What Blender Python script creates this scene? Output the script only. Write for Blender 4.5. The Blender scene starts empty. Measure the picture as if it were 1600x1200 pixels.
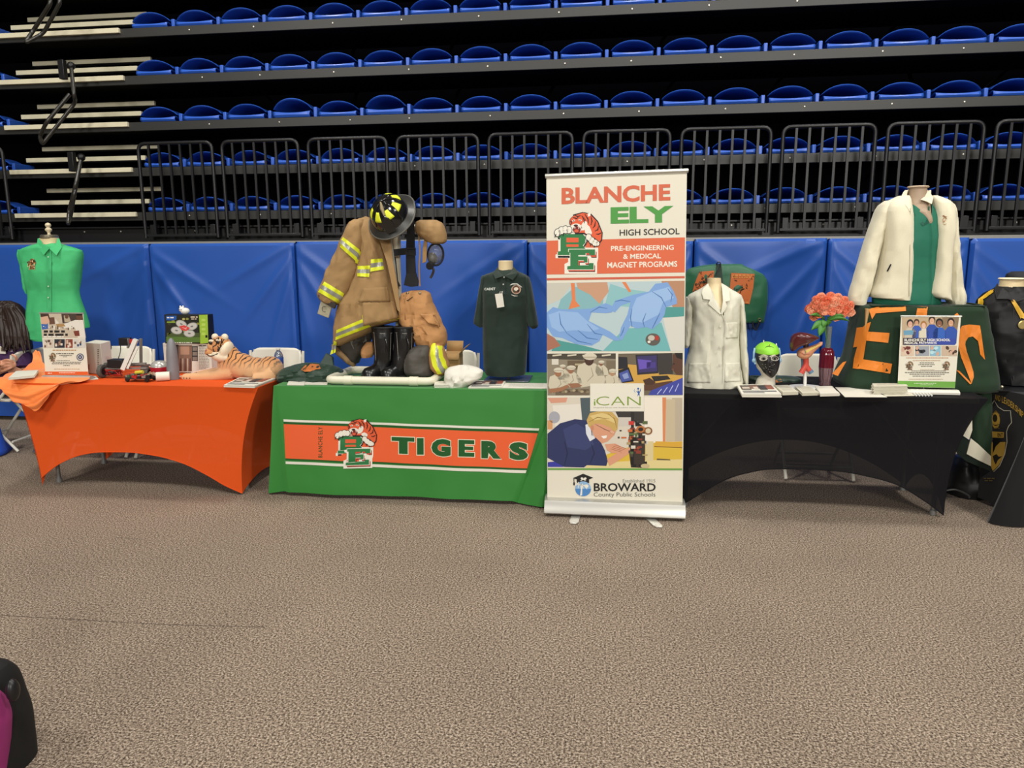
import bpy, bmesh, math, random
from math import sin, cos, tan, pi, radians, sqrt, exp, atan2
from mathutils import Vector, Matrix
from mathutils.geometry import tessellate_polygon
random.seed(7)
scene = bpy.context.scene
COL = scene.collection
# ------------------------------------------------------------------ camera
F_PX, PITCH, ROLL, YAW, CAM_H = 1150.0, radians(10.08), radians(-0.32), radians(7.41), 1.57
fw = Vector((-sin(YAW) * cos(PITCH), cos(YAW) * cos(PITCH), -sin(PITCH)))
rt0 = Vector((cos(YAW), sin(YAW), 0.0))
up0 = rt0.cross(fw)
rt = rt0 * cos(ROLL) + up0 * sin(ROLL)
up = up0 * cos(ROLL) - rt0 * sin(ROLL)
cam = bpy.data.cameras.new('camera')
cam.sensor_fit = 'HORIZONTAL'; cam.sensor_width = 36.0
cam.lens = 36.0 * F_PX / 1600.0
cam.clip_start = 0.05; cam.clip_end = 200
cam_o = bpy.data.objects.new('camera', cam); COL.objects.link(cam_o)
cam_o.matrix_world = Matrix(((rt.x, up.x, -fw.x, 0), (rt.y, up.y, -fw.y, 0), (rt.z, up.z, -fw.z, CAM_H), (0, 0, 0, 1)))
scene.camera = cam_o
# ------------------------------------------------------------------ world, lamps, exposure
w = bpy.data.worlds.new('hall_ambient'); scene.world = w; w.use_nodes = True
w.node_tree.nodes['Background'].inputs[0].default_value = (1.0, 0.95, 0.88, 1)
w.node_tree.nodes['Background'].inputs[1].default_value = 0.09
def lamp(x, y, z, size, power, tgt=None, col=(1.0, 0.968, 0.905)):
    l = bpy.data.lights.new('arena_lamp', 'AREA'); l.shape = 'DISK'; l.size = size; l.energy = power; l.color = col
    o = bpy.data.objects.new('arena_lamp', l); COL.objects.link(o); o.location = (x, y, z)
    t = Vector(tgt) if tgt else Vector((x, y, 0))
    o.rotation_euler = (t - o.location).to_track_quat('-Z', 'Y').to_euler()
for lx, ly, lp in ((-5.5, -0.6, 330), (0.5, -1.2, 360), (6.0, -0.6, 470)):
    lamp(lx, ly, 8.0, 1.2, lp, (lx * 0.6, 4.2, 0.6))
for lx, ly, lp in ((-4.2, 5.4, 235), (0.2, 5.5, 200), (4.2, 5.3, 260)):
    lamp(lx, ly, 9.0, 0.9, lp, (lx, 4.6, 0))
for lx, lp in ((-7.0, 1150), (6.0, 1700)):
    lamp(lx, -15.0, 6.0, 2.5, lp, (lx * .3, 6.0, 2.4))
scene.view_settings.view_transform = 'Standard'
scene.view_settings.look = 'None'
scene.view_settings.gamma = 1.0
scene.view_settings.use_curve_mapping = False
scene.view_settings.exposure = -0.32
# ------------------------------------------------------------------ measuring helpers: a sight line meets a real plane
def sight(px, py):
    return fw + rt * ((px - 800) / F_PX) + up * ((600 - py) / F_PX)
EYE = Vector((0, 0, CAM_H))
def at(px, py, Y):
    d = sight(px, py); return EYE + d * (Y / d.y)
def atz(px, py, Z):
    d = sight(px, py); return EYE + d * ((Z - CAM_H) / d.z)
def onplane(px, py, p0, n):
    d = sight(px, py); return EYE + d * ((p0 - EYE).dot(n) / d.dot(n))
def project(p):
    d = p - EYE; w_ = d.dot(fw); return 800 + F_PX * d.dot(rt) / w_, 600 - F_PX * d.dot(up) / w_
# ------------------------------------------------------------------ materials
MATS = {}
def lin(c):
    return c / 12.92 if c <= 0.04045 else ((c + 0.055) / 1.055) ** 2.4
def hexc(h):
    return tuple(lin(int(h[i:i + 2], 16) / 255) for i in (0, 2, 4)) + (1.0,)
def mat(name, col, rough=0.6, metal=0.0, noise=0.0, nscale=40.0, bump=0.0, bscale=200.0, spec=0.5, trans=0.0, sheen=0.0, alpha=1.0, coat=0.0):
    if name in MATS: return MATS[name]
    m = bpy.data.materials.new(name); m.use_nodes = True; MATS[name] = m
    nt = m.node_tree; b = nt.nodes['Principled BSDF']
    c = hexc(col) if isinstance(col, str) else tuple(col) + (1.0,)
    b.inputs['Base Color'].default_value = c; b.inputs['Roughness'].default_value = rough; b.inputs['Metallic'].default_value = metal
    b.inputs['Specular IOR Level'].default_value = spec
    if trans: b.inputs['Transmission Weight'].default_value = trans
    if sheen: b.inputs['Sheen Weight'].default_value = sheen
    if coat: b.inputs['Coat Weight'].default_value = coat
    if alpha < 1: b.inputs['Alpha'].default_value = alpha
    if noise or bump:
        tc = nt.nodes.new('ShaderNodeTexCoord')
        if noise:
            n = nt.nodes.new('ShaderNodeTexNoise'); n.inputs['Scale'].default_value = nscale; n.inputs['Detail'].default_value = 4
            r = nt.nodes.new('ShaderNodeMix'); r.data_type = 'RGBA'
            r.inputs[6].default_value = tuple(x * (1 - noise) for x in c[:3]) + (1,)
            r.inputs[7].default_value = tuple(min(1, x * (1 + noise)) for x in c[:3]) + (1,)
            nt.links.new(tc.outputs['Object'], n.inputs['Vector']); nt.links.new(n.outputs['Fac'], r.inputs[0]); nt.links.new(r.outputs[2], b.inputs['Base Color'])
        if bump:
            n2 = nt.nodes.new('ShaderNodeTexNoise'); n2.inputs['Scale'].default_value = bscale; n2.inputs['Detail'].default_value = 3
            bp = nt.nodes.new('ShaderNodeBump'); bp.inputs['Strength'].default_value = bump; bp.inputs['Distance'].default_value = 0.01
            nt.links.new(tc.outputs['Object'], n2.inputs['Vector']); nt.links.new(n2.outputs['Fac'], bp.inputs['Height']); nt.links.new(bp.outputs['Normal'], b.inputs['Normal'])
    return m
def ink(h, rough=0.55):
    return mat('ink_' + h, tuple(c * 0.84 for c in hexc(h)[:3]), rough, spec=0.3)
def sheer(name, col, fac):
    m = mat(name, col, 0.8, noise=0.06, nscale=300, spec=0.15)
    nt = m.node_tree; out = [n for n in nt.nodes if n.type == 'OUTPUT_MATERIAL'][0]; b = nt.nodes['Principled BSDF']
    t = nt.nodes.new('ShaderNodeBsdfTransparent'); mx = nt.nodes.new('ShaderNodeMixShader'); mx.inputs[0].default_value = fac
    nt.links.new(b.outputs[0], mx.inputs[1]); nt.links.new(t.outputs[0], mx.inputs[2]); nt.links.new(mx.outputs[0], out.inputs[0])
    return m
# ------------------------------------------------------------------ mesh builder
TEXTS = {}
def text_geo(s, bold=0.0, spacing=1.0):
    k = (s, bold, spacing)
    if k in TEXTS: return TEXTS[k]
    cu = bpy.data.curves.new('lettering', 'FONT'); cu.body = s; cu.size = 1; cu.offset = bold; cu.space_character = spacing; cu.resolution_u = 3
    o = bpy.data.objects.new('lettering', cu); COL.objects.link(o)
    dg = bpy.context.evaluated_depsgraph_get(); dg.update()
    me = o.evaluated_get(dg).to_mesh()
    vs = [(v.co.x, v.co.y) for v in me.vertices]; fs = [tuple(p.vertices) for p in me.polygons]
    o.evaluated_get(dg).to_mesh_clear()
    bpy.data.objects.remove(o); bpy.data.curves.remove(cu)
    x0 = min(v[0] for v in vs); x1 = max(v[0] for v in vs); y0 = min(v[1] for v in vs); y1 = max(v[1] for v in vs)
    vs = [((v[0] - x0) / (x1 - x0), (v[1] - y0) / (y1 - y0)) for v in vs]
    TEXTS[k] = (vs, fs); return TEXTS[k]
class MB:
    def __init__(s): s.v = []; s.f = []; s.m = []; s.mats = []
    def mi(s, m):
        if m is None: return 0
        if m not in s.mats: s.mats.append(m)
        return s.mats.index(m)
    def add(s, vs, fs, m=None):
        n = len(s.v); k = s.mi(m)
        s.v += [Vector(p) for p in vs]
        for f in fs: s.f.append(tuple(i + n for i in f)); s.m.append(k)
        return s
    def box(s, c, d, m=None, R=None):
        c = Vector(c); vs = []
        for z in (-.5, .5):
            for x, y in ((-.5, -.5), (.5, -.5), (.5, .5), (-.5, .5)):
                p = Vector((x * d[0], y * d[1], z * d[2])); vs.append(c + (R @ p if R else p))
        return s.add(vs, [(3, 2, 1, 0), (4, 5, 6, 7), (0, 1, 5, 4), (1, 2, 6, 5), (2, 3, 7, 6), (3, 0, 4, 7)], m)
    def bar(s, a, b, wx, wy, m=None):
        a = Vector(a); b = Vector(b); d = b - a; R = d.to_track_quat('Z', 'Y').to_matrix()
        return s.box((a + b) / 2, (wx, wy, d.length), m, R)
    def loft(s, rings, m=None, closed=True, cap0=True, cap1=True):
        n = len(rings[0]); vs = [p for r in rings for p in r]; fs = []
        for i in range(len(rings) - 1):
            for j in range(n if closed else n - 1):
                a = i * n + j; b = i * n + (j + 1) % n; fs.append((a, b, b + n, a + n))
        if closed and cap0: fs.append(tuple(range(n))[::-1])
        if closed and cap1: fs.append(tuple(range((len(rings) - 1) * n, len(rings) * n)))
        return s.add(vs, fs, m)
    def tube(s, path, r, m=None, n=10, closed=False, flat=1.0, cap=True):
        P = [Vector(p) for p in path]; N = len(P); rings = []
        up_ = Vector((0, 0, 1)); pu = None
        for i in range(N):
            if closed: t = P[(i + 1) % N] - P[i - 1]
            else: t = P[min(i + 1, N - 1)] - P[max(i - 1, 0)]
            t.normalize()
            if pu is None:
                u = t.cross(up_)
                if u.length < 0.1: u = t.cross(Vector((1, 0, 0)))
            else:
                u = pu - t * pu.dot(t)
            u.normalize(); pu = u; w_ = t.cross(u)
            rr = r[i] if isinstance(r, (list, tuple)) else r
            rings.append([P[i] + u * (rr * cos(2 * pi * k / n)) + w_ * (rr * flat * sin(2 * pi * k / n)) for k in range(n)])
        if closed: rings.append(rings[0]); return s.loft(rings, m, True, False, False)
        return s.loft(rings, m, True, cap, cap)
    def lathe(s, prof, c, m=None, n=20, R=None, sy=1.0):
        c = Vector(c); rings = []
        for r, z in prof:
            ring = []
            for k in range(n):
                p = Vector((r * cos(2 * pi * k / n), r * sy * sin(2 * pi * k / n), z)); ring.append(c + (R @ p if R else p))
            rings.append(ring)
        return s.loft(rings, m)
    def ball(s, c, r, m=None, nu=14, nv=9, R=None):
        if not isinstance(r, (list, tuple, Vector)): r = (r, r, r)
        c = Vector(c); rings = []
        for i in range(nv + 1):
            a = -pi / 2 + pi * min(max(i / nv, 0.02), 0.98); ring = []
            for k in range(nu):
                p = Vector((r[0] * cos(a) * cos(2 * pi * k / nu), r[1] * cos(a) * sin(2 * pi * k / nu), r[2] * sin(a))); ring.append(c + (R @ p if R else p))
            rings.append(ring)
        return s.loft(rings, m)
    def grid(s, fn, nu, nv, m=None):
        vs = [fn(i / nu, j / nv) for j in range(nv + 1) for i in range(nu + 1)]
        fs = [(j * (nu + 1) + i, j * (nu + 1) + i + 1, (j + 1) * (nu + 1) + i + 1, (j + 1) * (nu + 1) + i) for j in range(nv) for i in range(nu)]
        return s.add(vs, fs, m)
    def prism(s, poly, m, fn, th):
        """poly: 2-D outline, fn(x, y, d) -> point with d the depth behind the face"""
        n = len(poly)
        vs = [fn(x, y, 0) for x, y in poly] + [fn(x, y, th) for x, y in poly]
        fs = [tuple(range(n)), tuple(range(2 * n - 1, n - 1, -1))] + [(i, i + n, (i + 1) % n + n, (i + 1) % n) for i in range(n)]
        return s.add(vs, fs, m)
    def build(s, name, m=None, parent=None, org=None, bevel=0.0, subsurf=0, sharp=40, solid=0.0, label=None):
        ms = s.mats if s.mats else ([m] if m else [])
        me = bpy.data.meshes.new(name)
        o0 = ORG.get(parent.name, Vector()) if parent else (Vector(org) if org is not None else Vector())
        me.from_pydata([p - o0 for p in s.v], [], s.f)
        for q in ms: me.materials.append(q)
        for p, k in zip(me.polygons, s.m): p.material_index = k
        bm = bmesh.new(); bm.from_mesh(me); bmesh.ops.recalc_face_normals(bm, faces=bm.faces); bm.to_mesh(me); bm.free()
        me.polygons.foreach_set('use_smooth', [True] * len(me.polygons)); me.set_sharp_from_angle(angle=radians(sharp)); me.update()
        o = bpy.data.objects.new(name, me); COL.objects.link(o)
        if parent: o.parent = parent; ORG[o.name] = o0
        else: o.location = o0; ORG[o.name] = o0
        if solid: md = o.modifiers.new('thickness', 'SOLIDIFY'); md.thickness = solid; md.offset = 0
        if bevel: md = o.modifiers.new('bevel', 'BEVEL'); md.width = bevel; md.segments = 2; md.limit_method = 'ANGLE'; md.angle_limit = radians(40)
        if subsurf: md = o.modifiers.new('smooth', 'SUBSURF'); md.levels = subsurf; md.render_levels = subsurf
        if label: o['label'] = label
        return o
ORG = {}
def tag(o, label=None, cat=None, group=None, kind=None):
    if label: o['label'] = label
    if cat: o['category'] = cat
    if group: o['group'] = group
    if kind: o['kind'] = kind
    return o
def thing(name, label, cat, loc, group=None):
    o = bpy.data.objects.new(name, None); COL.objects.link(o); o.location = Vector(loc); o.empty_display_size = 0.05
    ORG[o.name] = Vector(loc)
    return tag(o, label, cat, group)
def struct(o): o['kind'] = 'structure'; return o
def dup(root, loc, label=None, group=None):
    r = root.copy(); COL.objects.link(r); r.location = Vector(loc); ORG[r.name] = Vector(loc)
    if label: r['label'] = label
    if group: r['group'] = group
    for ch in list(root.children):
        c = ch.copy(); COL.objects.link(c); c.parent = r
        for g in list(ch.children):
            d = g.copy(); COL.objects.link(d); d.parent = c
    return r
def lerp(a, b, t): return a + (b - a) * t
def interp(tab, t):
    """monotone cubic table [(key, val...)] at t"""
    n = len(tab)
    if t <= tab[0][0]: return tuple(tab[0][1:])
    if t >= tab[-1][0]: return tuple(tab[-1][1:])
    i = 0
    while t > tab[i + 1][0]: i += 1
    h = tab[i + 1][0] - tab[i][0]; k = (t - tab[i][0]) / h; out = []
    for c in range(1, len(tab[0])):
        def sl(j): return (tab[j + 1][c] - tab[j][c]) / max(1e-9, tab[j + 1][0] - tab[j][0])
        d1 = sl(i)
        def tang(j):
            if j == 0 or j == n - 1: return d1
            a, b = sl(j - 1), sl(j)
            return 0.0 if a * b <= 0 else 2 * a * b / (a + b)
        m0, m1 = tang(i) * h, tang(i + 1) * h; p0, p1 = tab[i][c], tab[i + 1][c]
        out.append((2 * k ** 3 - 3 * k * k + 1) * p0 + (k ** 3 - 2 * k * k + k) * m0 + (-2 * k ** 3 + 3 * k * k) * p1 + (k ** 3 - k * k) * m1)
    return tuple(out)
def smooth_path(P, k=6):
    P = [Vector(p) for p in P]; out = []
    for i in range(len(P) - 1):
        a = P[max(i - 1, 0)]; b = P[i]; c = P[i + 1]; d = P[min(i + 2, len(P) - 1)]
        for j in range(k):
            t = j / k
            out.append(0.5 * ((2 * b) + (c - a) * t + (2 * a - 5 * b + 4 * c - d) * t * t + (3 * b - a - 3 * c + d) * t ** 3))
    out.append(P[-1]); return out
def round_path(P, r, k=5):
    """polyline with rounded corners"""
    P = [Vector(p) for p in P]; out = [P[0]]
    for i in range(1, len(P) - 1):
        a = (P[i - 1] - P[i]).normalized(); b = (P[i + 1] - P[i]).normalized()
        for j in range(k + 1):
            t = j / k; p0 = P[i] + a * r; p2 = P[i] + b * r
            out.append(p0 * (1 - t) ** 2 + P[i] * 2 * t * (1 - t) + p2 * t * t)
    out.append(P[-1]); return out
def hash1(x): return (sin(x * 127.1 + 3.7) * 43758.5453) % 1.0
def vnoise(x, y):
    xi, yi = math.floor(x), math.floor(y); fx, fy = x - xi, y - yi
    fx = fx * fx * (3 - 2 * fx); fy = fy * fy * (3 - 2 * fy)
    h = lambda a, b: hash1(a * 1.37 + b * 57.31)
    return lerp(lerp(h(xi, yi), h(xi + 1, yi), fx), lerp(h(xi, yi + 1), h(xi + 1, yi + 1), fx), fy) - 0.5
ORDN = ['zeroth', 'first', 'second', 'third', 'fourth', 'fifth', 'sixth', 'seventh', 'eighth', 'ninth', 'tenth', 'eleventh', 'twelfth', 'thirteenth', 'fourteenth', 'fifteenth', 'sixteenth', 'seventeenth', 'eighteenth', 'nineteenth', 'twentieth', 'twenty-first']
# ================================================================== SETTING
def carpet_mat():
    m = bpy.data.materials.new('brown_loop_carpet'); m.use_nodes = True; nt = m.node_tree; b = nt.nodes['Principled BSDF']
    tc = nt.nodes.new('ShaderNodeTexCoord')
    n = nt.nodes.new('ShaderNodeTexNoise'); n.inputs['Scale'].default_value = 120; n.inputs['Detail'].default_value = 4; n.inputs['Roughness'].default_value = 0.85
    cr = nt.nodes.new('ShaderNodeValToRGB'); e = cr.color_ramp.elements
    e[0].position = 0.40; e[0].color = hexc('322a25'); e[1].position = 0.62; e[1].color = hexc('d9c8b5')
    x = cr.color_ramp.elements.new(0.5); x.color = hexc('8c7a69')
    n2 = nt.nodes.new('ShaderNodeTexNoise'); n2.inputs['Scale'].default_value = 1.3; n2.inputs['Detail'].default_value = 3
    mx = nt.nodes.new('ShaderNodeMix'); mx.data_type = 'RGBA'; mx.blend_type = 'MULTIPLY'; mx.inputs[0].default_value = 0.35
    bp = nt.nodes.new('ShaderNodeBump'); bp.inputs['Strength'].default_value = 0.6; bp.inputs['Distance'].default_value = 0.006
    L = nt.links.new
    L(tc.outputs['Object'], n.inputs['Vector']); L(tc.outputs['Object'], n2.inputs['Vector'])
    L(n.outputs['Fac'], cr.inputs[0]); L(cr.outputs[0], mx.inputs[6]); L(n2.outputs['Fac'], mx.inputs[7])
    L(mx.outputs[2], b.inputs['Base Color']); L(n.outputs['Fac'], bp.inputs['Height']); L(bp.outputs['Normal'], b.inputs['Normal'])
    b.inputs['Roughness'].default_value = 0.95; b.inputs['Specular IOR Level'].default_value = 0.1
    return m
CARPET = carpet_mat()
struct(MB().add([(-14, -6, 0), (14, -6, 0), (14, 9.5, 0), (-14, 9.5, 0)], [(0, 1, 2, 3)]).build('floor', CARPET))
sm = MB()
for P in (((0, 961), (118, 968), (262, 976), (420, 980)), ((180, 840), (228, 843))):
    for a, b in zip(P, P[1:]):
        p, q = atz(*a, .0008), atz(*b, .0008); n = (q - p).cross(Vector((0, 0, 1))).normalized() * .0014; sm.add([p - n, q - n, q + n, p + n], [(0, 1, 2, 3)])
struct(sm.build('trim_2', mat('dark_carpet_seam', '3a2c20', .9)))
BLACK = mat('dark_interior_black', '040406', 1.0, spec=0.0)  # near-black backdrop colour stands in for the unlit inside of the bleachers
struct(MB().box((0, 9.0, 3.2), (28, 0.1, 6.4)).build('wall_back', BLACK))
def pad_mat():
    m = mat('blue_vinyl_pad', '2450a2', 0.36, noise=0.05, nscale=2.5, spec=0.4)
    return m
PAD = pad_mat()
PADY, PADZ = 6.30, 1.672
seams = [-6.55] + [at(px, py, PADY).x for px, py in ((229.3, 380), (458.2, 380), (823.8, 378), (1085, 375), (1295.6, 372), (1519, 368))] + [4.9]
padlab = ['blue vinyl wall pad behind the green dress shirt, furthest left', 'blue vinyl wall pad behind the toy tiger', 'blue vinyl wall pad behind the firefighter gear and the dark polo',
          'blue vinyl wall pad mostly hidden behind the tall banner', 'blue vinyl wall pad with the green bag hanging on it', 'blue vinyl wall pad behind the white fleece jacket', 'blue vinyl wall pad behind the black jacket at the right edge']
for i in range(7):
    x0, x1 = seams[i] + 0.006, seams[i + 1] - 0.006
    W_ = x1 - x0; ztop = PADZ + (0.0, 0.0, 0.008, -0.012, 0.004, 0.0, -0.008)[i]
    def pf(u, v, x0=x0, W_=W_, i=i, ztop=ztop):
        x = x0 + u * W_; z = 0.04 + v * (ztop - 0.04)
        e = min(u * W_, (1 - u) * W_, (ztop - z)) ; rr = 0.03
        bul = -sqrt(max(0.0, 1 - max(0, (rr - e) / rr) ** 2)) * rr
        wr = 0
        for q in range(7):                        # diagonal stretch wrinkles pulled in from the corners
            sx = (1 if q % 2 else -1); cx = x0 + (W_ if sx < 0 else 0); a = radians(24 + 9 * q + 13 * hash1(q + i * 7))
            dx = (x - cx) * sx; dz = ztop - z - 0.05 * q
            t = dx * sin(a) - dz * cos(a); r_ = dx * cos(a) + dz * sin(a)
            if r_ > 0: wr += 0.011 * exp(-(t / 0.035) ** 2) * exp(-((r_ - 0.35) / 0.4) ** 2)
        wr += 0.006 * vnoise(x * 2.1 + i, z * 3.0)
        if e < 0.05: wr *= e / 0.05
        return Vector((x, PADY + 0.03 + bul - wr, z))
    mb = MB().grid(pf, 90, 70)
    mb.box(((x0 + x1) / 2, PADY + 0.065, 0.04 + (ztop - 0.04) / 2), (W_, 0.07, ztop - 0.042))
    tag(mb.build('wall_pad', PAD, org=((x0 + x1) / 2, PADY, 0.0)), padlab[i], 'wall pad', 'blue vinyl pads along the front of the bleachers')
# ---- bleacher structure
STEEL = mat('black_painted_steel', '0e0e10', 0.4, spec=0.4, noise=0.15, nscale=30)
DECK = mat('black_deck_board', '0b0b0d', 0.8, spec=0.15)
BEAM = mat('dark_bronze_steel_beam', '242320', 0.45, spec=0.5, noise=0.12, nscale=25)
CREAM = mat('cream_step_nosing', 'cfc8ac', 0.55, noise=0.06, nscale=60)
GREY = mat('dull_aluminium_ledge', '8a8880', 0.5, metal=0.3, noise=0.1, nscale=40)
BOLT = mat('bright_bolt_head', 'c8c4b8', 0.35, metal=0.8)
ROWZ = [1.972 + 0.41 * k for k in range(6)]
ROWY = 6.70
rown = ['lowest', 'second lowest', 'middle', 'second highest', 'highest visible', 'top']
struct(MB().box((0, PADY + 0.16, 1.675), (14, 0.20, 0.03)).build('trim_1', GREY))
led = thing('front_channel', 'black steel channel carrying the guard rails above the blue pads', 'channel', (0, 6.52, 1.69))
MB().box((0, 6.52, 1.765), (14, 0.02, 0.13)).build('web', STEEL, led)
for z in (1.70, 1.825): MB().box((0, 6.49, z), (14, 0.07, 0.012)).build('flange', STEEL, led)
for x in [-4.9 + 0.37 * i for i in range(27)]:
    MB().lathe([(0.0, 0), (0.009, 0), (0.007, 0.006), (0.0, 0.007)], (x, 6.508, 1.79), n=8, R=Matrix.Rotation(pi / 2, 3, 'X')).build('bolt', BOLT, led)
SX0, SP = -4.195, 0.437
STX0, STX1 = at(24.7, 334, ROWY - 0.02).x, at(213.5, 334, ROWY - 0.02).x
for k in range(6):
    z = ROWZ[k]
    d = thing('bleacher_deck', 'black bleacher deck, ' + rown[k] + ' of the stacked rows' + (', cut off by the top of the photo' if k == 5 else ''), 'bleacher deck', (0, ROWY, z), 'stacked decks of the retracted bleachers')
    MB().box((0, ROWY + 0.42, z - 0.022), (14, 0.80, 0.03)).build('deck_board', DECK, d)
    MB().box((0, ROWY, z - 0.037), (14, 0.022, 0.078)).build('front_beam', BEAM, d, bevel=0.003)
    bx_ = -4.0 + 0.3 * hash1(k)
    for q in range(12):
        MB().lathe([(0.0, 0), (0.008, 0), (0.006, 0.005), (0.0, 0.006)], (bx_ + q * 0.66 + 0.12 * hash1(q + k * 9), ROWY - 0.011, z - 0.035), n=8, R=Matrix.Rotation(pi / 2, 3, 'X')).build('bolt', BOLT, d)
    st = thing('step_set', 'cream-edged aisle steps at the left, ' + rown[k] + ' bleacher row', 'steps', ((STX0 + STX1) / 2, ROWY, z), 'aisle steps between the bleacher sections')
    for q in range(3):
        zz = z + 0.137 * q; yy = ROWY - 0.02 + 0.23 * q
        if q: MB().box(((STX0 + STX1) / 2, yy + 0.13, zz - 0.025), (STX1 - STX0 - 0.02, 0.24, 0.05)).build('tread', DECK, st)
        MB().box(((STX0 + STX1) / 2, yy - 0.004, zz - 0.018), (STX1 - STX0, 0.03, 0.042)).build('nosing', CREAM, st, bevel=0.003)
# understructure: slanting braces deep in the dark between the decks
for k in range(5):
    for q in range(9):
        x = -3.6 + q * 0.98 + 0.3 * hash1(q * 3.1 + k)
        b_ = MB().bar((x, 7.2, ROWZ[k] - 0.04), (x + 0.28 * (1 if hash1(q + k) > .5 else -1), 7.55, ROWZ[k] - 0.36), 0.03, 0.012)
        tag(b_.build('brace', STEEL, org=(x, 7.2, ROWZ[k] - 0.2)), 'slanting black brace in the dark under the ' + rown[k] + ' bleacher deck', 'brace', 'braces under the ' + rown[k] + ' deck')
# ---- seats
BLUE = mat('blue_plastic_seat', '2a57b8', 0.36, spec=0.5, noise=0.05, nscale=15)
BLUED = mat('blue_plastic_backrest', '2450ac', 0.38, spec=0.5)
def make_seat():
    t = thing('stadium_seat', 'x', 'seat', (0, 0, 0))
    hw = 0.172
    mb = MB()                                          # seat pan: thick slab with a dished lip
    def pan(u, v):
        x = (u * 2 - 1) * hw
        lip = 0.030 + 0.012 * (abs(2 * u - 1) ** 2)
        prof = [(0.30, 0.012), (0.06, 0.004), (0.012, 0.006), (0.0, 0.02), (0.006, lip), (0.03, lip + 0.006), (0.12, lip - 0.006), (0.30, lip - 0.008)]
        i = v * (len(prof) - 1); a = int(min(i, len(prof) - 2)); kk = i - a
        y = lerp(prof[a][0], prof[a + 1][0], kk); z = lerp(prof[a][1], prof[a + 1][1], kk)
        return Vector((x, y + 0.012 * (2 * u - 1) ** 2, z))
    mb.grid(pan, 16, 14)
    mb.build('seat_pan', BLUE, t, solid=0.004)
    # backrest folded forward over the pan: an arched shell, open to the front
    mb = MB()
    def arch(u, y, ins):
        a = (u * 2 - 1); zz = 0.074 + (0.056 - ins) * (1 - abs(a) ** 2.2) - 0.012 * (abs(a) ** 8)
        x = a * (0.183 - ins * 0.6)
        drop = max(0, (y - 0.20)) * 0.30
        return Vector((x, y + 0.03 * a * a - 0.01, zz - drop))
    rings = []
    for y, ins in ((0.40, 0.012), (0.20, 0.012), (0.035, 0.012), (0.018, 0.008), (0.014, 0.002), (0.02, -0.003), (0.05, 0.0), (0.20, 0.0), (0.40, 0.0)):
        rings.append([arch(i / 20, y, ins) for i in range(21)])
    mb.loft(rings, None, closed=False)
    mb.build('backrest', BLUED, t, sharp=60)
    mb = MB().box((0.2185, 0.16, 0.036), (0.032, 0.26, 0.072))
    mb.build('armrest', BLUE, t, bevel=0.006)
    MB().box((0.0, 0.2, 0.005), (0.05, 0.2, 0.012)).build('bracket', STEEL, t)
    return t
seat0 = make_seat(); used = False
def place_seat(x, z, label, group, dz=0.0):
    global used
    if not used:
        seat0.location = (x, ROWY + 0.0, z + dz); used = True; s = seat0; s['label'] = label; s['group'] = group
    else: s = dup(seat0, (x, ROWY + 0.0, z + dz), label, group)
    return s
counts = [20, 20, 20, 20, 12]
for k in range(5):
    for i in range(counts[k]):
        s = place_seat(SX0 + i * SP, ROWZ[k] + 0.004, 'blue folding stadium seat, %s from the aisle steps in the %s row' % (ORDN[i + 1], rown[k]), 'blue seats, %s row' % rown[k])
        if k == 2 and i in (3, 5): s.scale = (1, 1, 1.28)
    place_seat(-5.97, ROWZ[k] + 0.004, 'blue stadium seat left of the aisle steps at the photo edge, %s row' % rown[k], 'blue seats left of the aisle')
# ---- guard rails
RAILY, RZ0, RZ1 = 6.40, 1.725, 2.555
def make_rail():
    t = thing('guard_rail', 'x', 'guard rail', (0, RAILY, RZ0)); w_ = 0.352
    P = round_path([(-w_, RAILY, RZ0), (-w_, RAILY, RZ1), (w_, RAILY, RZ1), (w_, RAILY, RZ0)], 0.07)
    MB().tube(P, 0.0165, n=10).build('frame', STEEL, t)
    MB().box((0, RAILY, RZ0 + 0.022), (2 * w_, 0.022, 0.022)).build('bottom_bar', STEEL, t, bevel=0.003)
    for i in range(6):
        x = -w_ + (i + 1) * 2 * w_ / 7
        MB().box((x, RAILY, (RZ0 + 0.02 + RZ1) / 2), (0.019, 0.019, RZ1 - RZ0 - 0.03)).build('baluster', STEEL, t)
    for sx in (-1, 1):
        MB().box((sx * (w_ - 0.06), RAILY + 0.05, RZ0 + 0.07), (0.05, 0.07, 0.10)).build('bracket', STEEL, t, bevel=0.004)
    return t
r0 = make_rail(); first = True
near = ['left of the aisle, at the left photo edge', 'first right of the aisle steps', 'second right of the aisle steps', 'behind the firefighter coat sleeve', 'behind the firefighter helmet', 'above the dark green polo', 'partly behind the top left of the tall banner', 'just right of the tall banner top', 'left of the white fleece jacket', 'behind the neck of the white fleece jacket', 'at the right photo edge']
for i in range(-1, 10):
    x = -4.21 + 0.798 * i + 0.352 if i >= 0 else at(6, 260, RAILY).x - 0.352
    lab = 'black tubular guard rail panel, ' + near[i + 1]
    if first: r0.location = (x, RAILY, RZ0); ORG[r0.name] = Vector((x, RAILY, RZ0)); r0['label'] = lab; r0['group'] = 'guard rails on the bleacher front'; first = False
    else: dup(r0, (x, RAILY, RZ0), lab, 'guard rails on the bleacher front')
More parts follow.
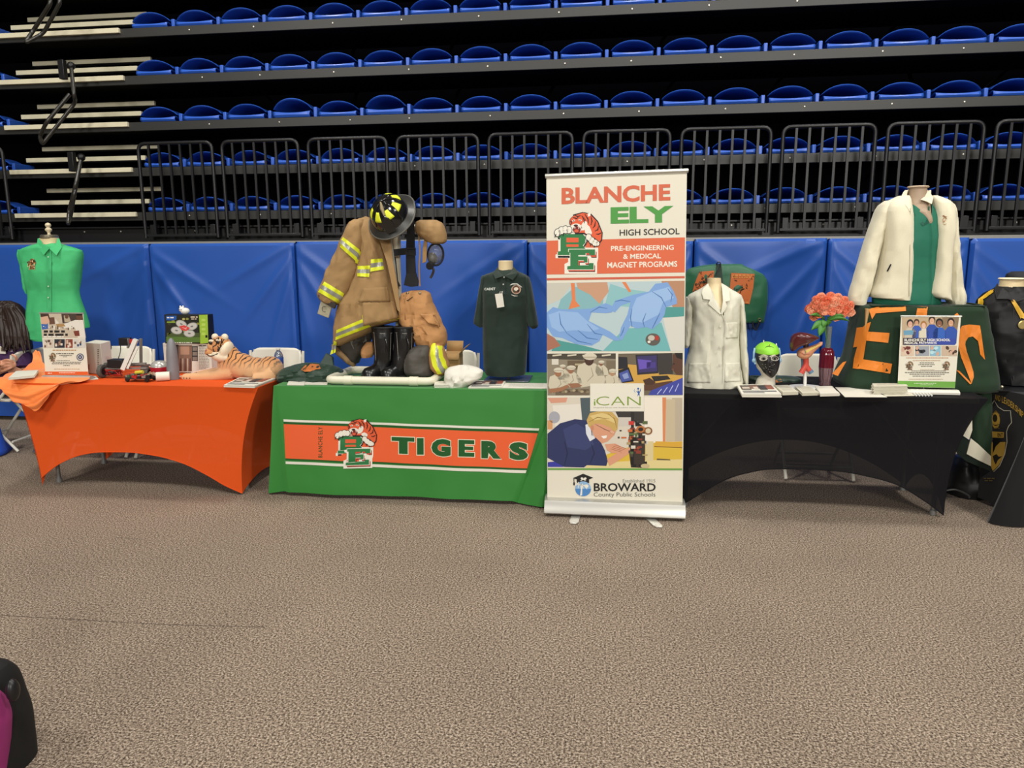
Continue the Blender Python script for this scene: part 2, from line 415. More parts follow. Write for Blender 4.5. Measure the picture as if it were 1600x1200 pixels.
# ---- aisle hand rails: swinging tube loops
CHIP = mat('worn_black_tube', '26241f', 0.3, spec=0.6, noise=0.5, nscale=18)
def hand_rail(pts, post, lab, Y):
    base = at(*pts[0], Y)
    t = thing('aisle_handrail', lab, 'handrail', base, 'swing-down aisle handrails')
    P = [at(x, y, Y - 0.10 * (i % 2)) for i, (x, y) in enumerate(pts)]
    MB().tube(round_path(P, 0.05, 5), 0.017, n=10).build('rail_loop', CHIP, t)
    if post:
        a = at(post[0], post[1], Y + 0.02); b = at(post[0], post[2], Y + 0.02)
        MB().box((a + b) / 2, (0.055, 0.05, (a - b).length)).build('post', STEEL, t, bevel=0.004)
        MB().ball(at(*pts[0], Y), 0.035).build('pivot', STEEL, t)
hand_rail([(83, -22), (95, 2), (68, 52), (38, 68), (52, 48), (80, 4), (72, -20)], None, 'black aisle handrail loop hanging at the top left corner', 6.35)
hand_rail([(111, 103), (116, 150), (118, 160), (66, 226), (62, 214), (72, 192), (109, 147)], (98, 94, 124), 'black aisle handrail loop hanging below the second highest row', 6.42)
hand_rail([(127, 246), (118, 290), (108, 330), (106, 352), (110, 340), (116, 305), (124, 262)], (113, 238, 268), 'black aisle handrail hanging nearly straight beside the two lowest rows', 6.45)
# ================================================================== FLAT PRINTING ON REAL SURFACES
class Print(MB):
    """flat printed artwork on a surface; sketch units (ox, oy, k) -> photo units -> fn(px, py, lift) on the surface"""
    def __init__(s, fn, ox=0, oy=0, k=1.0, dl=0.00018):
        super().__init__(); s.fn = fn; s.ox, s.oy, s.k, s.dl = ox, oy, k, dl
        s.T = lambda x, y: (x, y)
    def W(s, x, y, L):
        x, y = s.T(x, y); return s.fn(s.ox + x / s.k, s.oy + y / s.k, s.dl * (L + 1))
    def poly(s, pts, col, L=0):
        vs = [s.W(x, y, L) for x, y in pts]
        tri = tessellate_polygon([[Vector((x, y, 0)) for x, y in pts]])
        s.add(vs, [tuple(t) for t in tri], ink(col)); return s
    def rect(s, x0, y0, x1, y1, col, L=0, sk=0.0):
        return s.poly([(x0, y0), (x1, y0 + sk * (x1 - x0)), (x1, y1 + sk * (x1 - x0)), (x0, y1)], col, L)
    def ell(s, cx, cy, rx, ry, col, L=0, a=0, n=18, a0=0, a1=2 * pi):
        full = abs(a1 - a0 - 2 * pi) < 1e-6; pts = []
        for i in range(n if full else n + 1):
            t = a0 + (a1 - a0) * i / n; x, y = rx * cos(t), ry * sin(t); pts.append((cx + x * cos(a) - y * sin(a), cy + x * sin(a) + y * cos(a)))
        return s.poly(pts, col, L)
    def stroke(s, pts, w_, col, L=0):
        pts = [Vector((x, y)) for x, y in pts]; l = []; r = []
        for i, p in enumerate(pts):
            t = (pts[min(i + 1, len(pts) - 1)] - pts[max(i - 1, 0)]).normalized(); n = Vector((-t.y, t.x)); ww = w_ * (0.45 if i in (0, len(pts) - 1) and len(pts) > 2 else 1)
            l.append(p + n * ww / 2); r.append(p - n * ww / 2)
        for i in range(len(pts) - 1): s.add([s.W(*q, L) for q in (l[i], l[i + 1], r[i + 1], r[i])], [(0, 1, 2, 3)], ink(col))
        return s
    def text(s, t, x0, y0, x1, y1, col, L=3, sk=0.0, bold=0.0, sp=1.0, rot=False):
        vs, fs = text_geo(t, bold, sp); out = []
        for u, v in vs:
            if rot: x, y = x0 + (1 - v) * (x1 - x0), y0 + (1 - u) * (y1 - y0)
            else: x, y = x0 + u * (x1 - x0), y0 + (1 - v) * (y1 - y0) + sk * u * (x1 - x0)
            out.append(s.W(x, y, L))
        s.add(out, fs, ink(col)); return s
    def lines(s, rows, col, L=2, seed=1, sk=0.0):
        """tiny unreadable small print: rows of word-length dashes"""
        rnd = random.Random(seed)
        for x0, x1, y, h in rows:
            x = x0
            while x < x1 - h:
                wd = min(x1 - x, h * rnd.uniform(1.2, 4.0)); yy = y + sk * (x - x0); s.rect(x, yy, x + wd, yy + h, col, L, sk); x += wd + h * 0.7
        return s
def emblem(p, x0, y0, x1, y1, L=2, detail=True, cols=None):
    """school emblem: interlocked green slab letters B and E with a tiger climbing over them"""
    G, O, K, Wt = cols or ('2f7a45', 'e4603a', '1c1a1a', 'efeadb')
    old = p.T
    p.T = lambda x, y: old(x0 + (x - 100) / 322 * (x1 - x0), y0 + (y - 335) / 400 * (y1 - y0))
    B = [(128, 478), (290, 478), (308, 495), (308, 535), (292, 552), (310, 575), (310, 615), (128, 615), (128, 592), (146, 588), (146, 505), (128, 500)]
    E_ = [(200, 562), (372, 562), (372, 604), (338, 604), (332, 588), (262, 588), (262, 612), (322, 612), (322, 656), (302, 656), (298, 640), (262, 640), (262, 676), (330, 676), (334, 660), (362, 660), (362, 706), (190, 706), (190, 684), (210, 680), (210, 586), (200, 584)]
    E_ = [(x, 578 + (y - 562) * 0.9) for x, y in E_]
    grow = lambda P, d, dx=0, dy=0: [(x + (d if x > sum(q[0] for q in P) / len(P) else -d) + dx, y + (d if y > sum(q[1] for q in P) / len(P) else -d) + dy) for x, y in P]
    p.poly(grow(B, 13, -2, 6), Wt, L); p.poly([(178, 566), (392, 566), (392, 635), (385, 664), (385, 735), (172, 735), (172, 672), (196, 660), (196, 610), (178, 604)], Wt, L)
    p.poly(grow(B, 3, 4, 14), K, L + 1); p.poly([(x + 10, y + 16) for x, y in E_], K, L + 1)
    p.poly([(x + 7, y + 11) for x, y in E_], 'd9523a', L + 2)
    p.poly(grow(B, 4, 0, 0), Wt, L + 3); p.poly(B, G, L + 4)
    p.rect(184, 502, 264, 532, O, L + 5); p.rect(184, 545, 264, 561, O, L + 5)
    p.poly(grow(E_, 4), Wt, L + 6); p.poly(E_, G, L + 7)
    # tiger: back and flank sweeping down on the right, head over the letters, white paws with claws
    p.poly([(228, 352), (290, 336), (345, 345), (392, 395), (422, 470), (418, 520), (395, 548), (370, 520), (340, 500), (300, 480), (240, 480)], K, L + 8)
    p.poly([(235, 358), (292, 341), (340, 352), (386, 400), (415, 470), (412, 512), (396, 538), (372, 505), (335, 490), (300, 470), (245, 470)], O, L + 9)
    p.poly([(300, 400), (336, 430), (352, 470), (340, 492), (306, 470)], Wt, L + 10)
    p.poly([(322, 346), (345, 340), (340, 362), (326, 366)], Wt, L + 10)
    p.ell(258, 400, 55, 46, K, L + 10); p.ell(258, 398, 51, 43, O, L + 11)
    p.ell(248, 440, 40, 30, Wt, L + 12); p.ell(300, 425, 18, 32, Wt, L + 12, 0.4)
    p.ell(252, 450, 26, 22, '7c1f1c', L + 13); p.ell(250, 458, 15, 10, 'd9603f', L + 14)
    p.poly([(236, 434), (244, 434), (240, 448)], Wt, L + 15); p.poly([(262, 434), (270, 436), (265, 450)], Wt, L + 15)
    p.ell(246, 423, 14, 7, '3a1a16', L + 15)
    p.ell(232, 392, 10, 6, Wt, L + 13, -.3); p.ell(274, 388, 11, 6, Wt, L + 13, .3); p.ell(233, 393, 4, 4, K, L + 14); p.ell(273, 389, 4, 4, K, L + 14)
    if detail:
        for a, b, c in (((225, 370), (250, 378), (262, 372)), ((240, 356), (258, 366), (276, 360)), ((285, 360), (300, 385), (302, 410)), ((305, 350), (325, 380), (328, 410)), ((345, 362), (352, 395), (345, 420)), ((375, 395), (370, 425), (358, 440)),
                        ((395, 425), (390, 450), (370, 460)), ((412, 470), (395, 480), (378, 478)), ((208, 392), (218, 400), (216, 414))):
            p.stroke([a, b, c], 8, K, L + 15)
    for cx, cy, r in ((128, 470, 24), (152, 456, 24), (178, 450, 24), (202, 452, 22), (330, 500, 22), (350, 520, 22), (372, 536, 22), (388, 540, 16)):
        p.ell(cx, cy, r, r * 1.15, K, L + 16); p.ell(cx, cy, r - 4, r * 1.15 - 4, Wt, L + 17)
    if detail:
        for a, b in (((118, 478), (108, 500)), ((142, 474), (134, 498)), ((168, 470), (162, 492)), ((322, 514), (318, 536)), ((345, 536), (342, 556)), ((370, 552), (366, 566))): p.stroke([a, b], 5, K, L + 18)
    p.T = old
# ================================================================== TABLES AND CLOTHS
TY0, TY1, TZ = 4.42, 5.12, 0.735
METAL = mat('grey_table_steel', '8d8d8b', 0.4, metal=0.6)
WPL = mat('white_table_plastic', 'd6d2c4', 0.5)
def folding_table(x0, x1, label, y0=TY0, y1=TY1, ix=0.22, ix1=None):
    t = thing('folding_table', label, 'table', ((x0 + x1) / 2, (y0 + y1) / 2, 0), 'folding tables in the row')
    MB().box(((x0 + x1) / 2, (y0 + y1) / 2, TZ - 0.019), (x1 - x0 - 0.06, y1 - y0 - 0.06, 0.034)).build('tabletop', WPL, t, bevel=0.008)
    for sx in (0, 1):
        x = x0 + ix if sx == 0 else x1 - (ix1 or ix)
        for y in (y0 + 0.11, y1 - 0.12):
            m = MB().tube([(x, y, 0.012), (x, y, TZ - 0.045)], 0.014, n=10); m.lathe([(0.0, 0.002), (0.02, 0.002), (0.02, 0.03), (0.0, 0.03)], (x, y, 0), n=12); m.build('leg', METAL, t)
        MB().tube([(x, y0 + 0.11, 0.25), (x, y1 - 0.12, 0.25)], 0.011, n=8).build('crossbar', METAL, t)
        MB().tube([(x, (y0 + y1) / 2, 0.25), (x + (0.35 if sx == 0 else -0.35), (y0 + y1) / 2, TZ - 0.045)], 0.009, n=8).build('brace', METAL, t)
    return t
def ease(t, p): return 1 - (1 - t) ** p
def stretch_cover(name, label, m, x0, x1, y0, y1, ix0, ix1, iy, arch, pl, pr, sh_=0.3):
    """elastic cover: top, four walls pulled to the feet; arch(u)-> hem height of the front"""
    t = thing(name, label, 'tablecloth', ((x0 + x1) / 2, (y0 + y1) / 2, TZ))
    H = TZ + 0.004
    def cornerF(side, t_, back):
        x = x0 + ix0 * ease(t_, pl) if side == 0 else x1 - ix1 * ease(t_, pr)
        y = (y0 + iy * ease(t_, 2)) if not back else (y1 - iy * ease(t_, 2))
        return Vector((x, y, H * (1 - t_) + 0.012 * t_))
    def wall(A, B, top, bot):
        def fn(u, v):
            t_ = 1 - v
            a = A(t_); b = B(t_); tp = top(u); bt = bot(u)
            c = (a * (1 - u) + b * u) + (bt * (1 - v) + tp * v) - ((A(1) * (1 - u) + B(1) * u) * (1 - v) + (A(0) * (1 - u) + B(0) * u) * v)
            return c
        return fn
    aF0, aF1 = (lambda t_: cornerF(0, t_, 0)), (lambda t_: cornerF(1, t_, 0)); aB0, aB1 = (lambda t_: cornerF(0, t_, 1)), (lambda t_: cornerF(1, t_, 1))
    def hem(A, B, ar, push):
        def fn(u):
            p = A(1) * (1 - u) + B(1) * u; z = ar(u); p.z = max(p.z, z); p += push * (z * 0.12); return p
        return fn
    mb = MB()
    mb.grid(wall(aF0, aF1, lambda u: Vector((lerp(x0, x1, u), y0, H)), hem(aF0, aF1, arch, Vector((0, 0.1, 0)))), 60, 22)
    mb.build('front_panel', m, t)
    ar2 = lambda u: 0.012 + 0.30 * (1 - abs(2 * u - 1) ** 2)
    MB().grid(wall(aB1, aB0, lambda u: Vector((lerp(x1, x0, u), y1, H)), hem(aB1, aB0, ar2, Vector((0, -0.1, 0)))), 40, 14).build('back_panel', m, t)
    ar3 = lambda u: 0.012 + sh_ * (1 - abs(2 * u - 1) ** 2)
    MB().grid(wall(aF1, aB1, lambda u: Vector((x1, lerp(y0, y1, u), H)), hem(aF1, aB1, ar3, Vector((-0.1, 0, 0)))), 20, 16).build('side_panel', m, t)
    MB().grid(wall(aB0, aF0, lambda u: Vector((x0, lerp(y1, y0, u), H)), hem(aB0, aF0, ar2, Vector((0.1, 0, 0)))), 20, 16).build('side_panel', m, t)
    MB().add([(x0, y0, H), (x1, y0, H), (x1, y1, H), (x0, y1, H)], [(0, 1, 2, 3)]).build('top_panel', m, t)
    # stitched hem cord along the front arch
    hf = hem(aF0, aF1, arch, Vector((0, 0.1, 0)))
    MB().tube([hf(i / 60) for i in range(61)], 0.0035, n=6).build('hem', m, t)
    return t
def archtab(pts, Y, x0, x1):
    tab = sorted((at(px, py, Y).x, max(0.012, at(px, py, Y).z)) for px, py in pts)
    return lambda u: interp(tab, lerp(x0, x1, u))[0]
ORX0, ORX1 = -3.906, -2.19
ORANGE = sheer('orange_stretch_fabric', 'd8531c', 0.05)
folding_table(ORX0, ORX1, 'folding table under the orange stretch cover, left end of the row', ix=.10, ix1=.225)
oa = archtab([(62, 757), (69, 747), (104.5, 719.5), (137.5, 707), (165, 703.5), (206, 703.5), (247, 708.5), (289, 719.5), (330, 739), (357.5, 755), (385, 773)], 4.46, ORX0 + 0.07, ORX1 - 0.19)
stretch_cover('stretch_table_cover', 'orange stretch cover pulled down to the feet of the left table', ORANGE, ORX0, ORX1, TY0 - 0.07, TY1, 0.07, 0.19, 0.06, oa, 1.25, 2.2, 0.07)
BKX0, BKX1 = 0.33, 2.16
BLACKCLOTH = sheer('black_stretch_fabric', '131215', 0.07)
folding_table(BKX0, BKX1, 'folding table under the black stretch cover, right of the banner', ix=0.175, ix1=.19)
ba = archtab([(1060, 792), (1070, 786), (1101.5, 767), (1136, 748.5), (1163, 740), (1205, 733), (1256, 733), (1311, 736.5), (1359, 745), (1400.6, 757), (1445, 783), (1476, 808)], 4.48, BKX0 + 0.14, BKX1 - 0.15)
stretch_cover('stretch_table_cover', 'black stretch cover pulled down to the feet of the table right of the banner', BLACKCLOTH, BKX0, BKX1, TY0, TY1, 0.14, 0.15, 0.06, ba, 2.0, 3.0, 0.16)
# ---- green printed cloth on the middle table
GNX0, GNX1 = -2.12, -0.285
folding_table(GNX0, GNX1, 'folding table under the green printed tablecloth, middle of the row')
GREEN = mat('green_polyester_cloth', '2a7a2c', 0.6, noise=0.06, nscale=6, sheen=0.1)
FY = TY0 + 0.012
def gdisp(x, z):
    k = max(0.0, (TZ - z)) / TZ
    d = 0.010 * k * sin(x * 7 + 3.0 * z + 1.0) + 0.006 * k * sin(x * 17 - 6 * z) + 0.007 * vnoise(x * 5 + z * 4, z * 7 - x * 2)
    return -0.004 - d * 0.8
def gfront(px, py, lift):
    p = at(px, py, FY - 0.012); p.y += gdisp(p.x, p.z) - lift - 0.004; return p
gt = thing('printed_tablecloth', 'green printed tablecloth with an orange TIGERS band on the middle table', 'tablecloth', ((GNX0 + GNX1) / 2, (TY0 + TY1) / 2, TZ))
H = TZ + 0.004
# plan: list of (top x, top y, hem x, hem y)
plan = [(GNX0, TY1, GNX0 - 0.04, TY1 + 0.02), (GNX0, 4.75, GNX0 - 0.05, 4.78), (GNX0, TY0 + 0.02, GNX0 - 0.11, TY0 + 0.05), (GNX0, TY0, GNX0 - 0.085, TY0 + 0.005), (GNX0 + 0.004, TY0, GNX0 + 0.02, TY0 + 0.02), (GNX0 + 0.012, TY0, GNX0 + 0.055, TY0 - 0.002)]
NF = 110
for i in range(1, NF):
    u = i / NF; plan.append((lerp(GNX0 + 0.012, GNX1 - 0.008, u), TY0, lerp(GNX0 + 0.055, -0.575, u), TY0 - 0.002))
plan += [(GNX1 - 0.008, TY0, -0.575, TY0 - 0.004), (GNX1 - 0.003, TY0, -0.545, TY0 + 0.012), (GNX1, TY0, -0.47, TY0 - 0.03), (GNX1, TY0, -0.385, TY0 - 0.06), (GNX1, TY0 + 0.02, -0.33, TY0 - 0.02), (GNX1, 4.7, GNX1 + 0.05, 4.72), (GNX1, TY1, GNX1 + 0.04, TY1 + 0.02)]
mb = MB(); NV = 44; rows_ = []
for j in range(NV + 1):
    v = j / NV; r_ = []
    for tx, ty, hx, hy in plan:
        k = v ** 0.9; p = Vector((lerp(tx, hx, v), lerp(ty, hy, k), lerp(H, 0.028 if -2.2 < hx < -0.56 else 0.012, v)))
        if abs(ty - TY0) < 1e-6 and v > 0: p.y += gdisp(p.x, p.z) * min(1, v * 8)
        r_.append(p)
    rows_.append(r_)
mb.loft(rows_, None, closed=False); mb.build('skirt', GREEN, gt, sharp=50)
MB().add([(GNX0, TY0, H), (GNX1, TY0, H), (GNX1, TY1, H), (GNX0, TY1, H)], [(0, 1, 2, 3)]).build('top_panel', GREEN, gt)
MB().grid(lambda u, v: Vector((lerp(GNX1, GNX0, u), TY1 + 0.012 * sin(30 * u) * (1 - v), lerp(0.25, H, v))), 40, 6).build('back_panel', GREEN, gt)
pr = Print(gfront, 400, 540, 3.404, dl=0.0004)
def band(yl0, yr0, yl1, yr1, col, L, xl0=150, xl1=162, xr0=1507, xr1=1437):
    """stripe from the left fold to the slanting right fold, in sketch units of the cloth"""
    def fn(u, v):
        xl = lerp(xl0, xl1, (lerp(yl0, yl1, v) - 390) / 240); yl = lerp(yl0, yl1, v); yr = lerp(yr0, yr1, v); xr = lerp(xr0, xr1, (yr - 440) / 230)
        return pr.W(lerp(xl, xr, u), lerp(yl, yr, u), L)
    pr.grid(fn, 70, 4, ink(col))
band(402, 455, 604, 660, '1d5a24', 0); band(390, 439, 402, 451, 'e9e6d8', 1); band(613, 662, 627, 677, 'e9e6d8', 1); band(415, 465, 597, 652, 'ef6536', 1)
pr.build('orange_band', None, gt, sharp=80)
pr = Print(gfront, 400, 540, 3.404, dl=0.0004)
for ch, x0, x1, y0, y1 in (('T', 722, 845, 484, 575), ('I', 858, 895, 488, 579), ('G', 935, 1038, 492, 585), ('E', 1080, 1163, 498, 589), ('R', 1200, 1305, 504, 597), ('S', 1348, 1448, 510, 605)):
    if ch == 'I':
        pr.rect(x0 - 3, y0 - 3, x1 + 3, y1 + 4, 'ece4c8', 4); pr.rect(x0 + 1, y0 + 1, x1 - 1, y1 - 1, '1f5b2a', 6)
    elif ch == 'T':
        for e, c, L in ((4, 'ece4c8', 4), (0, '1f5b2a', 6)): pr.poly([(x0 - e, y0 - e), (x1 + e, y0 + 3 - e), (x1 + e, y0 + 25 + e), (x1 - 36 + e, y0 + 24 + e), (x1 - 36 + e, y1 + e), (x0 + 40 - e, y1 - 2 + e), (x0 + 40 - e, y0 + 22 + e), (x0 - e, y0 + 21 + e)], c, L)
    elif ch == 'E':
        for e, c, L in ((4, 'ece4c8', 4), (0, '1f5b2a', 6)): pr.poly([(x0 - e, y0 - e), (x1 + e, y0 + 3 - e), (x1 + e, y0 + 24 + e), (x0 + 33 + e, y0 + 22 + e), (x0 + 33 + e, y0 + 35 - e), (x1 - 6 + e, y0 + 37 - e), (x1 - 6 + e, y0 + 55 + e), (x0 + 33 + e, y0 + 53 + e), (x0 + 33 + e, y0 + 67 - e), (x1 + e, y0 + 70 - e), (x1 + e, y1 + e), (x0 - e, y1 - 3 + e)], c, L)
    else:
        pr.text(ch, x0 - 4, y0 - 4, x1 + 4, y1 + 4, 'ece4c8', 4, 0.035, 0.085); pr.text(ch, x0, y0, x1, y1, '1f5b2a', 6, 0.035, 0.07)
pr.build('tigers_lettering', None, gt, sharp=80)
pr = Print(gfront, 400, 540, 3.404, dl=0.0004)
pr.text('BLANCHE ELY', 335, 430, 357, 592, '1f4a24', 4, rot=True, bold=0.01, sp=1.15)
pr.build('side_lettering', None, gt, sharp=80)
pr = Print(gfront, 400, 540, 3.404, dl=0.0004); emblem(pr, 420, 386, 645, 650, 3); pr.build('tiger_emblem', None, gt, sharp=80)

# ================================================================== ROLL-UP BANNER
PT, PB = at(963, 274, 4.46), at(960, 782, 4.29)
NB = Vector((1, 0, 0)).cross(PT - PB).normalized()
if NB.y > 0: NB = -NB
def ban(px, py, lift): return onplane(px, py, PB, NB) + NB * (lift + 0.0015)
bn = thing('rollup_banner', 'tall roll-up banner of Blanche Ely High School standing between the green and black tables', 'banner', (PB.x, 4.26, 0))
cs = [ban(x, y, -0.0015) for x, y in ((853.8, 278), (1073.3, 269.5), (1066.4, 786), (855.2, 783))]
WHITEV = mat('white_banner_vinyl', 'd4cfbe', 0.5, spec=0.3)
MB().loft([[p for p in cs], [p - NB * .0015 for p in cs]]).build('fabric_sheet', WHITEV, bn)
ALU = mat('brushed_aluminium', 'c9c7c0', 0.32, metal=0.75)
a_, b_ = ban(852, 275.5, 0), ban(1075.3, 266.7, 0)
MB().tube([a_, b_], 0.013, n=12).build('top_rail', ALU, bn)
# cassette base with its curved front
l0, l1 = cs[3], cs[2]
mb = MB(); rings = []
for xx in (l0.x - 0.014, l1.x + 0.014):
    rings.append([Vector((xx, 4.29 + dy, z)) for dy, z in ((-0.01, 0.105), (-0.035, 0.095), (-0.055, 0.06), (-0.062, 0.025), (-0.055, 0.018), (0.08, 0.018), (0.085, 0.06), (0.06, 0.105))])
mb.loft(rings).build('cassette_base', ALU, bn, sharp=30)
for px0, px1 in ((902, 897), (1010, 1019)):
    g = atz((px0 + px1) / 2, 811, 0.004)
    a = Vector((g.x, 4.27, 0.010)); MB().prism([(-0.028, 0), (0.028, 0), (0.028, 0.13), (0.018, 0.15), (-0.018, 0.15), (-0.028, 0.13)], None, lambda x, y, d, a=a, s=(0.05 if px0 > 950 else -0.01): Vector((a.x + x + s * y / 0.15, a.y - y, 0.009 - d)), 0.008).build('foot', ALU, bn, bevel=0.002)
MB().tube([(PB.x, 4.33, 0.03), (PT.x, 4.475, PT.z - 0.01)], 0.008, n=8).build('support_pole', ALU, bn)
# printed sections, sketched in two scales
p1 = Print(ban, 840, 250, 4.136)
p1.text('BLANCHE', 155, 180, 858, 287, 'd4694a', 2, -0.036, 0.035)
p1.text('ELY', 472, 306, 878, 412, '4f9a46', 2, -0.024, 0.045)
p1.text('HIGH SCHOOL', 530, 450, 917, 490, '26231f', 2, -0.026, 0.012)
p1.build('title_lettering', None, bn, sharp=80)
p1 = Print(ban, 840, 250, 4.136)
p1.poly([(58, 522), (952, 500), (950, 726), (58, 740)], 'dd6a45', 0)
p1.poly([(60, 764), (950, 750), (950, 764), (60, 778)], 'cf6248', 0)
for t, x0, x1, y0, y1 in (('PRE-ENGINEERING', 474, 880, 556, 588), ('& MEDICAL', 553, 797, 608, 640), ('MAGNET PROGRAMS', 450, 902, 661, 698)): p1.text(t, x0, y0, x1, y1, 'efe9d8', 2, -0.018, 0.02)
p1.build('programme_band', None, bn, sharp=80)
p1 = Print(ban, 840, 250, 4.136); emblem(p1, 103, 336, 421, 735, 2); p1.build('tiger_emblem', None, bn, sharp=80)
# photo of gloved hands forming a heart
p1 = Print(ban, 840, 250, 4.136); R_ = p1.poly
R_([(60, 795), (950, 780), (945, 1232), (60, 1235)], 'b9cdd0', 0)
R_([(60, 795), (230, 793), (150, 900), (60, 940)], 'c9c6b8', 1)
R_([(150, 900), (240, 820), (430, 830), (420, 960), (200, 1000), (130, 960)], '86b6bc', 1)
R_([(250, 793), (450, 790), (460, 850), (400, 930), (340, 870), (260, 830)], 'c89a7c', 2)
R_([(215, 795), (240, 795), (245, 910), (275, 945), (200, 965), (222, 900)], 'e08250', 3)
R_([(545, 789), (570, 789), (605, 850), (590, 855)], 'e08250', 3)
R_([(470, 800), (560, 830), (700, 850), (690, 960), (480, 940), (430, 960)], '8ec0c4', 1)
R_([(800, 782), (950, 780), (948, 960), (880, 960), (830, 880)], 'b98a6a', 2)
R_([(820, 950), (948, 950), (946, 1010), (800, 1020)], '4f9a94', 3)
R_([(810, 1020), (946, 1010), (945, 1235), (860, 1235)], 'd8d6cc', 2)
R_([(560, 1090), (700, 1080), (800, 1050), (860, 1235), (420, 1235)], '72b4b6', 1)
R_([(60, 1120), (110, 1150), (150, 1200), (60, 1235)], 'a8705a', 2)
R_([(110, 1160), (300, 1200), (430, 1235), (90, 1235)], '4f9a94', 1)
R_([(60, 985), (100, 950), (150, 965), (260, 965), (350, 960), (440, 925), (500, 950), (480, 985), (440, 990), (350, 985), (330, 1040), (420, 1085), (470, 1110), (540, 1165), (500, 1168), (420, 1130), (400, 1170), (350, 1200), (250, 1190), (160, 1150), (100, 1140), (60, 1080)], '7fa6dc', 5)
R_([(70, 1000), (140, 975), (260, 985), (320, 1040), (400, 1090), (340, 1110), (240, 1100), (140, 1110), (90, 1080)], '96b9e6', 6)
for a, b, c in (((140, 990), (150, 1060), (190, 1120)), ((320, 1060), (370, 1120), (420, 1130)), ((260, 1100), (320, 1150), (390, 1160)), ((190, 1120), (260, 1170), (350, 1190)), ((340, 985), (400, 950), (450, 960))): p1.stroke([a, b, c], 7, '4f78b4', 7)
R_([(900, 900), (880, 850), (840, 790), (760, 800), (720, 850), (620, 870), (560, 890), (500, 910), (470, 970), (500, 985), (540, 940), (600, 920), (580, 1000), (540, 1080), (525, 1150), (545, 1165), (600, 1070), (640, 1090), (700, 1080), (740, 1095), (790, 1050), (820, 1000), (830, 950), (900, 930)], '7fa6dc', 5)
R_([(850, 820), (740, 850), (640, 890), (610, 960), (590, 1040), (680, 1050), (780, 1000), (810, 920), (880, 890)], '9cbde8', 6)
for a, b, c in (((740, 850), (800, 890), (830, 950)), ((610, 960), (600, 1020), (610, 1080)), ((700, 990), (680, 1040), (690, 1080)), ((790, 990), (760, 1050), (740, 1090)), ((500, 915), (540, 905), (600, 915)), ((560, 1080), (550, 1110), (535, 1140)), ((840, 830), (870, 870), (860, 920))): p1.stroke([a, b, c], 7, '4f78b4', 7)
p1.ell(745, 1160, 48, 40, '5e5a52', 4); p1.ell(735, 1150, 22, 18, 'c4beb0', 5); p1.ell(770, 1150, 14, 16, 'b03a30', 6); p1.ell(720, 1175, 10, 8, 'ece6d8', 6)
p1.build('gloved_hands_photo', None, bn, sharp=80)
# lower photos
p2 = Print(ban, 840, 540, 4.284); R_ = p2.poly
R_([(64, 54), (523, 52), (523, 254), (352, 254), (352, 332), (67, 333)], '8f8470', 0)
R_([(64, 54), (523, 52), (523, 90), (400, 84), (300, 96), (64, 90)], '4a4338', 1)
for x in (100, 200, 300, 430): p2.rect(x, 62, x + 60, 72, 'd8d0b8', 2, -.1)
p2.rect(95, 90, 140, 128, 'd9d4c4', 2); p2.rect(200, 100, 340, 160, '6a5a44', 2); p2.rect(250, 120, 330, 132, 'b6a888', 3); p2.rect(460, 100, 523, 170, '7a6c58', 2)
for hx, hy, bw, s, fc in ((137, 178, 60, 1.0, 'a07050'), (222, 160, 55, .9, '9a6c50'), (345, 92, 80, 1.35, '4a3026'), (166, 145, 26, .6, '8a6048'), (425, 118, 40, .6, '8a6048'), (500, 180, 40, .8, 'b08a68')):
    R_([(hx - 55 * s, hy + 30 * s), (hx - 20 * s, hy + 15 * s), (hx + 30 * s, hy + 20 * s), (hx + 70 * s, hy + 60 * s), (hx + 85 * s, min(hy + 130 * s, 250)), (hx - 40 * s, min(hy + 140 * s, 330)), (hx - 65 * s, min(hy + 90 * s, 300))], 'cfc6ae', 4)
    p2.ell(hx, hy + 4 * s, 23 * s, 27 * s, fc, 5); p2.ell(hx + 4 * s, hy - 14 * s, 34 * s, 17 * s, 'd6cfba', 6); p2.rect(hx - 28 * s, hy - 14 * s, hx + 34 * s, hy - 6 * s, 'b9b09a', 7)
    p2.stroke([(hx + 10 * s, hy + 40 * s), (hx + 20 * s, hy + 80 * s), (hx - 10 * s, hy + 110 * s)], 5, '8f8672', 6)
p2.rect(120, 290, 345, 331, '6e5f4c', 6)
for i in range(12): p2.ell(135 + i * 18, 300 + 12 * hash1(i), 13, 8, ('b3a384', '5c4c3a', '8c7c60')[i % 3], 7)
R_([(75, 290), (150, 280), (200, 260), (215, 275), (160, 305), (80, 318)], 'a07050', 8); R_([(200, 255), (270, 250), (300, 270), (230, 285)], '9a6c50', 8)
p2.build('kitchen_photo', None, bn, sharp=80)
p2 = Print(ban, 840, 540, 4.284); R_ = p2.poly
R_([(540, 54), (971, 48), (971, 330), (712, 332), (712, 252), (540, 250)], '6d6250', 0)
R_([(540, 120), (660, 130), (850, 190), (971, 200), (971, 255), (712, 262), (712, 252), (540, 250)], 'd0a24a', 1)
R_([(540, 75), (600, 78), (605, 150), (540, 160)], '26242a', 2)
R_([(655, 62), (805, 56), (810, 185), (668, 196)], '2a2830', 2); R_([(665, 72), (796, 66), (800, 172), (676, 182)], '3d3468', 3); R_([(670, 90), (760, 100), (750, 150), (680, 160)], '6a54b8', 4); p2.rect(730, 110, 790, 150, '4a3c88', 4)
R_([(805, 56), (900, 50), (905, 190), (812, 195)], '3a3632', 2)
R_([(540, 165), (610, 145), (645, 240), (560, 250), (540, 240)], '1e1e24', 4); R_([(545, 185), (605, 160), (632, 230), (560, 245)], '4a58a0', 5); R_([(565, 195), (600, 180), (612, 215), (580, 225)], '8c9ccc', 6)
R_([(760, 205), (870, 200), (890, 225), (780, 240)], '2a2624', 4)
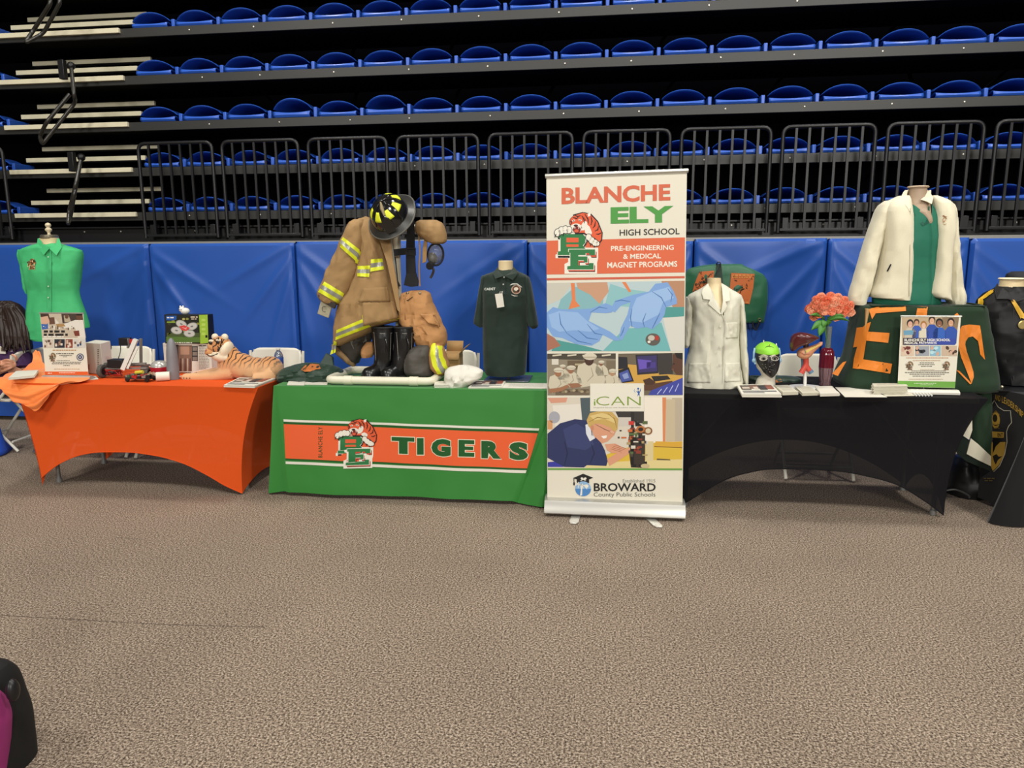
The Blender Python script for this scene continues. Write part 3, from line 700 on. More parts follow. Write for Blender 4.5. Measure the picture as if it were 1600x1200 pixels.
R_([(905, 60), (940, 50), (971, 52), (971, 195), (930, 195), (912, 170), (895, 150), (905, 120)], '5a3a2a', 5); R_([(918, 50), (971, 48), (971, 95), (930, 80)], '1e1814', 6); p2.ell(912, 122, 7, 4, '2a1a14', 7); p2.ell(905, 160, 9, 4, '7c4a3a', 7)
R_([(705, 230), (750, 215), (790, 245), (770, 262), (720, 262)], '4a3024', 7); R_([(712, 262), (900, 235), (910, 255), (760, 300), (712, 300)], '5a3a2a', 6)
R_([(760, 300), (860, 260), (971, 215), (971, 330), (740, 331)], '4048a0', 8)
for i in range(4): p2.stroke([(800 + 40 * i, 325 - i * 6), (830 + 38 * i, 290 - i * 12)], 5, 'b9c0e8', 9)
p2.build('computer_class_photo', None, bn, sharp=80)
p2 = Print(ban, 840, 540, 4.284); R_ = p2.poly
R_([(67, 348), (352, 347), (352, 440), (712, 438), (712, 347), (970, 347), (968, 822), (68, 820)], 'd9cfbe', 0)
R_([(100, 400), (285, 390), (300, 500), (120, 560)], 'e6e0d4', 1); R_([(285, 350), (352, 348), (352, 440), (420, 440), (400, 520), (300, 520)], '4e5c60', 1); p2.ell(112, 480, 38, 40, 'a8a8b0', 2); R_([(67, 350), (200, 348), (190, 380), (90, 385)], 'd89a80', 2); p2.rect(67, 500, 100, 560, 'd49a68', 2)
R_([(520, 440), (712, 438), (712, 520), (560, 520)], '3a3632', 1); p2.rect(540, 480, 640, 540, 'cfc8bc', 2)
R_([(712, 347), (840, 347), (850, 660), (720, 650)], 'efe6d6', 1); R_([(835, 347), (860, 347), (855, 650), (838, 650)], 'd98a5a', 2); p2.rect(860, 360, 920, 640, 'c9b89a', 2); p2.rect(900, 350, 968, 640, 'bcae98', 1)
R_([(560, 690), (780, 650), (968, 640), (968, 822), (320, 818), (330, 780)], 'dcb840', 2); R_([(330, 790), (640, 770), (968, 760), (968, 822), (320, 818)], 'e2cf90', 3); R_([(790, 640), (968, 645), (968, 680), (780, 672)], 'd9a83a', 3); R_([(780, 672), (968, 680), (968, 686), (780, 678)], '8a6a2a', 4); R_([(800, 755), (885, 760), (890, 768), (795, 766)], '6a5a3a', 4)
R_([(68, 780), (170, 770), (175, 812), (68, 812)], '3a3aa0', 3)
R_([(66, 590), (150, 520), (250, 492), (330, 500), (360, 560), (420, 640), (450, 700), (470, 770), (460, 805), (330, 800), (310, 815), (180, 812), (120, 780), (66, 750)], '2c335e', 4)
R_([(170, 560), (260, 520), (330, 560), (380, 660), (320, 700), (200, 680)], '38406e', 5); p2.stroke([(180, 640), (200, 720), (180, 800)], 8, '1e2444', 6); p2.stroke([(360, 660), (380, 720), (350, 790)], 8, '1e2444', 6)
R_([(320, 530), (345, 520), (385, 620), (350, 640), (325, 590)], 'dfe0e6', 7)
R_([(355, 520), (420, 490), (500, 540), (525, 575), (512, 600), (470, 640), (430, 655), (395, 620), (360, 600)], 'd99c7c', 7)
R_([(328, 500), (350, 450), (420, 438), (500, 445), (540, 490), (535, 560), (520, 575), (480, 545), (430, 525), (380, 520), (360, 560), (340, 540)], 'c9a860', 8); R_([(350, 470), (430, 450), (500, 470), (520, 520), (450, 490), (380, 500)], 'e0c684', 9); p2.stroke([(345, 510), (400, 480), (480, 490)], 6, '9a7a3c', 10); p2.stroke([(470, 455), (515, 490), (530, 550)], 6, '9a7a3c', 10)
p2.ell(365, 550, 12, 18, 'c98868', 9); p2.stroke([(385, 525), (450, 560), (495, 578)], 4, '3a2a20', 9); p2.ell(500, 578, 20, 13, 'b9805f', 9, .5); p2.ell(500, 578, 17, 10, 'e0ac8c', 10, .5); R_([(425, 605), (465, 600), (460, 618), (440, 622)], 'f2ece4', 9)
R_([(450, 660), (520, 655), (590, 690), (600, 710), (560, 715), (500, 720), (465, 700)], 'd99c7c', 9); R_([(465, 760), (560, 700), (620, 680), (615, 720), (540, 770), (480, 805)], 'd99c7c', 10)
for i in range(4): p2.stroke([(490 + 8 * i, 690 - 9 * i), (560 + 10 * i, 712 - 8 * i)], 3, 'a8684c', 11)
p2.rect(625, 440, 645, 800, '2a2624', 6); R_([(612, 560), (720, 560), (718, 800), (700, 818), (625, 815), (610, 700)], '3a3028', 6)
for i in range(46):
    x = 520 + 200 * hash1(i * 1.7) if i < 18 else 600 + 120 * hash1(i * 2.3); y = 545 + 140 * hash1(i * 3.1) if i < 18 else 500 + 300 * hash1(i * 4.7)
    p2.rect(x, y, x + 10 + 26 * hash1(i * 5.3), y + 6 + 16 * hash1(i * 6.1), ('1e1a18', 'c96a3a', '8a3a2a', 'd8d2c4', '4a4038', '5a6a40', 'b09a6a')[i % 7], 11 + i % 3)
p2.ell(690, 560, 30, 24, 'b9703c', 15); p2.ell(690, 560, 17, 13, '2a2018', 16); p2.ell(740, 570, 28, 26, '8a5a34', 15); p2.ell(740, 570, 18, 17, 'd8c8a8', 16); p2.rect(610, 505, 645, 530, 'c93a34', 15)
R_([(650, 498), (700, 535), (655, 540)], '1a1818', 15); p2.ell(720, 805, 30, 15, 'c9b48a', 14); p2.rect(722, 640, 775, 770, 'd9c898', 5)
p2.build('robot_workshop_photo', None, bn, sharp=80)
p2 = Print(ban, 840, 540, 4.284); R_ = p2.poly
R_([(68, 820), (968, 822), (968, 834), (68, 832)], '6aa045', 3)
R_([(352, 254), (712, 252), (712, 440), (352, 440)], 'e9e4d4', 14)
p2.rect(377, 372, 387, 400, '7fa03c', 16); p2.rect(377, 360, 387, 366, '7fa03c', 16)
p2.text('CAN', 392, 340, 690, 400, '7f9a3c', 16, 0.0, -0.012); p2.text('Integrated Career with Academic Instruction', 375, 411, 688, 419, '3a3c30', 16)
R_([(655, 300), (668, 308), (672, 295), (680, 310), (692, 280), (690, 302), (682, 318), (684, 345), (678, 328), (668, 340), (672, 318)], '2f5fa8', 17); p2.ell(673, 288, 7, 7, '2f5fa8', 17); p2.stroke([(650, 290), (646, 302), (655, 316)], 4, '5a9ad0', 17)
p2.build('ican_card', None, bn, sharp=80)
p2 = Print(ban, 840, 540, 4.284); R_ = p2.poly
R_([(237, 886), (305, 857), (372, 884), (305, 912)], '1e1c1c', 2); R_([(262, 895), (345, 893), (345, 920), (262, 920)], '1e1c1c', 1); p2.stroke([(243, 888), (245, 930)], 5, '1e1c1c', 2); p2.rect(239, 915, 249, 935, '1e1c1c', 2)
p2.ell(305, 958, 53, 50, '8fb6dc', 3); p2.ell(305, 958, 53, 50, '4f88c4', 4, 0, 18, 0, pi); p2.ell(327, 940, 14, 12, 'ece8da', 5); R_([(285, 930), (300, 935), (298, 1000), (284, 1005), (290, 960)], 'ece8da', 6)
for a in range(5): p2.stroke([(290, 936), (290 + 32 * cos(a * .8 + 2.6), 930 - 18 * sin(a * .8 + .2)), (290 + 46 * cos(a * .75 + 2.8), 945 + 4 * a)], 8, 'ece8da', 6)
p2.ell(298, 890, 10, 8, 'ece8da', 6, .5); p2.ell(318, 890, 10, 8, 'ece8da', 6, -.5); p2.stroke([(285, 905), (305, 895), (325, 905)], 6, 'ece8da', 6)
p2.text('Established 1915', 570, 893, 788, 915, '8c8a84', 3, 0.0, -0.005); p2.text('BROWARD', 376, 920, 790, 975, '1e1c1c', 3, 0.0, 0.02); p2.text('County Public Schools', 376, 982, 788, 1018, '3c3a38', 3, 0.0, -0.008)
p2.build('district_logo', None, bn, sharp=80)
# ================================================================== GARMENTS AND MANNEQUINS
class Body:
    """rounded cloth volume: rows (y, left, right, half depth[, depth shift]) in sketch units, standing about the plane Y"""
    def __init__(s, rows, Y, ox, oy, k, e=2.4, fold=0.0, fx=9, seed=0, dy=0.0):
        s.rows = [tuple(r) + (0.0,) * (5 - len(r)) for r in rows]; s.Y, s.ox, s.oy, s.k, s.e, s.fold, s.fx, s.seed, s.dy = Y, ox, oy, k, e, fold, fx, seed, dy
    def P(s, x, y, Y): return at(s.ox + x / s.k, s.oy + y / s.k, Y)
    def pt(s, a, y, grow=0.0):
        L, R, d, sh = interp(s.rows, y)
        c, n = cos(a), sin(a); q = 2 / s.e
        cx, hw = (L + R) / 2, (R - L) / 2
        x = cx + hw * (1 if c > 0 else -1) * abs(c) ** q
        y_ = (d + grow) * (-1 if n > 0 else 1) * abs(n) ** q
        p = s.P(x, y, s.Y + s.dy + sh); p.y += y_
        p.x += grow * c
        if s.fold:
            f = s.fold * (vnoise(x / s.k * s.fx * .02 + s.seed, y / s.k * s.fx * .007 + s.seed) * 1.6 + vnoise(x / s.k * s.fx * .05 - s.seed, y / s.k * s.fx * .03) * 0.7)
            p.y += -f * max(0, n) ** 0.7; p.x += f * 0.3 * c
        return p
    def mesh(s, n=44, m=30, mb=None, mt=None, cap0=True, cap1=True):
        mb = mb or MB(); y0, y1 = s.rows[0][0], s.rows[-1][0]
        ys = sorted(set([lerp(y0, y1, j / m) for j in range(m + 1)] + [r[0] for r in s.rows]))
        A = []
        for i in range(n):
            p = 2 * pi * (i + .5) / n; c, q = cos(p), sin(p); r = (abs(c) ** s.e + abs(q) ** s.e) ** (1 / s.e); A.append(atan2((abs(q) / r) ** (s.e / 2) * (1 if q > 0 else -1), (abs(c) / r) ** (s.e / 2) * (1 if c > 0 else -1)))
        mb.loft([[s.pt(a, y) for a in A] for y in ys], mt, True, cap0, cap1); return mb
    def surf(s, x, y):
        L, R, d, sh = interp(s.rows, y); cx, hw = (L + R) / 2, max(1e-6, (R - L) / 2)
        c = max(-0.995, min(0.995, (x - cx) / hw)); n = (1 - abs(c) ** s.e) ** (1 / s.e); f = 0; nn = n ** (s.e / 2)
        p = s.P(x, y, s.Y + s.dy + sh); p.y -= d * n
        if s.fold:
            f = s.fold * (vnoise(x / s.k * s.fx * .02 + s.seed, y / s.k * s.fx * .007 + s.seed) * 1.6 + vnoise(x / s.k * s.fx * .05 - s.seed, y / s.k * s.fx * .03) * 0.7)
            p.y -= f * max(0, nn) ** 0.7; p.x += f * 0.3 * c
        return p
    def front(s, px, py, lift):
        x, y = (px - s.ox) * s.k, (py - s.oy) * s.k; x0, y0 = x, y
        for _ in range(4):
            qx, qy = project(s.surf(x, y)); x += (px - qx) * s.k; y += (py - qy) * s.k
        p = s.surf(x, y); return p - (p - EYE).normalized() * (lift + 0.004)
    def patch(s, quad, m, lift=0.002, nu=10, nv=6, mb=None, thick=0.0):
        """cloth patch sewn on the front; quad in sketch units TL TR BR BL"""
        mb = mb or MB()
        def fn(u, v):
            x = lerp(lerp(quad[0][0], quad[1][0], u), lerp(quad[3][0], quad[2][0], u), v); y = lerp(lerp(quad[0][1], quad[1][1], u), lerp(quad[3][1], quad[2][1], u), v)
            return s.front(s.ox + x / s.k, s.oy + y / s.k, lift)
        mb.grid(fn, nu, nv, m); return mb
def quad3(B, pts, d0, d1, m, mb=None, th=0.004):
    """free flap: sketch points, each its own depth; given thickness"""
    mb = mb or MB(); n = len(pts)
    a = [B.P(x, y, B.Y + d) for x, y, d in pts]; b = [p + Vector((0, th, 0)) for p in a]
    tri = tessellate_polygon([[Vector((x, -y, 0)) for x, y, d in pts]])
    mb.add(a + b, [tuple(t) for t in tri] + [tuple(i + n for i in reversed(t)) for t in tri] + [(i, i + n, (i + 1) % n + n, (i + 1) % n) for i in range(n)], m)
    return mb
CREAMM = mat('cream_mannequin', 'dcc79c', 0.5)
def neck(name, label, B, pts, Y, m, body=None, loc=None):
    """mannequin neck column pts rows (y,l,r)"""
    t = thing(name, label, 'mannequin', loc)
    nb = Body([(y, l, r, (r - l) / 2 / B.k / F_PX * Y * 1.0) for y, l, r in pts], Y, B.ox, B.oy, B.k, 2.0)
    nb.mesh(24, 12).build('neck', m, t, sharp=50)
    return t
# ---------------- green dress shirt on a dress form, behind the orange table
Y_ = 5.36
S = Body([(160, 245, 365, .05), (175, 200, 410, .075), (192, 150, 470, .085), (207, 122, 506, .085), (235, 124, 508, .09), (280, 140, 500, .105), (340, 160, 492, .12), (400, 172, 486, .115), (460, 184, 484, .10), (520, 182, 498, .105), (580, 177, 518, .115), (640, 172, 535, .125), (688, 166, 546, .13), (694, 168, 520, .13), (704, 180, 505, .13), (720, 187, 502, .13), (750, 192, 496, .13), (764, 240, 440, .125)], Y_, 0, 340, 4, 2.3, .010, 8, 1)
fl = at(76, 530, Y_); DF = thing('dress_form', 'cream dress form with a turned finial wearing the green dress shirt', 'mannequin', (fl.x, Y_, 0))
Body([(128, 255, 362, .058), (150, 257, 360, .056), (190, 250, 366, .06), (230, 190, 440, .05)], Y_, 0, 340, 4, 2.0).mesh(28, 8).build('neck', CREAMM, DF)
Body([(230, 190, 440, .06), (340, 200, 450, .09), (460, 215, 455, .08), (640, 205, 490, .09), (700, 210, 490, .09)], Y_, 0, 340, 4, 2.2).mesh(28, 10).build('torso', CREAMM, DF)
NICK = mat('brushed_nickel', 'a79f8a', 0.3, metal=0.85)
nc = at(77.3, 372.5, Y_); MB().lathe([(0.0, 0), (0.062, 0), (0.064, .005), (0.064, .024), (0.055, .03), (0.0, .031)], (nc.x, Y_, nc.z - 0.002), n=28).build('neck_cap', NICK, DF)
WOODF = mat('pale_turned_finial', 'cdbf9f', 0.4)
MB().lathe([(0, 0), (.014, 0), (.010, .008), (.012, .02), (.023, .032), (.025, .04), (.018, .05), (.011, .056), (.019, .064), (.022, .074), (.016, .086), (.006, .092), (0, .093)], (nc.x, Y_, nc.z + .028), n=20).build('finial', WOODF, DF)
MB().tube([(fl.x, Y_, 0.02), (fl.x, Y_, fl.z + 0.08)], 0.016).build('pole', NICK, DF)
MB().lathe([(0, 0), (.2, 0), (.2, .012), (.03, .03), (0, .03)], (fl.x, Y_, 0), n=28).build('base', NICK, DF)
SHG = mat('bright_green_shirt_cotton', '3cae6c', 0.75, noise=0.05, nscale=30, bump=0.05)
sh = thing('dress_shirt', 'bright green button-up dress shirt on the dress form behind the orange table', 'shirt', (fl.x, Y_, fl.z))
S.mesh(56, 40, cap0=False).build('body', SHG, sh)
for rows in ([(200, 116, 160, .03), (230, 118, 165, .04), (300, 135, 185, .045), (380, 150, 195, .045), (440, 158, 192, .045), (475, 178, 190, .04)], [(205, 470, 508, .03), (230, 470, 514, .04), (300, 468, 506, .045), (380, 470, 497, .045), (430, 474, 488, .04), (450, 476, 484, .03)]):
    Body(rows, Y_ + .06, 0, 340, 4, 2.2, .008, 9, 3).mesh(20, 14).build('sleeve', SHG, sh)
mb = quad3(S, [(235, 130, -.03), (228, 182, -.07), (272, 236, -.115), (306, 194, -.10), (262, 160, -.075), (252, 128, -.03)], 0, 0, SHG)
quad3(S, [(370, 132, -.03), (386, 185, -.07), (352, 237, -.115), (308, 194, -.10), (350, 162, -.075), (358, 130, -.03)], 0, 0, SHG, mb); mb.build('collar', SHG, sh, bevel=.002)
SHG2 = mat('green_shirt_placket', '38a466', 0.75)
S.patch([(288, 205), (322, 205), (322, 750), (292, 750)], SHG2, .003, 4, 40).build('placket', SHG2, sh)
for yy in (246, 430, 500):
    p = S.front(303 / 4, 340 + yy / 4, .006); MB().lathe([(0, 0), (.006, 0), (.006, .003), (0, .003)], p, n=10, R=Matrix.Rotation(pi / 2, 3, 'X')).build('button', mat('pearl_button', 'b8d8bc', .3), sh)
pr = Print(S.front, 0, 340, 4); emblem(pr, 168, 256, 224, 326, 6, False, ('5c4a2a', 'b5713a', '2a2218', 'd8c08c')); pr.build('chest_emblem', None, sh, sharp=80)
# ---------------- dark green polo on a stand on the green table
Y_ = 4.82; PB_ = (700, 380, 5)
POLO = mat('dark_green_polo_knit', '10261c', 0.8, noise=0.06, nscale=40, sheen=0.15, bump=.04)
S = Body([(205, 380, 520, .05), (225, 345, 560, .07), (245, 290, 605, .085), (262, 266, 630, .09), (320, 268, 628, .10), (400, 272, 624, .125), (470, 274, 620, .125), (560, 274, 622, .11), (640, 273, 626, .11), (720, 273, 627, .11), (800, 274, 621, .115), (880, 276, 617, .12), (960, 277, 611, .12), (1000, 284, 607, .12), (1022, 300, 602, .12)], Y_, *PB_, 2.2, .012, 7, 5)
bs = atz(794, 593, TZ + .004)
mn = thing('display_mannequin', 'cream headless mannequin on a post and plate wearing the dark green polo', 'mannequin', (bs.x, Y_, TZ + .004))
nk = Body([(140, 394, 508, .052), (160, 394, 507, .052), (200, 393, 508, .054), (240, 385, 516, .06), (270, 340, 560, .06)], Y_, *PB_, 2.0).mesh(28, 10, cap0=False)
rg = [at(700 + (451 + 57 * cos(a)) / 5, 380 + (140 - 1.2 * 0 - 10 * cos(a) * 0.6 + 0) / 5, Y_) + Vector((0, -.05 * sin(a), .012 * cos(a) * 0)) for a in [2 * pi * i / 28 for i in range(28)]]
nk.build('neck', CREAMM, mn)
tp = at(700 + 451 / 5, 380 + 141 / 5, Y_); MB().lathe([(0, 0), (.044, 0), (.047, .003), (.044, .007), (0, .008)], tp + Vector((0, 0, -.003)), n=28).build('neck_cap', mat('pale_cream_cap', 'eadcb8', .45), mn)
Body([(270, 330, 570, .05), (400, 320, 580, .08), (640, 330, 570, .07), (960, 330, 560, .07)], Y_, *PB_, 2.2).mesh(24, 10).build('torso', CREAMM, mn)
MB().tube([(bs.x, Y_, TZ + .01), (bs.x, Y_, at(794, 560, Y_).z)], .009).build('post', METAL, mn)
MB().box((bs.x - .0, Y_, TZ + .009), (.30, .26, .008)).build('base_plate', mat('smoky_base_plate', '50565c', .25, spec=.6), mn, bevel=.003)
po = thing('polo_shirt', 'dark green short-sleeved CADET polo on the mannequin on the green table', 'shirt', (bs.x, Y_, at(794, 584, Y_).z))
S.mesh(52, 40, cap0=False).build('body', POLO, po)
for rows in ([(252, 270, 300, .05), (262, 262, 310, .06), (320, 250, 300, .065), (400, 236, 290, .07), (480, 224, 284, .07), (560, 211, 280, .07), (618, 200, 276, .07), (640, 225, 272, .065), (654, 250, 268, .05)], [(258, 600, 625, .05), (270, 600, 637, .06), (340, 600, 654, .065), (420, 604, 669, .07), (500, 606, 683, .07), (580, 610, 696, .07), (640, 628, 706, .07), (655, 645, 700, .06), (664, 655, 688, .05)]):
    Body(rows, Y_ + .01, *PB_, 2.2, .006, 9, 3).mesh(22, 14).build('sleeve', POLO, po)
mb = quad3(S, [(388, 185, -.02), (350, 235, -.085), (368, 280, -.115), (438, 255, -.12), (400, 228, -.075)], 0, 0, POLO, None, .006)
quad3(S, [(512, 182, -.02), (552, 232, -.085), (505, 290, -.115), (440, 255, -.12), (490, 228, -.075)], 0, 0, POLO, mb, .006); mb.build('collar', POLO, po, bevel=.002)
S.patch([(412, 262), (452, 262), (448, 400), (412, 400)], mat('polo_placket', '0e2219', .8), .003, 4, 12).build('placket', None, po)
for x, y in ((438, 265), (433, 321), (424, 381)):
    MB().lathe([(0, 0), (.005, 0), (.005, .003), (0, .003)], S.front(700 + x / 5, 380 + y / 5, .008), n=10, R=Matrix.Rotation(pi / 2, 3, 'X')).build('button', mat('grey_button', 'b4b8b0', .35), po)
pr = Print(S.front, *PB_); pr.text('CADET', 283, 349, 370, 368, 'd8dcd2', 6, -.02, .03, 1.1); pr.build('cadet_lettering', None, po, sharp=80)
pr = Print(S.front, *PB_)
pr.ell(532, 362, 38, 36, 'c2a48c', 6); pr.ell(532, 362, 30, 28, '7c4a34', 7); pr.ell(532, 358, 17, 15, 'e0d4c0', 8); pr.ell(518, 375, 8, 10, '2c4a34', 9); pr.ell(548, 372, 8, 10, '3a2c24', 9); pr.stroke([(505, 345), (532, 332), (562, 345)], 5, '3a2418', 9)
pr.stroke([(484, 328), (505, 318), (540, 318), (578, 345)], 8, 'e6e2d6', 6); pr.stroke([(494, 402), (520, 412), (545, 412)], 7, 'e6e2d6', 6); pr.build('chest_emblem', None, po, sharp=80)
tg = thing('price_tag', 'small white hang tag on the front of the dark green polo', 'tag', S.front(780, 460, .01))
mb = MB(); pp_ = [S.front(700 + x / 5, 380 + y / 5, .012) for x, y in ((366, 398), (425, 390), (440, 496), (384, 506))]
mb.add(pp_ + [p + Vector((0, .001, 0)) for p in pp_], [(0, 1, 2, 3), (7, 6, 5, 4), (0, 4, 5, 1), (1, 5, 6, 2), (2, 6, 7, 3), (3, 7, 4, 0)]); mb.build('card', mat('white_card', 'd9d5c8', .6), tg)
MB().tube([S.front(700 + x / 5, 380 + y / 5, .012) for x, y in ((398, 396), (408, 378), (416, 384))], .0012, n=6).build('string', mat('white_card', 'd9d5c8'), tg)
# ---------------- white lab coat on the black table
Y_ = 4.72; LB = (1050, 390, 5)
COAT = mat('white_cotton_twill', 'd2cfbd', 0.8, noise=0.03, nscale=30, bump=.05)
S = Body([(262, 285, 390, .05), (300, 238, 445, .08), (330, 180, 495, .095), (355, 130, 535, .10), (380, 118, 545, .105), (450, 150, 530, .125), (520, 160, 522, .135), (620, 152, 520, .12), (750, 140, 522, .12), (850, 118, 528, .13), (950, 98, 538, .14), (1040, 90, 548, .145), (1062, 90, 530, .145), (1085, 92, 470, .14), (1104, 100, 430, .13), (1112, 150, 330, .10)], Y_, *LB, 2.3, .014, 8, 11)
bs = S.P(330, 1090, Y_)
mn = thing('display_mannequin', 'cream headless mannequin torso wearing the white lab coat', 'mannequin', (bs.x, Y_, TZ + .004))
Body([(222, 277, 381, .046), (260, 277, 384, .048), (300, 262, 400, .06), (340, 240, 420, .085), (400, 230, 430, .112), (450, 240, 420, .131), (500, 270, 410, .132), (560, 240, 430, .09), (700, 210, 440, .08), (1040, 180, 450, .09)], Y_, *LB, 2.0).mesh(32, 18).build('torso', CREAMM, mn)
lc = thing('lab_coat', 'white buttoned lab coat on the mannequin between the tall banner and the green-capped head', 'coat', (bs.x, Y_, bs.z))
# open V at the chest
class VBody(Body):
    pass
mb = MB(); ys = [262 + (1112 - 262) * j / 48 for j in range(49)]
rings = []
for y in ys:
    half = 0.0
    if y < 505: half = lerp(58, 3, (y - 262) / (505 - 262))
    cx = lerp(332, 380, min(1, (y - 262) / 243))
    L, R, d, shf = interp(S.rows, y); c0 = ((L + R) / 2); hw = (R - L) / 2
    def ang(xx): 
        c = max(-1, min(1, (xx - c0) / hw)); return math.acos((1 if c > 0 else -1) * abs(c) ** (S.e / 2))
    aR, aL = ang(cx + half), ang(cx - half)
    rings.append([S.pt(aL + (2 * pi - (aL - aR)) * i / 59, y) for i in range(60)])
mb.loft(rings, None, closed=False); mb.build('body', COAT, lc, solid=.003)
for rows in ([(372, 108, 140, .05), (390, 103, 160, .06), (470, 97, 165, .06), (560, 94, 160, .06), (650, 91, 152, .06), (740, 88, 142, .055), (765, 92, 122, .04)], [(352, 515, 540, .05), (375, 512, 549, .06), (450, 512, 563, .065), (550, 516, 573, .065), (650, 518, 579, .065), (750, 522, 584, .065), (850, 528, 591, .065), (950, 542, 598, .06), (1030, 556, 594, .055), (1050, 562, 590, .05)]):
    Body(rows, Y_ + .015, *LB, 2.2, .012, 12, 8).mesh(24, 24).build('sleeve', COAT, lc)
mb = quad3(S, [(283, 262, -.055), (240, 310, -.10), (232, 335, -.11), (245, 388, -.125), (298, 392, -.135), (282, 425, -.14), (380, 512, -.147), (384, 500, -.145), (330, 400, -.135), (300, 320, -.10)], 0, 0, COAT, None, .005)
quad3(S, [(386, 262, -.055), (448, 318, -.10), (456, 398, -.125), (420, 408, -.135), (432, 440, -.14), (390, 512, -.147), (382, 500, -.147), (398, 400, -.135), (392, 320, -.10)], 0, 0, COAT, mb, .005); mb.build('lapels', COAT, lc, bevel=.002)
COATS = mat('lab_coat_seam', 'b5b2a0', .85)
pr = Print(S.front, *LB); pr.stroke([(384, 505), (410, 560), (412, 640), (400, 760), (396, 900), (394, 1050)], 5, 'b2af9e', 8); pr.build('front_edge', None, lc, sharp=80)
for q in ([(420, 572), (516, 568), (514, 690), (422, 694)], [(130, 888), (300, 885), (300, 1040), (118, 1040)], [(415, 885), (530, 885), (540, 1030), (412, 1035)]):
    S.patch(q, COAT, .0, 14, 12).build('pocket', COAT, lc, solid=.002)
for y in (600, 760, 900): MB().lathe([(0, 0), (.007, 0), (.007, .003), (0, .003)], S.front(1050 + 377 / 5, 390 + y / 5, .006), n=10, R=Matrix.Rotation(pi / 2, 3, 'X')).build('button', mat('white_button', 'cfccbc', .35), lc)
# ---------------- white fleece jacket over green scrubs, on the box on the black table
Y_ = 4.84; FB = (1280, 270, 3.244)
SCR = mat('green_scrub_cotton', '14664f', 0.75, noise=.05, nscale=30)
FLE = mat('cream_fleece', 'd9d2b8', 0.95, noise=.04, nscale=120, bump=.15, bscale=300, sheen=.2)
TAUPE = mat('taupe_mannequin', 'a58e78', 0.5)
S = Body([(150, 455, 550, .05), (180, 440, 580, .08), (250, 400, 610, .10), (350, 340, 620, .115), (450, 320, 620, .105), (560, 300, 615, .11), (640, 272, 608, .12), (668, 272, 610, .12)], Y_, *FB, 2.3, .006, 6, 2)
bs = S.P(440, 668, Y_)
BOXTOP = bs.z - .005
mn = thing('display_mannequin', 'taupe headless mannequin wearing the white fleece jacket and green scrubs', 'mannequin', (bs.x, Y_, BOXTOP))
Body([(72, 457, 545, .05), (100, 456, 546, .048), (140, 450, 552, .05), (165, 440, 565, .066), (200, 450, 560, .098), (245, 490, 560, .108), (300, 470, 560, .08), (650, 330, 560, .08)], Y_, *FB, 2.0).mesh(32, 22).build('torso', TAUPE, mn)
MB().lathe([(0, 0), (.058, 0), (.061, .004), (.056, .01), (0, .012)], at(1280 + 501 / 3.244, 270 + 73 / 3.244, Y_) + Vector((0, 0, -.004)), n=28).build('neck_cap', mat('taupe_cap', 'b8a28a', .45), mn)
sc = thing('scrub_top', 'green v-neck scrub top under the open white fleece jacket', 'shirt', (bs.x, Y_, bs.z))
mb = MB(); rings = []
for y in [150 + 518 * j / 40 for j in range(41)]:
    half = lerp(52, 1, (y - 150) / 98) if y < 248 else 0.0
    L, R, d, shf = interp(S.rows, y); c0 = (L + R) / 2; hw = (R - L) / 2; cx = lerp(502, 530, min(1, (y - 150) / 98))
    def ang(xx):
        c = max(-1, min(1, (xx - c0) / hw)); return math.acos((1 if c > 0 else -1) * abs(c) ** (S.e / 2))
    aR, aL = ang(cx + half), ang(cx - half); rings.append([S.pt(aL + (2 * pi - (aL - aR)) * i / 47, y) for i in range(48)])
mb.loft(rings, None, closed=False); mb.build('body', SCR, sc, solid=.003)
pr = Print(S.front, *FB); pr.stroke([(450, 165), (478, 215), (530, 262), (552, 250), (556, 170)], 16, '105845', 5); pr.build('neckline', None, sc, sharp=80)
fj = thing('fleece_jacket', 'cream white zip-up fleece jacket worn open over green scrubs above the blanket', 'jacket', (bs.x, Y_, bs.z))
JL = Body([(118, 400, 452, .05), (135, 365, 458, .075), (150, 335, 461, .09), (175, 318, 463, .11), (200, 312, 463, .12), (300, 314, 463, .14), (400, 308, 462, .14), (500, 292, 460, .14), (560, 275, 457, .145), (610, 254, 453, .15), (630, 262, 447, .15), (640, 330, 442, .14)], Y_, *FB, 2.6, .008, 6, 4)
JR = Body([(118, 548, 595, .05), (135, 552, 635, .075), (155, 560, 662, .10), (200, 564, 672, .12), (300, 560, 664, .14), (400, 558, 650, .14), (500, 546, 646, .14), (560, 530, 641, .145), (605, 518, 639, .15), (625, 540, 638, .15), (640, 610, 636, .13)], Y_, *FB, 2.6, .008, 6, 6)
JL.mesh(40, 26).build('front_panel', FLE, fj); JR.mesh(40, 26).build('front_panel', FLE, fj)
for rows in ([(142, 335, 365, .06), (165, 305, 350, .075), (200, 285, 345, .08), (260, 262, 336, .08), (320, 240, 322, .08), (400, 215, 302, .08), (480, 192, 286, .08), (560, 168, 266, .08), (620, 151, 250, .075), (650, 148, 240, .075), (668, 160, 234, .07)], [(142, 630, 655, .06), (170, 634, 672, .075), (220, 640, 686, .08), (300, 640, 693, .08), (400, 641, 703, .08), (500, 643, 715, .08), (580, 645, 726, .075), (650, 648, 736, .075), (664, 655, 734, .07)]):
    Body(rows, Y_ + .01, *FB, 2.2, .012, 9, 7).mesh(24, 24).build('sleeve', FLE, fj)
mb = quad3(S, [(455, 84, -.01), (430, 95, -.03), (415, 125, -.06), (440, 165, -.11), (462, 200, -.125), (463, 170, -.10), (446, 140, -.05), (447, 105, -.02)], 0, 0, FLE, None, .012)
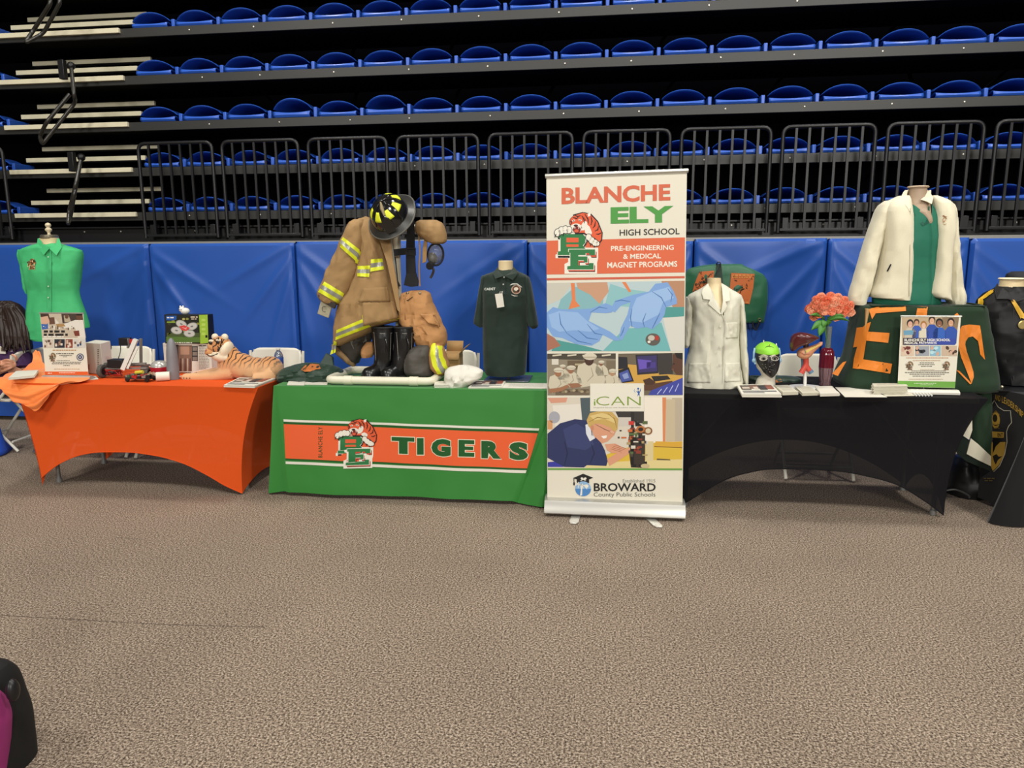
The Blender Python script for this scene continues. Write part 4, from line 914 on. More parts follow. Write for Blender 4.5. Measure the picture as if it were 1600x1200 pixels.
quad3(S, [(543, 82, -.01), (562, 95, -.03), (580, 128, -.06), (572, 160, -.10), (545, 146, -.08), (515, 136, -.085), (538, 118, -.05)], 0, 0, FLE, mb, .012); mb.build('collar', FLE, fj, bevel=.004)
mb = MB(); rings = [[S.P(501 + 62 * cos(a), y, Y_) + Vector((0, .055 * sin(a), 0)) for a in [pi * (i / 16) for i in range(17)]] for y in (88, 105, 130)]; mb.loft(rings, None, closed=False); mb.build('collar_back', FLE, fj, solid=.01)
pr = Print(JR.front, *FB); pr.stroke([(610, 228), (620, 219), (632, 219), (647, 234)], 7, '9a6a44', 5); pr.ell(630, 240, 9, 13, 'b98a5c', 5, .5); pr.ell(633, 238, 4, 8, 'e0d6bc', 6, .5); pr.stroke([(622, 256), (634, 262), (645, 258)], 4, 'b08a60', 5); pr.build('chest_emblem', None, fj, sharp=80)
pr = Print(JL.front, *FB); pr.stroke([(334, 462), (320, 498)], 5, '1a1a1a', 5); pr.stroke([(461, 180), (460, 400), (454, 625)], 3, 'a89f88', 5); pr.build('pocket_zip', None, fj, sharp=80)
pr = Print(JR.front, *FB); pr.stroke([(536, 545), (537, 565), (527, 606)], 6, '1a1a1a', 5); pr.build('zip_pull', None, fj, sharp=80)
# ---------------- black warm-up jacket at the right edge
Y_ = 4.92
JK = mat('black_track_jacket', '141416', 0.6, noise=.08, nscale=20, spec=.35)
S = Body([(575, 905, 1050, .06), (592, 880, 1075, .08), (612, 840, 1112, .10), (650, 806, 1146, .12), (700, 800, 1150, .13), (800, 812, 1140, .15), (900, 822, 1130, .14), (1000, 862, 1095, .13), (1062, 880, 1080, .13)], Y_, *FB, 2.3, .016, 7, 21)
bs = S.P(975, 1070, Y_)
mn = thing('display_mannequin', 'cream mannequin neck rising from the black jacket at the right edge', 'mannequin', (bs.x, Y_, TZ + .004))
Body([(535, 918, 1032, .052), (560, 915, 1035, .055), (600, 905, 1040, .06), (640, 880, 1070, .06), (900, 860, 1090, .08), (1055, 890, 1070, .08)], Y_, *FB, 2.0).mesh(28, 14).build('torso', CREAMM, mn)
MB().lathe([(0, 0), (.068, 0), (.072, .004), (.066, .01), (0, .012)], at(1280 + 975 / 3.244, 270 + 537 / 3.244, Y_) + Vector((0, 0, -.004)), n=28).build('neck_cap', mat('pale_cream_cap', 'eadcb8'), mn)
jk = thing('track_jacket', 'black zip-up track jacket with a yellow shoulder stripe at the right edge', 'jacket', (bs.x, Y_, bs.z))
S.mesh(52, 36, cap0=False).build('body', JK, jk)
mb = quad3(S, [(905, 560, -.02), (888, 590, -.07), (900, 640, -.12), (960, 640, -.13), (990, 655, -.14), (960, 612, -.10), (920, 600, -.06)], 0, 0, JK, None, .008)
quad3(S, [(1045, 560, -.02), (1066, 590, -.07), (1050, 640, -.12), (1000, 655, -.14), (1030, 608, -.08)], 0, 0, JK, mb, .008); mb.build('collar', JK, jk, bevel=.003)
S.patch([(868, 594), (886, 590), (822, 640), (806, 640)], mat('yellow_jacket_stripe', 'd2a620', .6), .004, 6, 8).build('shoulder_stripe', None, jk)
S.patch([(806, 640), (822, 640), (812, 700), (801, 712)], MATS['yellow_jacket_stripe'], .004, 4, 6).build('shoulder_stripe', None, jk)
pr = Print(S.front, *FB); pr.stroke([(880, 895), (884, 990)], 6, '2e2e30', 5); pr.stroke([(985, 660), (985, 1050)], 5, '303032', 5); pr.build('zips', None, jk, sharp=80)
md = thing('medal', 'gold medal on a yellow ribbon hanging on the black jacket', 'medal', S.front(1280 + 1030 / 3.244, 270 + 770 / 3.244, .01))
mb = MB(); S.patch([(966, 638), (990, 645), (1038, 715), (1022, 740)], mat('yellow_ribbon', 'd9a934', .5), .008, 4, 4, mb); S.patch([(1075, 645), (1094, 640), (1040, 740), (1026, 735)], MATS['yellow_ribbon'], .008, 4, 4, mb); mb.build('ribbon', None, md)
MB().lathe([(0, 0), (.024, 0), (.026, .002), (.026, .005), (.020, .006), (.019, .0045), (0, .0045)], S.front(1280 + 1030 / 3.244, 270 + 770 / 3.244, .006), n=28, R=Matrix.Rotation(pi / 2, 3, 'X')).build('disc', mat('worn_gold', 'b8a468', .35, metal=.7), md)
S2 = Body([(500, 980, 1090, .05), (512, 955, 1130, .07), (540, 945, 1160, .09), (700, 930, 1180, .10), (900, 940, 1180, .10)], 5.2, *FB, 2.2, .01, 8, 4)
bk = S2.mesh(32, 16).build('hooded_garment', mat('charcoal_cloth', '1c1c20', .8), org=S2.P(1060, 900, 5.2)); tag(bk, 'dark charcoal garment standing behind the black track jacket', 'garment')
# ================================================================== FIREFIGHTER GEAR ON THE PVC FRAME
FG = (480, 280, 3.6375); GY = 4.72
PVC = mat('white_pvc_pipe', 'd8d2bc', 0.4)
def fg(x, y, Y=GY): return at(FG[0] + x / FG[2], FG[1] + y / FG[2], Y)
fz = TZ + 0.036
A, B_ = atz(480 + 118 / 3.6375, 280 + 1140 / 3.6375, fz), atz(480 + 705 / 3.6375, 280 + 1150 / 3.6375, fz)
yb = A.y + 0.42
fr = thing('pipe_frame', 'white PVC pipe frame on the green table holding the firefighter gear', 'frame', ((A.x + B_.x) / 2, A.y + 0.2, TZ + .004))
A2 = Vector((A.x + 0.01, yb, fz)); B2 = Vector((B_.x, yb, fz)); B_.y = A.y
MB().tube(round_path([A + Vector((.25, 0, 0)), A, A2, A2 + Vector((.2, 0, 0))], 0.05), 0.026, n=14).build('base_pipe', PVC, fr)
MB().tube(round_path([B_ - Vector((.3, 0, 0)), B_, B2, B2 - Vector((.2, 0, 0))], 0.05), 0.026, n=14).build('base_pipe', PVC, fr)
MB().tube([A + Vector((.25, 0, 0)), B_ - Vector((.3, 0, 0))], 0.026, n=14).build('front_pipe', PVC, fr)
MB().tube([A2 + Vector((.2, 0, 0)), B2 - Vector((.2, 0, 0))], 0.026, n=14).build('rear_pipe', PVC, fr)
for p in (A + Vector((.11, 0, 0)), B_ - Vector((.14, 0, 0))): MB().tube([p, p + Vector((.055, 0, 0))], 0.030, n=14).build('coupling', PVC, fr)
px_ = fg(515, 600, GY + .13).x; ztop = fg(515, 292, GY + .13).z
MB().tube([(px_, yb, fz), (px_, GY + .13, fz + 0.25), (px_, GY + .13, ztop)], 0.024, n=14).build('upright', PVC, fr)
MB().tube([(px_, GY + .13, ztop - .16), (px_, GY + .13, ztop)], 0.029, n=14).build('coupling', PVC, fr)
MB().tube([(px_ - .30, GY + .10, ztop - 0.0), (px_ + .29, GY + .13, ztop + 0.02)], 0.024, n=12).build('cross_pipe', PVC, fr)
TAN = mat('tan_turnout_canvas', '9a7a50', 0.85, noise=.08, nscale=25, bump=.06)
TAN2 = mat('ochre_turnout_canvas', 'b08050', 0.85, noise=.08, nscale=25, bump=.06)
TAND = mat('tan_canvas_lining_edge', '7d6342', 0.85)
YEL = mat('fluorescent_yellow_trim', 'd6dc28', 0.5); SIL = mat('silver_reflective_trim', '9a9a90', 0.35, metal=.3)
LINER = mat('dark_quilted_liner', '3a352f', 0.9, noise=.1, nscale=40)
ct = thing('turnout_coat', 'tan firefighter coat with yellow reflective bands hung over the PVC frame', 'coat', fg(340, 940))
C1 = Body([(222, 300, 335, .03), (240, 262, 395, .07), (265, 255, 425, .10), (300, 262, 440, .12), (350, 300, 450, .13), (400, 312, 457, .13), (450, 298, 464, .13), (500, 287, 472, .13), (560, 272, 482, .135), (620, 244, 494, .14), (700, 182, 508, .15), (770, 170, 524, .15), (800, 166, 522, .15), (835, 163, 420, .14), (880, 160, 345, .12), (915, 158, 270, .10), (942, 157, 215, .06)], GY, *FG, 2.5, .016, 8, 31)
C1.mesh(52, 44).build('body', TAN, ct)
SL = Body([(228, 270, 320, .04), (245, 245, 330, .07), (270, 234, 338, .085), (330, 205, 338, .095), (400, 172, 332, .10), (470, 140, 305, .10), (540, 106, 283, .10), (600, 81, 258, .10), (650, 62, 238, .095), (680, 74, 218, .09), (700, 110, 195, .08), (714, 145, 172, .05)], GY - .05, *FG, 2.3, .016, 9, 17)
SL.mesh(36, 34).build('sleeve', TAN, ct)
def tri_band(body, quads, parent, lift=.006):
    """yellow, silver, yellow strip sewn across a body; quads [TL TR BR BL]"""
    for q in quads:
        mb = MB(); TL, TR, BR, BL = [Vector(p) for p in q]
        for a, b, m in ((0, .32, YEL), (.32, .68, SIL), (.68, 1, YEL)):
            body.patch([TL.lerp(BL, a), TR.lerp(BR, a), TR.lerp(BR, b), TL.lerp(BL, b)], m, lift, 14, 2, mb)
        mb.build('reflective_band', None, parent, sharp=80)
tri_band(SL, [[(203, 328), (338, 430), (304, 490), (178, 378)], [(98, 582), (220, 655), (190, 714), (62, 640)]], ct)
tri_band(C1, [[(287, 494), (358, 490), (352, 556), (284, 552)], [(362, 456), (432, 450), (442, 512), (358, 526)], [(312, 772), (506, 735), (526, 792), (320, 836)], [(166, 858), (312, 796), (362, 838), (160, 915)]], ct)
tri_band(C1, [[(150, 918), (168, 925), (160, 985), (130, 998)]], ct, .01)
CF = MB(); quad3(C1, [(60, 655, -.12), (160, 708, -.14), (152, 738, -.13), (66, 685, -.11)], 0, 0, LINER, CF, .03); CF.build('cuff', LINER, ct, bevel=.004)
mb = quad3(C1, [(80, 680, -.10), (142, 715, -.11), (120, 790, -.10), (56, 765, -.09)], 0, 0, None, None, .012); mb.build('wristlet', mat('pale_grey_knit', 'a39d86', .8), ct, bevel=.004)
mb = MB(); c_ = fg(98, 738, GY - .115); MB().tube([c_ + Vector((.016 * cos(a), 0, .018 * sin(a))) for a in [i * .36 + .8 for i in range(13)]], .002, n=6).build('wristlet_mark', mat('dark_mark', '4a463c'), ct)
mb = quad3(C1, [(330, 210, -.02), (300, 222, -.05), (395, 300, -.145), (452, 470, -.165), (480, 600, -.17), (512, 745, -.175), (530, 760, -.16), (512, 600, -.14), (488, 470, -.13), (468, 300, -.10), (420, 280, -.05), (372, 225, 0)], 0, 0, TAN, None, .012); mb.build('collar_and_storm_flap', TAN, ct, bevel=.003)
mb = quad3(C1, [(455, 296, -.09), (472, 296, -.08), (500, 480, -.115), (516, 640, -.12), (505, 640, -.13), (490, 480, -.13)], 0, 0, SIL, None, .006); mb.build('zipper_edge', SIL, ct)
mb = MB(); C1.patch([(318, 618), (470, 612), (474, 696), (290, 697)], TAN, .016, 12, 6, mb); mb.build('pocket_flap', None, ct, solid=.006)
mb = MB(); C1.patch([(313, 700), (495, 692), (520, 790), (318, 835)], TAN, .012, 12, 8, mb); mb.build('pocket', None, ct, solid=.006)
for x, y in ((440, 318), (455, 420), (490, 630)): MB().ball(C1.front(480 + x / 3.6375, 280 + y / 3.6375, .03), .006).build('snap', NICK, ct)
C2 = Body([(820, 300, 372, .05), (850, 240, 372, .09), (890, 180, 368, .11), (940, 178, 350, .11), (980, 205, 330, .10), (1020, 245, 300, .08), (1045, 270, 290, .05)], GY + .06, *FG, 2.2, .012, 9, 3); C2.mesh(32, 16).build('liner', LINER, ct)
pr = Print(C2.front, *FG); pr.poly([(240, 915), (330, 880), (350, 915), (262, 965)], '6a6860', 4); pr.rect(288, 928, 308, 944, '2a2824', 5, -.3); pr.lines([(262, 340, 918, 4), (262, 340, 932, 4), (270, 330, 946, 4)], '3a3830', 5, 3, -.38); pr.build('care_label', None, ct, sharp=80)
C3 = Body([(940, 140, 170, .03), (960, 145, 205, .05), (985, 160, 240, .06), (1010, 190, 262, .06), (1040, 225, 275, .05), (1062, 255, 275, .03)], GY + .03, *FG, 2.2, .01, 9, 5); C3.mesh(24, 12).build('tail', TAND, ct)
# trousers
tr = thing('turnout_trousers', 'ochre firefighter trousers draped on the frame beside the boots', 'trousers', fg(650, 1080))
T1 = Body([(632, 590, 672, .04), (650, 535, 700, .08), (700, 522, 712, .11), (760, 520, 738, .12), (820, 535, 765, .13), (870, 590, 788, .13), (920, 612, 793, .13), (950, 635, 782, .11), (962, 660, 770, .07)], GY + .04, *FG, 2.4, .022, 10, 9); T1.mesh(44, 30).build('upper', TAN2, tr)
mb = MB(); T1.patch([(638, 765), (735, 770), (762, 835), (690, 820)], TAN2, .02, 10, 6, mb); mb.build('pocket_flap', None, tr, solid=.006)
T2 = Body([(938, 640, 700, .05), (960, 590, 715, .09), (1000, 560, 716, .11), (1040, 552, 714, .11), (1085, 556, 716, .11), (1112, 572, 716, .09), (1120, 600, 700, .06)], GY - .04, *FG, 2.3, .012, 10, 2); T2.mesh(32, 20).build('knee_pad', mat('grey_knee_leather', '4a4640', .7, noise=.1, nscale=30), tr)
T3 = Body([(925, 712, 745, .05), (945, 704, 768, .09), (990, 697, 782, .11), (1030, 698, 794, .11), (1065, 702, 806, .11), (1095, 725, 798, .09), (1112, 745, 780, .05)], GY - .02, *FG, 2.3, .006, 10, 6); T3.mesh(32, 20).build('cuff', TAN2, tr)
mb = MB()
for q, m in (([(706, 932), (732, 930), (728, 1000), (740, 1062), (765, 1105), (742, 1110), (712, 1060), (698, 995)], YEL), ([(732, 930), (748, 938), (748, 1000), (770, 1060), (790, 1085), (765, 1105), (740, 1062), (728, 1000)], SIL), ([(748, 938), (768, 946), (778, 1000), (792, 1035), (803, 1070), (790, 1085), (770, 1060), (748, 1000)], YEL)):
    n = 3
    for (a, b, c, d) in ((0, 1, 2, 7), (7, 2, 3, 6), (6, 3, 4, 5)): T3.patch([q[a], q[b], q[c], q[d]], m, .006, 4, 6, mb)
mb.build('reflective_band', None, tr, sharp=80)
T4 = Body([(925, 340, 380, .03), (950, 318, 384, .05), (985, 305, 382, .05), (1012, 310, 370, .04)], GY - .0, *FG, 2.2, .01, 9, 2); T4.mesh(20, 10).build('leg', TAN2, tr)
for x in (570, 640): MB().ball(T1.front(480 + x / 3.6375, 280 + 648 / 3.6375, .002), .009).build('snap', NICK, tr)
pr = Print(T1.front, *FG); pr.stroke([(548, 680), (570, 690), (600, 668)], 6, '3a2e22', 8); pr.stroke([(548, 660), (556, 800)], 5, '8a6238', 8); pr.build('fly_and_buckle', None, tr, sharp=80)
# boots
RUB = mat('black_rubber_boot', '0d0d0e', 0.32, spec=.6, noise=.15, nscale=14); SOLE = mat('black_boot_sole', '141312', .7)
def boot(lab, sh, foot, toe):
    Yb = GY - .07
    b = thing('firefighter_boot', lab, 'boot', fg((sh[-1][1] + sh[-1][2]) / 2, 1110, Yb), 'pair of black firefighter boots')
    Sb = Body(sh, Yb, *FG, 2.1, .006, 9, 4); Sb.mesh(28, 20).build('shaft', RUB, b)
    top = sh[0]; MB().tube([fg((top[1] + top[2]) / 2, top[0] + 3, Yb) + Vector(((top[2] - top[1]) / 2 / FG[2] / F_PX * 4.75 * cos(a), .062 * sin(a), 0)) for a in [2 * pi * i / 24 for i in range(24)]], .007, closed=True, n=8).build('top_rim', SOLE, b)
    h = fg(*foot, Yb + .02); t_ = fg(*toe, Yb - .12); rings = []
    zb = max(TZ + .034, at(560, 588, Yb - .09).z)
    for k, (wd, ht, up_) in enumerate(((.02, .05, .03), (.043, .085, 0), (.046, .10, 0), (.043, .088, 0), (.048, .068, 0), (.052, .062, 0), (.048, .056, 0), (.034, .044, 0), (.008, .02, .01))):
        u = (0, .06, .2, .38, .55, .72, .85, .95, 1.0)[k]; c = h.lerp(t_, u); d = (t_ - h); d.z = 0; d.normalize(); s_ = Vector((-d.y, d.x, 0))
        rings.append([Vector((c.x, c.y, zb + up_ * .3)) + s_ * (wd * cos(a)) + Vector((0, 0, ht * max(0, sin(a)) ** .9 + (0 if sin(a) >= 0 else -.004 * 0))) for a in [2 * pi * i / 20 for i in range(20)]])
    MB().loft(rings).build('foot', RUB, b, sharp=60)
    rings2 = [[Vector((p.x, p.y, z)) for p in [rr_c + (q - rr_c) * 1.08 for q in [Vector((r[j].x, r[j].y, 0)) for j in (0, 10)]]] for r in rings for z in ()]
    out = []
    for r in rings: out.append(r[0])
    back = [r[10] for r in rings][::-1]; poly = [(p.x, p.y) for p in out + back]
    cxm = sum(p[0] for p in poly) / len(poly); cym = sum(p[1] for p in poly) / len(poly); poly = [(cxm + (x - cxm) * 1.06, cym + (y - cym) * 1.05) for x, y in poly]
    MB().prism(poly, None, lambda x, y, d: Vector((x, y, zb + .004 - d)), .026).build('sole', SOLE, b)
    p0 = Sb.front(480 + (top[1] + top[2]) / 2 / 3.6375 + 3, 280 + 900 / 3.6375, .004)
    MB().tube(smooth_path([p0, p0 + Vector((.012, -.012, -.02)), p0 + Vector((.018, -.012, -.06)), p0 + Vector((.008, -.004, -.09))]), .006, n=8).build('pull_strap', RUB, b)
    pr = Print(Sb.front, *FG); xl, xr = top[1], top[2]; pr.stroke([(xl + 8, 872), ((xl + xr) / 2, 878), (xr - 6, 872)], 2.5, 'a8a498', 5); pr.stroke([(xl + 14, 874), (xl + 20, 960), (xl + 24, 1030)], 2.5, 'a8a498', 5); pr.stroke([(xr - 16, 874), (xr - 18, 960), (xr - 22, 1030)], 2.5, 'a8a498', 5); pr.build('stitching', None, b, sharp=80)
    MB().tube([Sb.pt(pi + pi * i / 16, 985 if top[1] < 400 else 1000) + Vector((0, -.003, 0)) for i in range(17)], .008, n=6).build('ankle_band', SOLE, b)
boot('black rubber firefighter boot, left one of the pair', [(838, 366, 492, .06), (900, 370, 494, .062), (960, 378, 490, .058), (1010, 384, 488, .055), (1060, 378, 478, .055), (1085, 372, 474, .055)], (440, 1075), (318, 1092))
boot('black rubber firefighter boot, right one of the pair', [(838, 494, 612, .06), (900, 494, 610, .062), (960, 492, 604, .058), (1010, 486, 590, .055), (1060, 482, 575, .055), (1085, 480, 570, .055)], (545, 1078), (425, 1096))
# helmet
hc = fg(472, 205, GY - .13)
Rh = (Matrix.Rotation(radians(-20), 3, 'Y') @ Matrix.Rotation(radians(46), 3, 'X'))
HEL = mat('glossy_black_helmet', '101010', 0.16, spec=.6, coat=.5)
hl = thing('firefighter_helmet', 'black firefighter helmet with yellow patches on top of the coat', 'helmet', hc)
hr = .122
MB().lathe([(hr * cos(t) * (1 if t < 1.5 else .5), hr * 1.02 * sin(t)) for t in [0, .15, .35, .55, .75, .95, 1.12, 1.3, 1.45, 1.56]], hc, n=36, R=Rh, sy=1.16).build('shell', HEL, hl)
mb = MB(); rings = []
for i in range(40):
    a = 2 * pi * i / 40; back = max(0, sin(a)) ** 1.5 * max(0.0, 1); ex = .034 + .045 * back + .004 * max(0, -sin(a))
    r0_ = Vector((hr * cos(a), hr * 1.16 * sin(a), 0)); r1_ = r0_ + Vector((cos(a) * ex, sin(a) * ex * 1.1, -.022 - .025 * back))
    rings.append([hc + Rh @ r0_, hc + Rh @ r1_, hc + Rh @ (r1_ + Vector((0, 0, -.006))), hc + Rh @ (r0_ + Vector((0, 0, -.006)))])
rings.append(rings[0]); mb.loft(rings, None, True, False, False).build('brim', mat('dark_helmet_brim', '2a2926', .35), hl)
MB().tube([hc + Rh @ ((rings and Vector((0, 0, 0))) + Vector((cos(a) * (hr + .036 + .045 * max(0, sin(a)) ** 1.5), sin(a) * (hr * 1.16 + (.036 + .045 * max(0, sin(a)) ** 1.5) * 1.1), -.025 - .025 * max(0, sin(a)) ** 1.5))) for a in [2 * pi * i / 48 for i in range(48)]], .005, closed=True, n=8).build('brim_edge', mat('grey_rubber_edge', '55534c', .5), hl)
for az in range(0, 180, 45):
    a = radians(az + 90)
    MB().tube([hc + Rh @ Vector((hr * 1.0 * cos(t) * cos(a), hr * 1.16 * cos(t) * sin(a), hr * 1.03 * sin(t))) for t in [.25 + (pi - .5) * i / 16 for i in range(17)]], .0045, n=6).build('ridge', HEL, hl)
def hp(az, el, lift=1.015): return hc + Rh @ (Vector((hr * cos(el) * cos(az), hr * 1.16 * cos(el) * sin(az), hr * 1.02 * sin(el))) * lift)
for az0 in (-122, -74, -26, 22, 64, -168):
    for_ = radians(az0); MB().grid(lambda u, v: hp(for_ + (u - .5) * lerp(.50, .30, v), lerp(.52, .98, v)), 6, 5, None).build('reflective_patch', YEL, hl, solid=.002)
MB().prism([(-.03, 0), (.03, 0), (.034, .05), (.02, .085), (0, .095), (-.02, .085), (-.034, .05)], None, lambda x, y, d: hc + Rh @ Vector((x, -hr * 1.16 - .016 + y * .45 - d, y + .0)), .006).build('front_holder', HEL, hl, bevel=.002)
MB().tube([hp(radians(-90), .8, 1.02), hp(radians(-90), 1.1, 1.07), hp(radians(-90), 1.45, 1.06)], [.006, .012, .005], n=8).build('eagle_finial', mat('tan_brass', '8a7a58', .5), hl)
# suspenders
SUS = mat('black_webbing', '111113', .8)
su = thing('suspenders', 'black webbing suspenders with buckle hanging from the frame', 'suspenders', fg(590, 560, GY - .02))
mb = MB(); quad3(C1, [(568, 245, .05), (608, 235, .05), (612, 420, .03), (618, 540, .02), (562, 545, .02), (560, 420, .03)], 0, 0, SUS, mb, .006); mb.build('strap', SUS, su)
mb = MB(); quad3(C1, [(488, 398, .03), (565, 390, .03), (566, 428, .03), (490, 438, .03)], 0, 0, SUS, mb, .006); mb.build('cross_strap', SUS, su)
mb = MB(); quad3(C1, [(490, 440, .02), (502, 440, .02), (516, 580, .02), (530, 608, .02), (516, 612, .02), (500, 580, .02)], 0, 0, SUS, mb, .006); mb.build('strap', SUS, su)
mb = MB(); quad3(C1, [(562, 536, .01), (618, 533, .01), (632, 580, .0), (628, 608, .0), (588, 612, .0), (548, 602, .0)], 0, 0, SUS, mb, .012); mb.build('leather_pad', SUS, su, bevel=.002)
p = fg(590, 412, GY + .015); MB().tube([p + Vector(q) for q in ((-.03, 0, -.022), (.03, 0, -.022), (.03, 0, .022), (-.03, 0, .022))], .0045, closed=True, n=6).build('buckle', mat('dark_steel_buckle', '4a4a4a', .35, metal=.7), su)
# mask and hood
HY = GY + .05
mk = thing('breathing_mask', 'clear breathing mask hanging under the tan hood beside the helmet', 'mask', fg(725, 440, HY))
MB().ball(fg(728, 428, HY), (.048, .05, .066), R=Matrix.Rotation(.15, 3, 'Y')).build('lens', mat('clear_mask_lens', 'b8b6b0', .12, trans=.75, spec=.6, alpha=.6), mk)
ring_ = [fg(730 + 44 * cos(a), 428 + 62 * sin(a), HY - .01 + .015 * cos(2 * a)) for a in [2 * pi * i / 32 for i in range(32)]]
MB().tube(ring_, .007, closed=True, n=8).build('seal', SUS, mk)
MB().ball(fg(712, 450, HY - .02), (.03, .035, .038)).build('nose_cup', mat('grey_silicone', '5a5852', .5), mk)
MB().lathe([(0, 0), (.024, 0), (.026, .012), (.022, .03), (0, .03)], fg(700, 488, HY - .05), n=18, R=Matrix.Rotation(pi * .6, 3, 'X')).build('regulator_port', SUS, mk)
MB().tube(smooth_path([fg(704, 498, HY - .03), fg(718, 515, HY - .03), fg(712, 540, HY - .02), fg(700, 562, HY - .02)]), .008, n=8).build('hose_tail', mat('brown_rubber_tube', '3a3028', .6), mk)
mb = MB(); quad3(C1, [(668, 318, .02), (684, 318, .02), (676, 470, .02), (654, 478, .02), (655, 400, .02)], 0, 0, None, mb, .01); mb.build('head_strap', mat('tan_leather_strap', 'a07c4c', .7), mk, bevel=.002)
MB().tube(smooth_path([fg(684, 345, HY - .03), fg(690, 300, HY - .03), fg(676, 288, HY - .03), fg(660, 300, HY - .03)]), .006, n=8).build('clip', SUS, mk)
hd = thing('flash_hood', 'tan knit hood draped over the frame arm above the clear mask', 'hood', fg(700, 300, HY))
Body([(232, 640, 735, .04), (245, 617, 762, .08), (275, 615, 778, .10), (310, 625, 788, .10), (340, 665, 790, .09), (358, 690, 786, .08), (368, 715, 770, .05)], HY, *FG, 2.3, .014, 9, 6).mesh(32, 16).build('hood', TAN, hd)
MB().tube(smooth_path([fg(630, 285, HY - .05), fg(640, 400, HY - .05), fg(636, 500, HY - .05), fg(640, 608, HY - .05)]), .005, n=6).build('cord', mat('tan_cord', '9a7850', .8), hd)
# ================================================================== CHAIRS
WCH = mat('white_chair_plastic', 'd9d5c6', 0.45); WCM = mat('white_chair_tube', 'cfcbbd', .35)
def make_chair():
    t = thing('folding_chair', 'x', 'chair', (0, 0, 0)); w_ = .215
    # local: faces -Y
    def bp(u, v):
        x = (u - .5) * 2 * w_; z = .55 + v * .27; y = .24 + (v) * .06 + .03 * (1 - (2 * u - 1) ** 2)
        r = .07
        dx = max(0, abs(x) - (w_ - r)); dz = max(0, abs(z - .685) - (.135 - r)); q = sqrt(dx * dx + dz * dz)
        if q > r: x = (1 if x > 0 else -1) * (w_ - r + dx * r / q); z = .685 + (1 if z > .685 else -1) * (.135 - r + dz * r / q)
        return Vector((x, y, z))
    MB().grid(bp, 20, 14).build('backrest', WCH, t, solid=.018)
    MB().grid(lambda u, v: Vector(((u - .5) * 2 * (w_ - .01) * (1 - .1 * v), -.20 + v * .40, .44 - .015 * v - .012 * sin(pi * v) * sin(pi * u))), 12, 12).build('seat', WCH, t, solid=.02)
    for s in (-1, 1):
        MB().tube(smooth_path([(s * .225, .30, .80), (s * .225, .24, .55), (s * .225, 0, .30), (s * .225, -.22, .012)]), .012, n=8).build('leg', WCM, t)
        MB().tube([(s * .205, -.15, .44), (s * .205, .05, .22), (s * .205, .24, .012)], .011, n=8).build('leg', WCM, t)
    MB().tube([(-.225, -.17, .09), (.225, -.17, .09)], .009, n=8).build('crossbar', WCM, t)
    MB().tube([(-.205, .20, .09), (.205, .20, .09)], .009, n=8).build('crossbar', WCM, t)
    return t
ch0 = make_chair(); chu = False
def place_chair(x, y, rz, label):
    global chu
    if not chu: c = ch0; chu = True; c.location = (x, y, 0); c['label'] = label; c['group'] = 'white folding chairs'; ORG[c.name] = Vector((x, y, 0))
    else: c = dup(ch0, (x, y, 0), label, 'white folding chairs')
    c.rotation_euler = (0, 0, rz); return c
def chair_at(px, py, Y, label, rz=pi):
    Y = 5.62; p = at(px, py, Y); return place_chair(p.x, Y - .27, rz, label)
chair_at(430, 552, 5.42, 'white folding chair behind the toy tiger and the water bottle', 0.0)
chair_at(702, 545, 5.42, 'white folding chair behind the cardboard box on the green table', 0.0)
chair_at(1262, 572, 5.42, 'white folding chair behind the organ model', 0.0)
chair_at(296, 556, 5.42, 'white folding chair mostly hidden behind the stacked boxes', 0.0)
chair_at(200, 557, 5.45, 'white folding chair behind the robot car', 0.05)
pchair = at(22, 640, 5.32)
PCX, PCY = at(50, 570, 5.42).x - .29, 5.40
pc = place_chair(PCX, PCY, radians(-86), 'white folding chair under the seated person in the purple shirt')
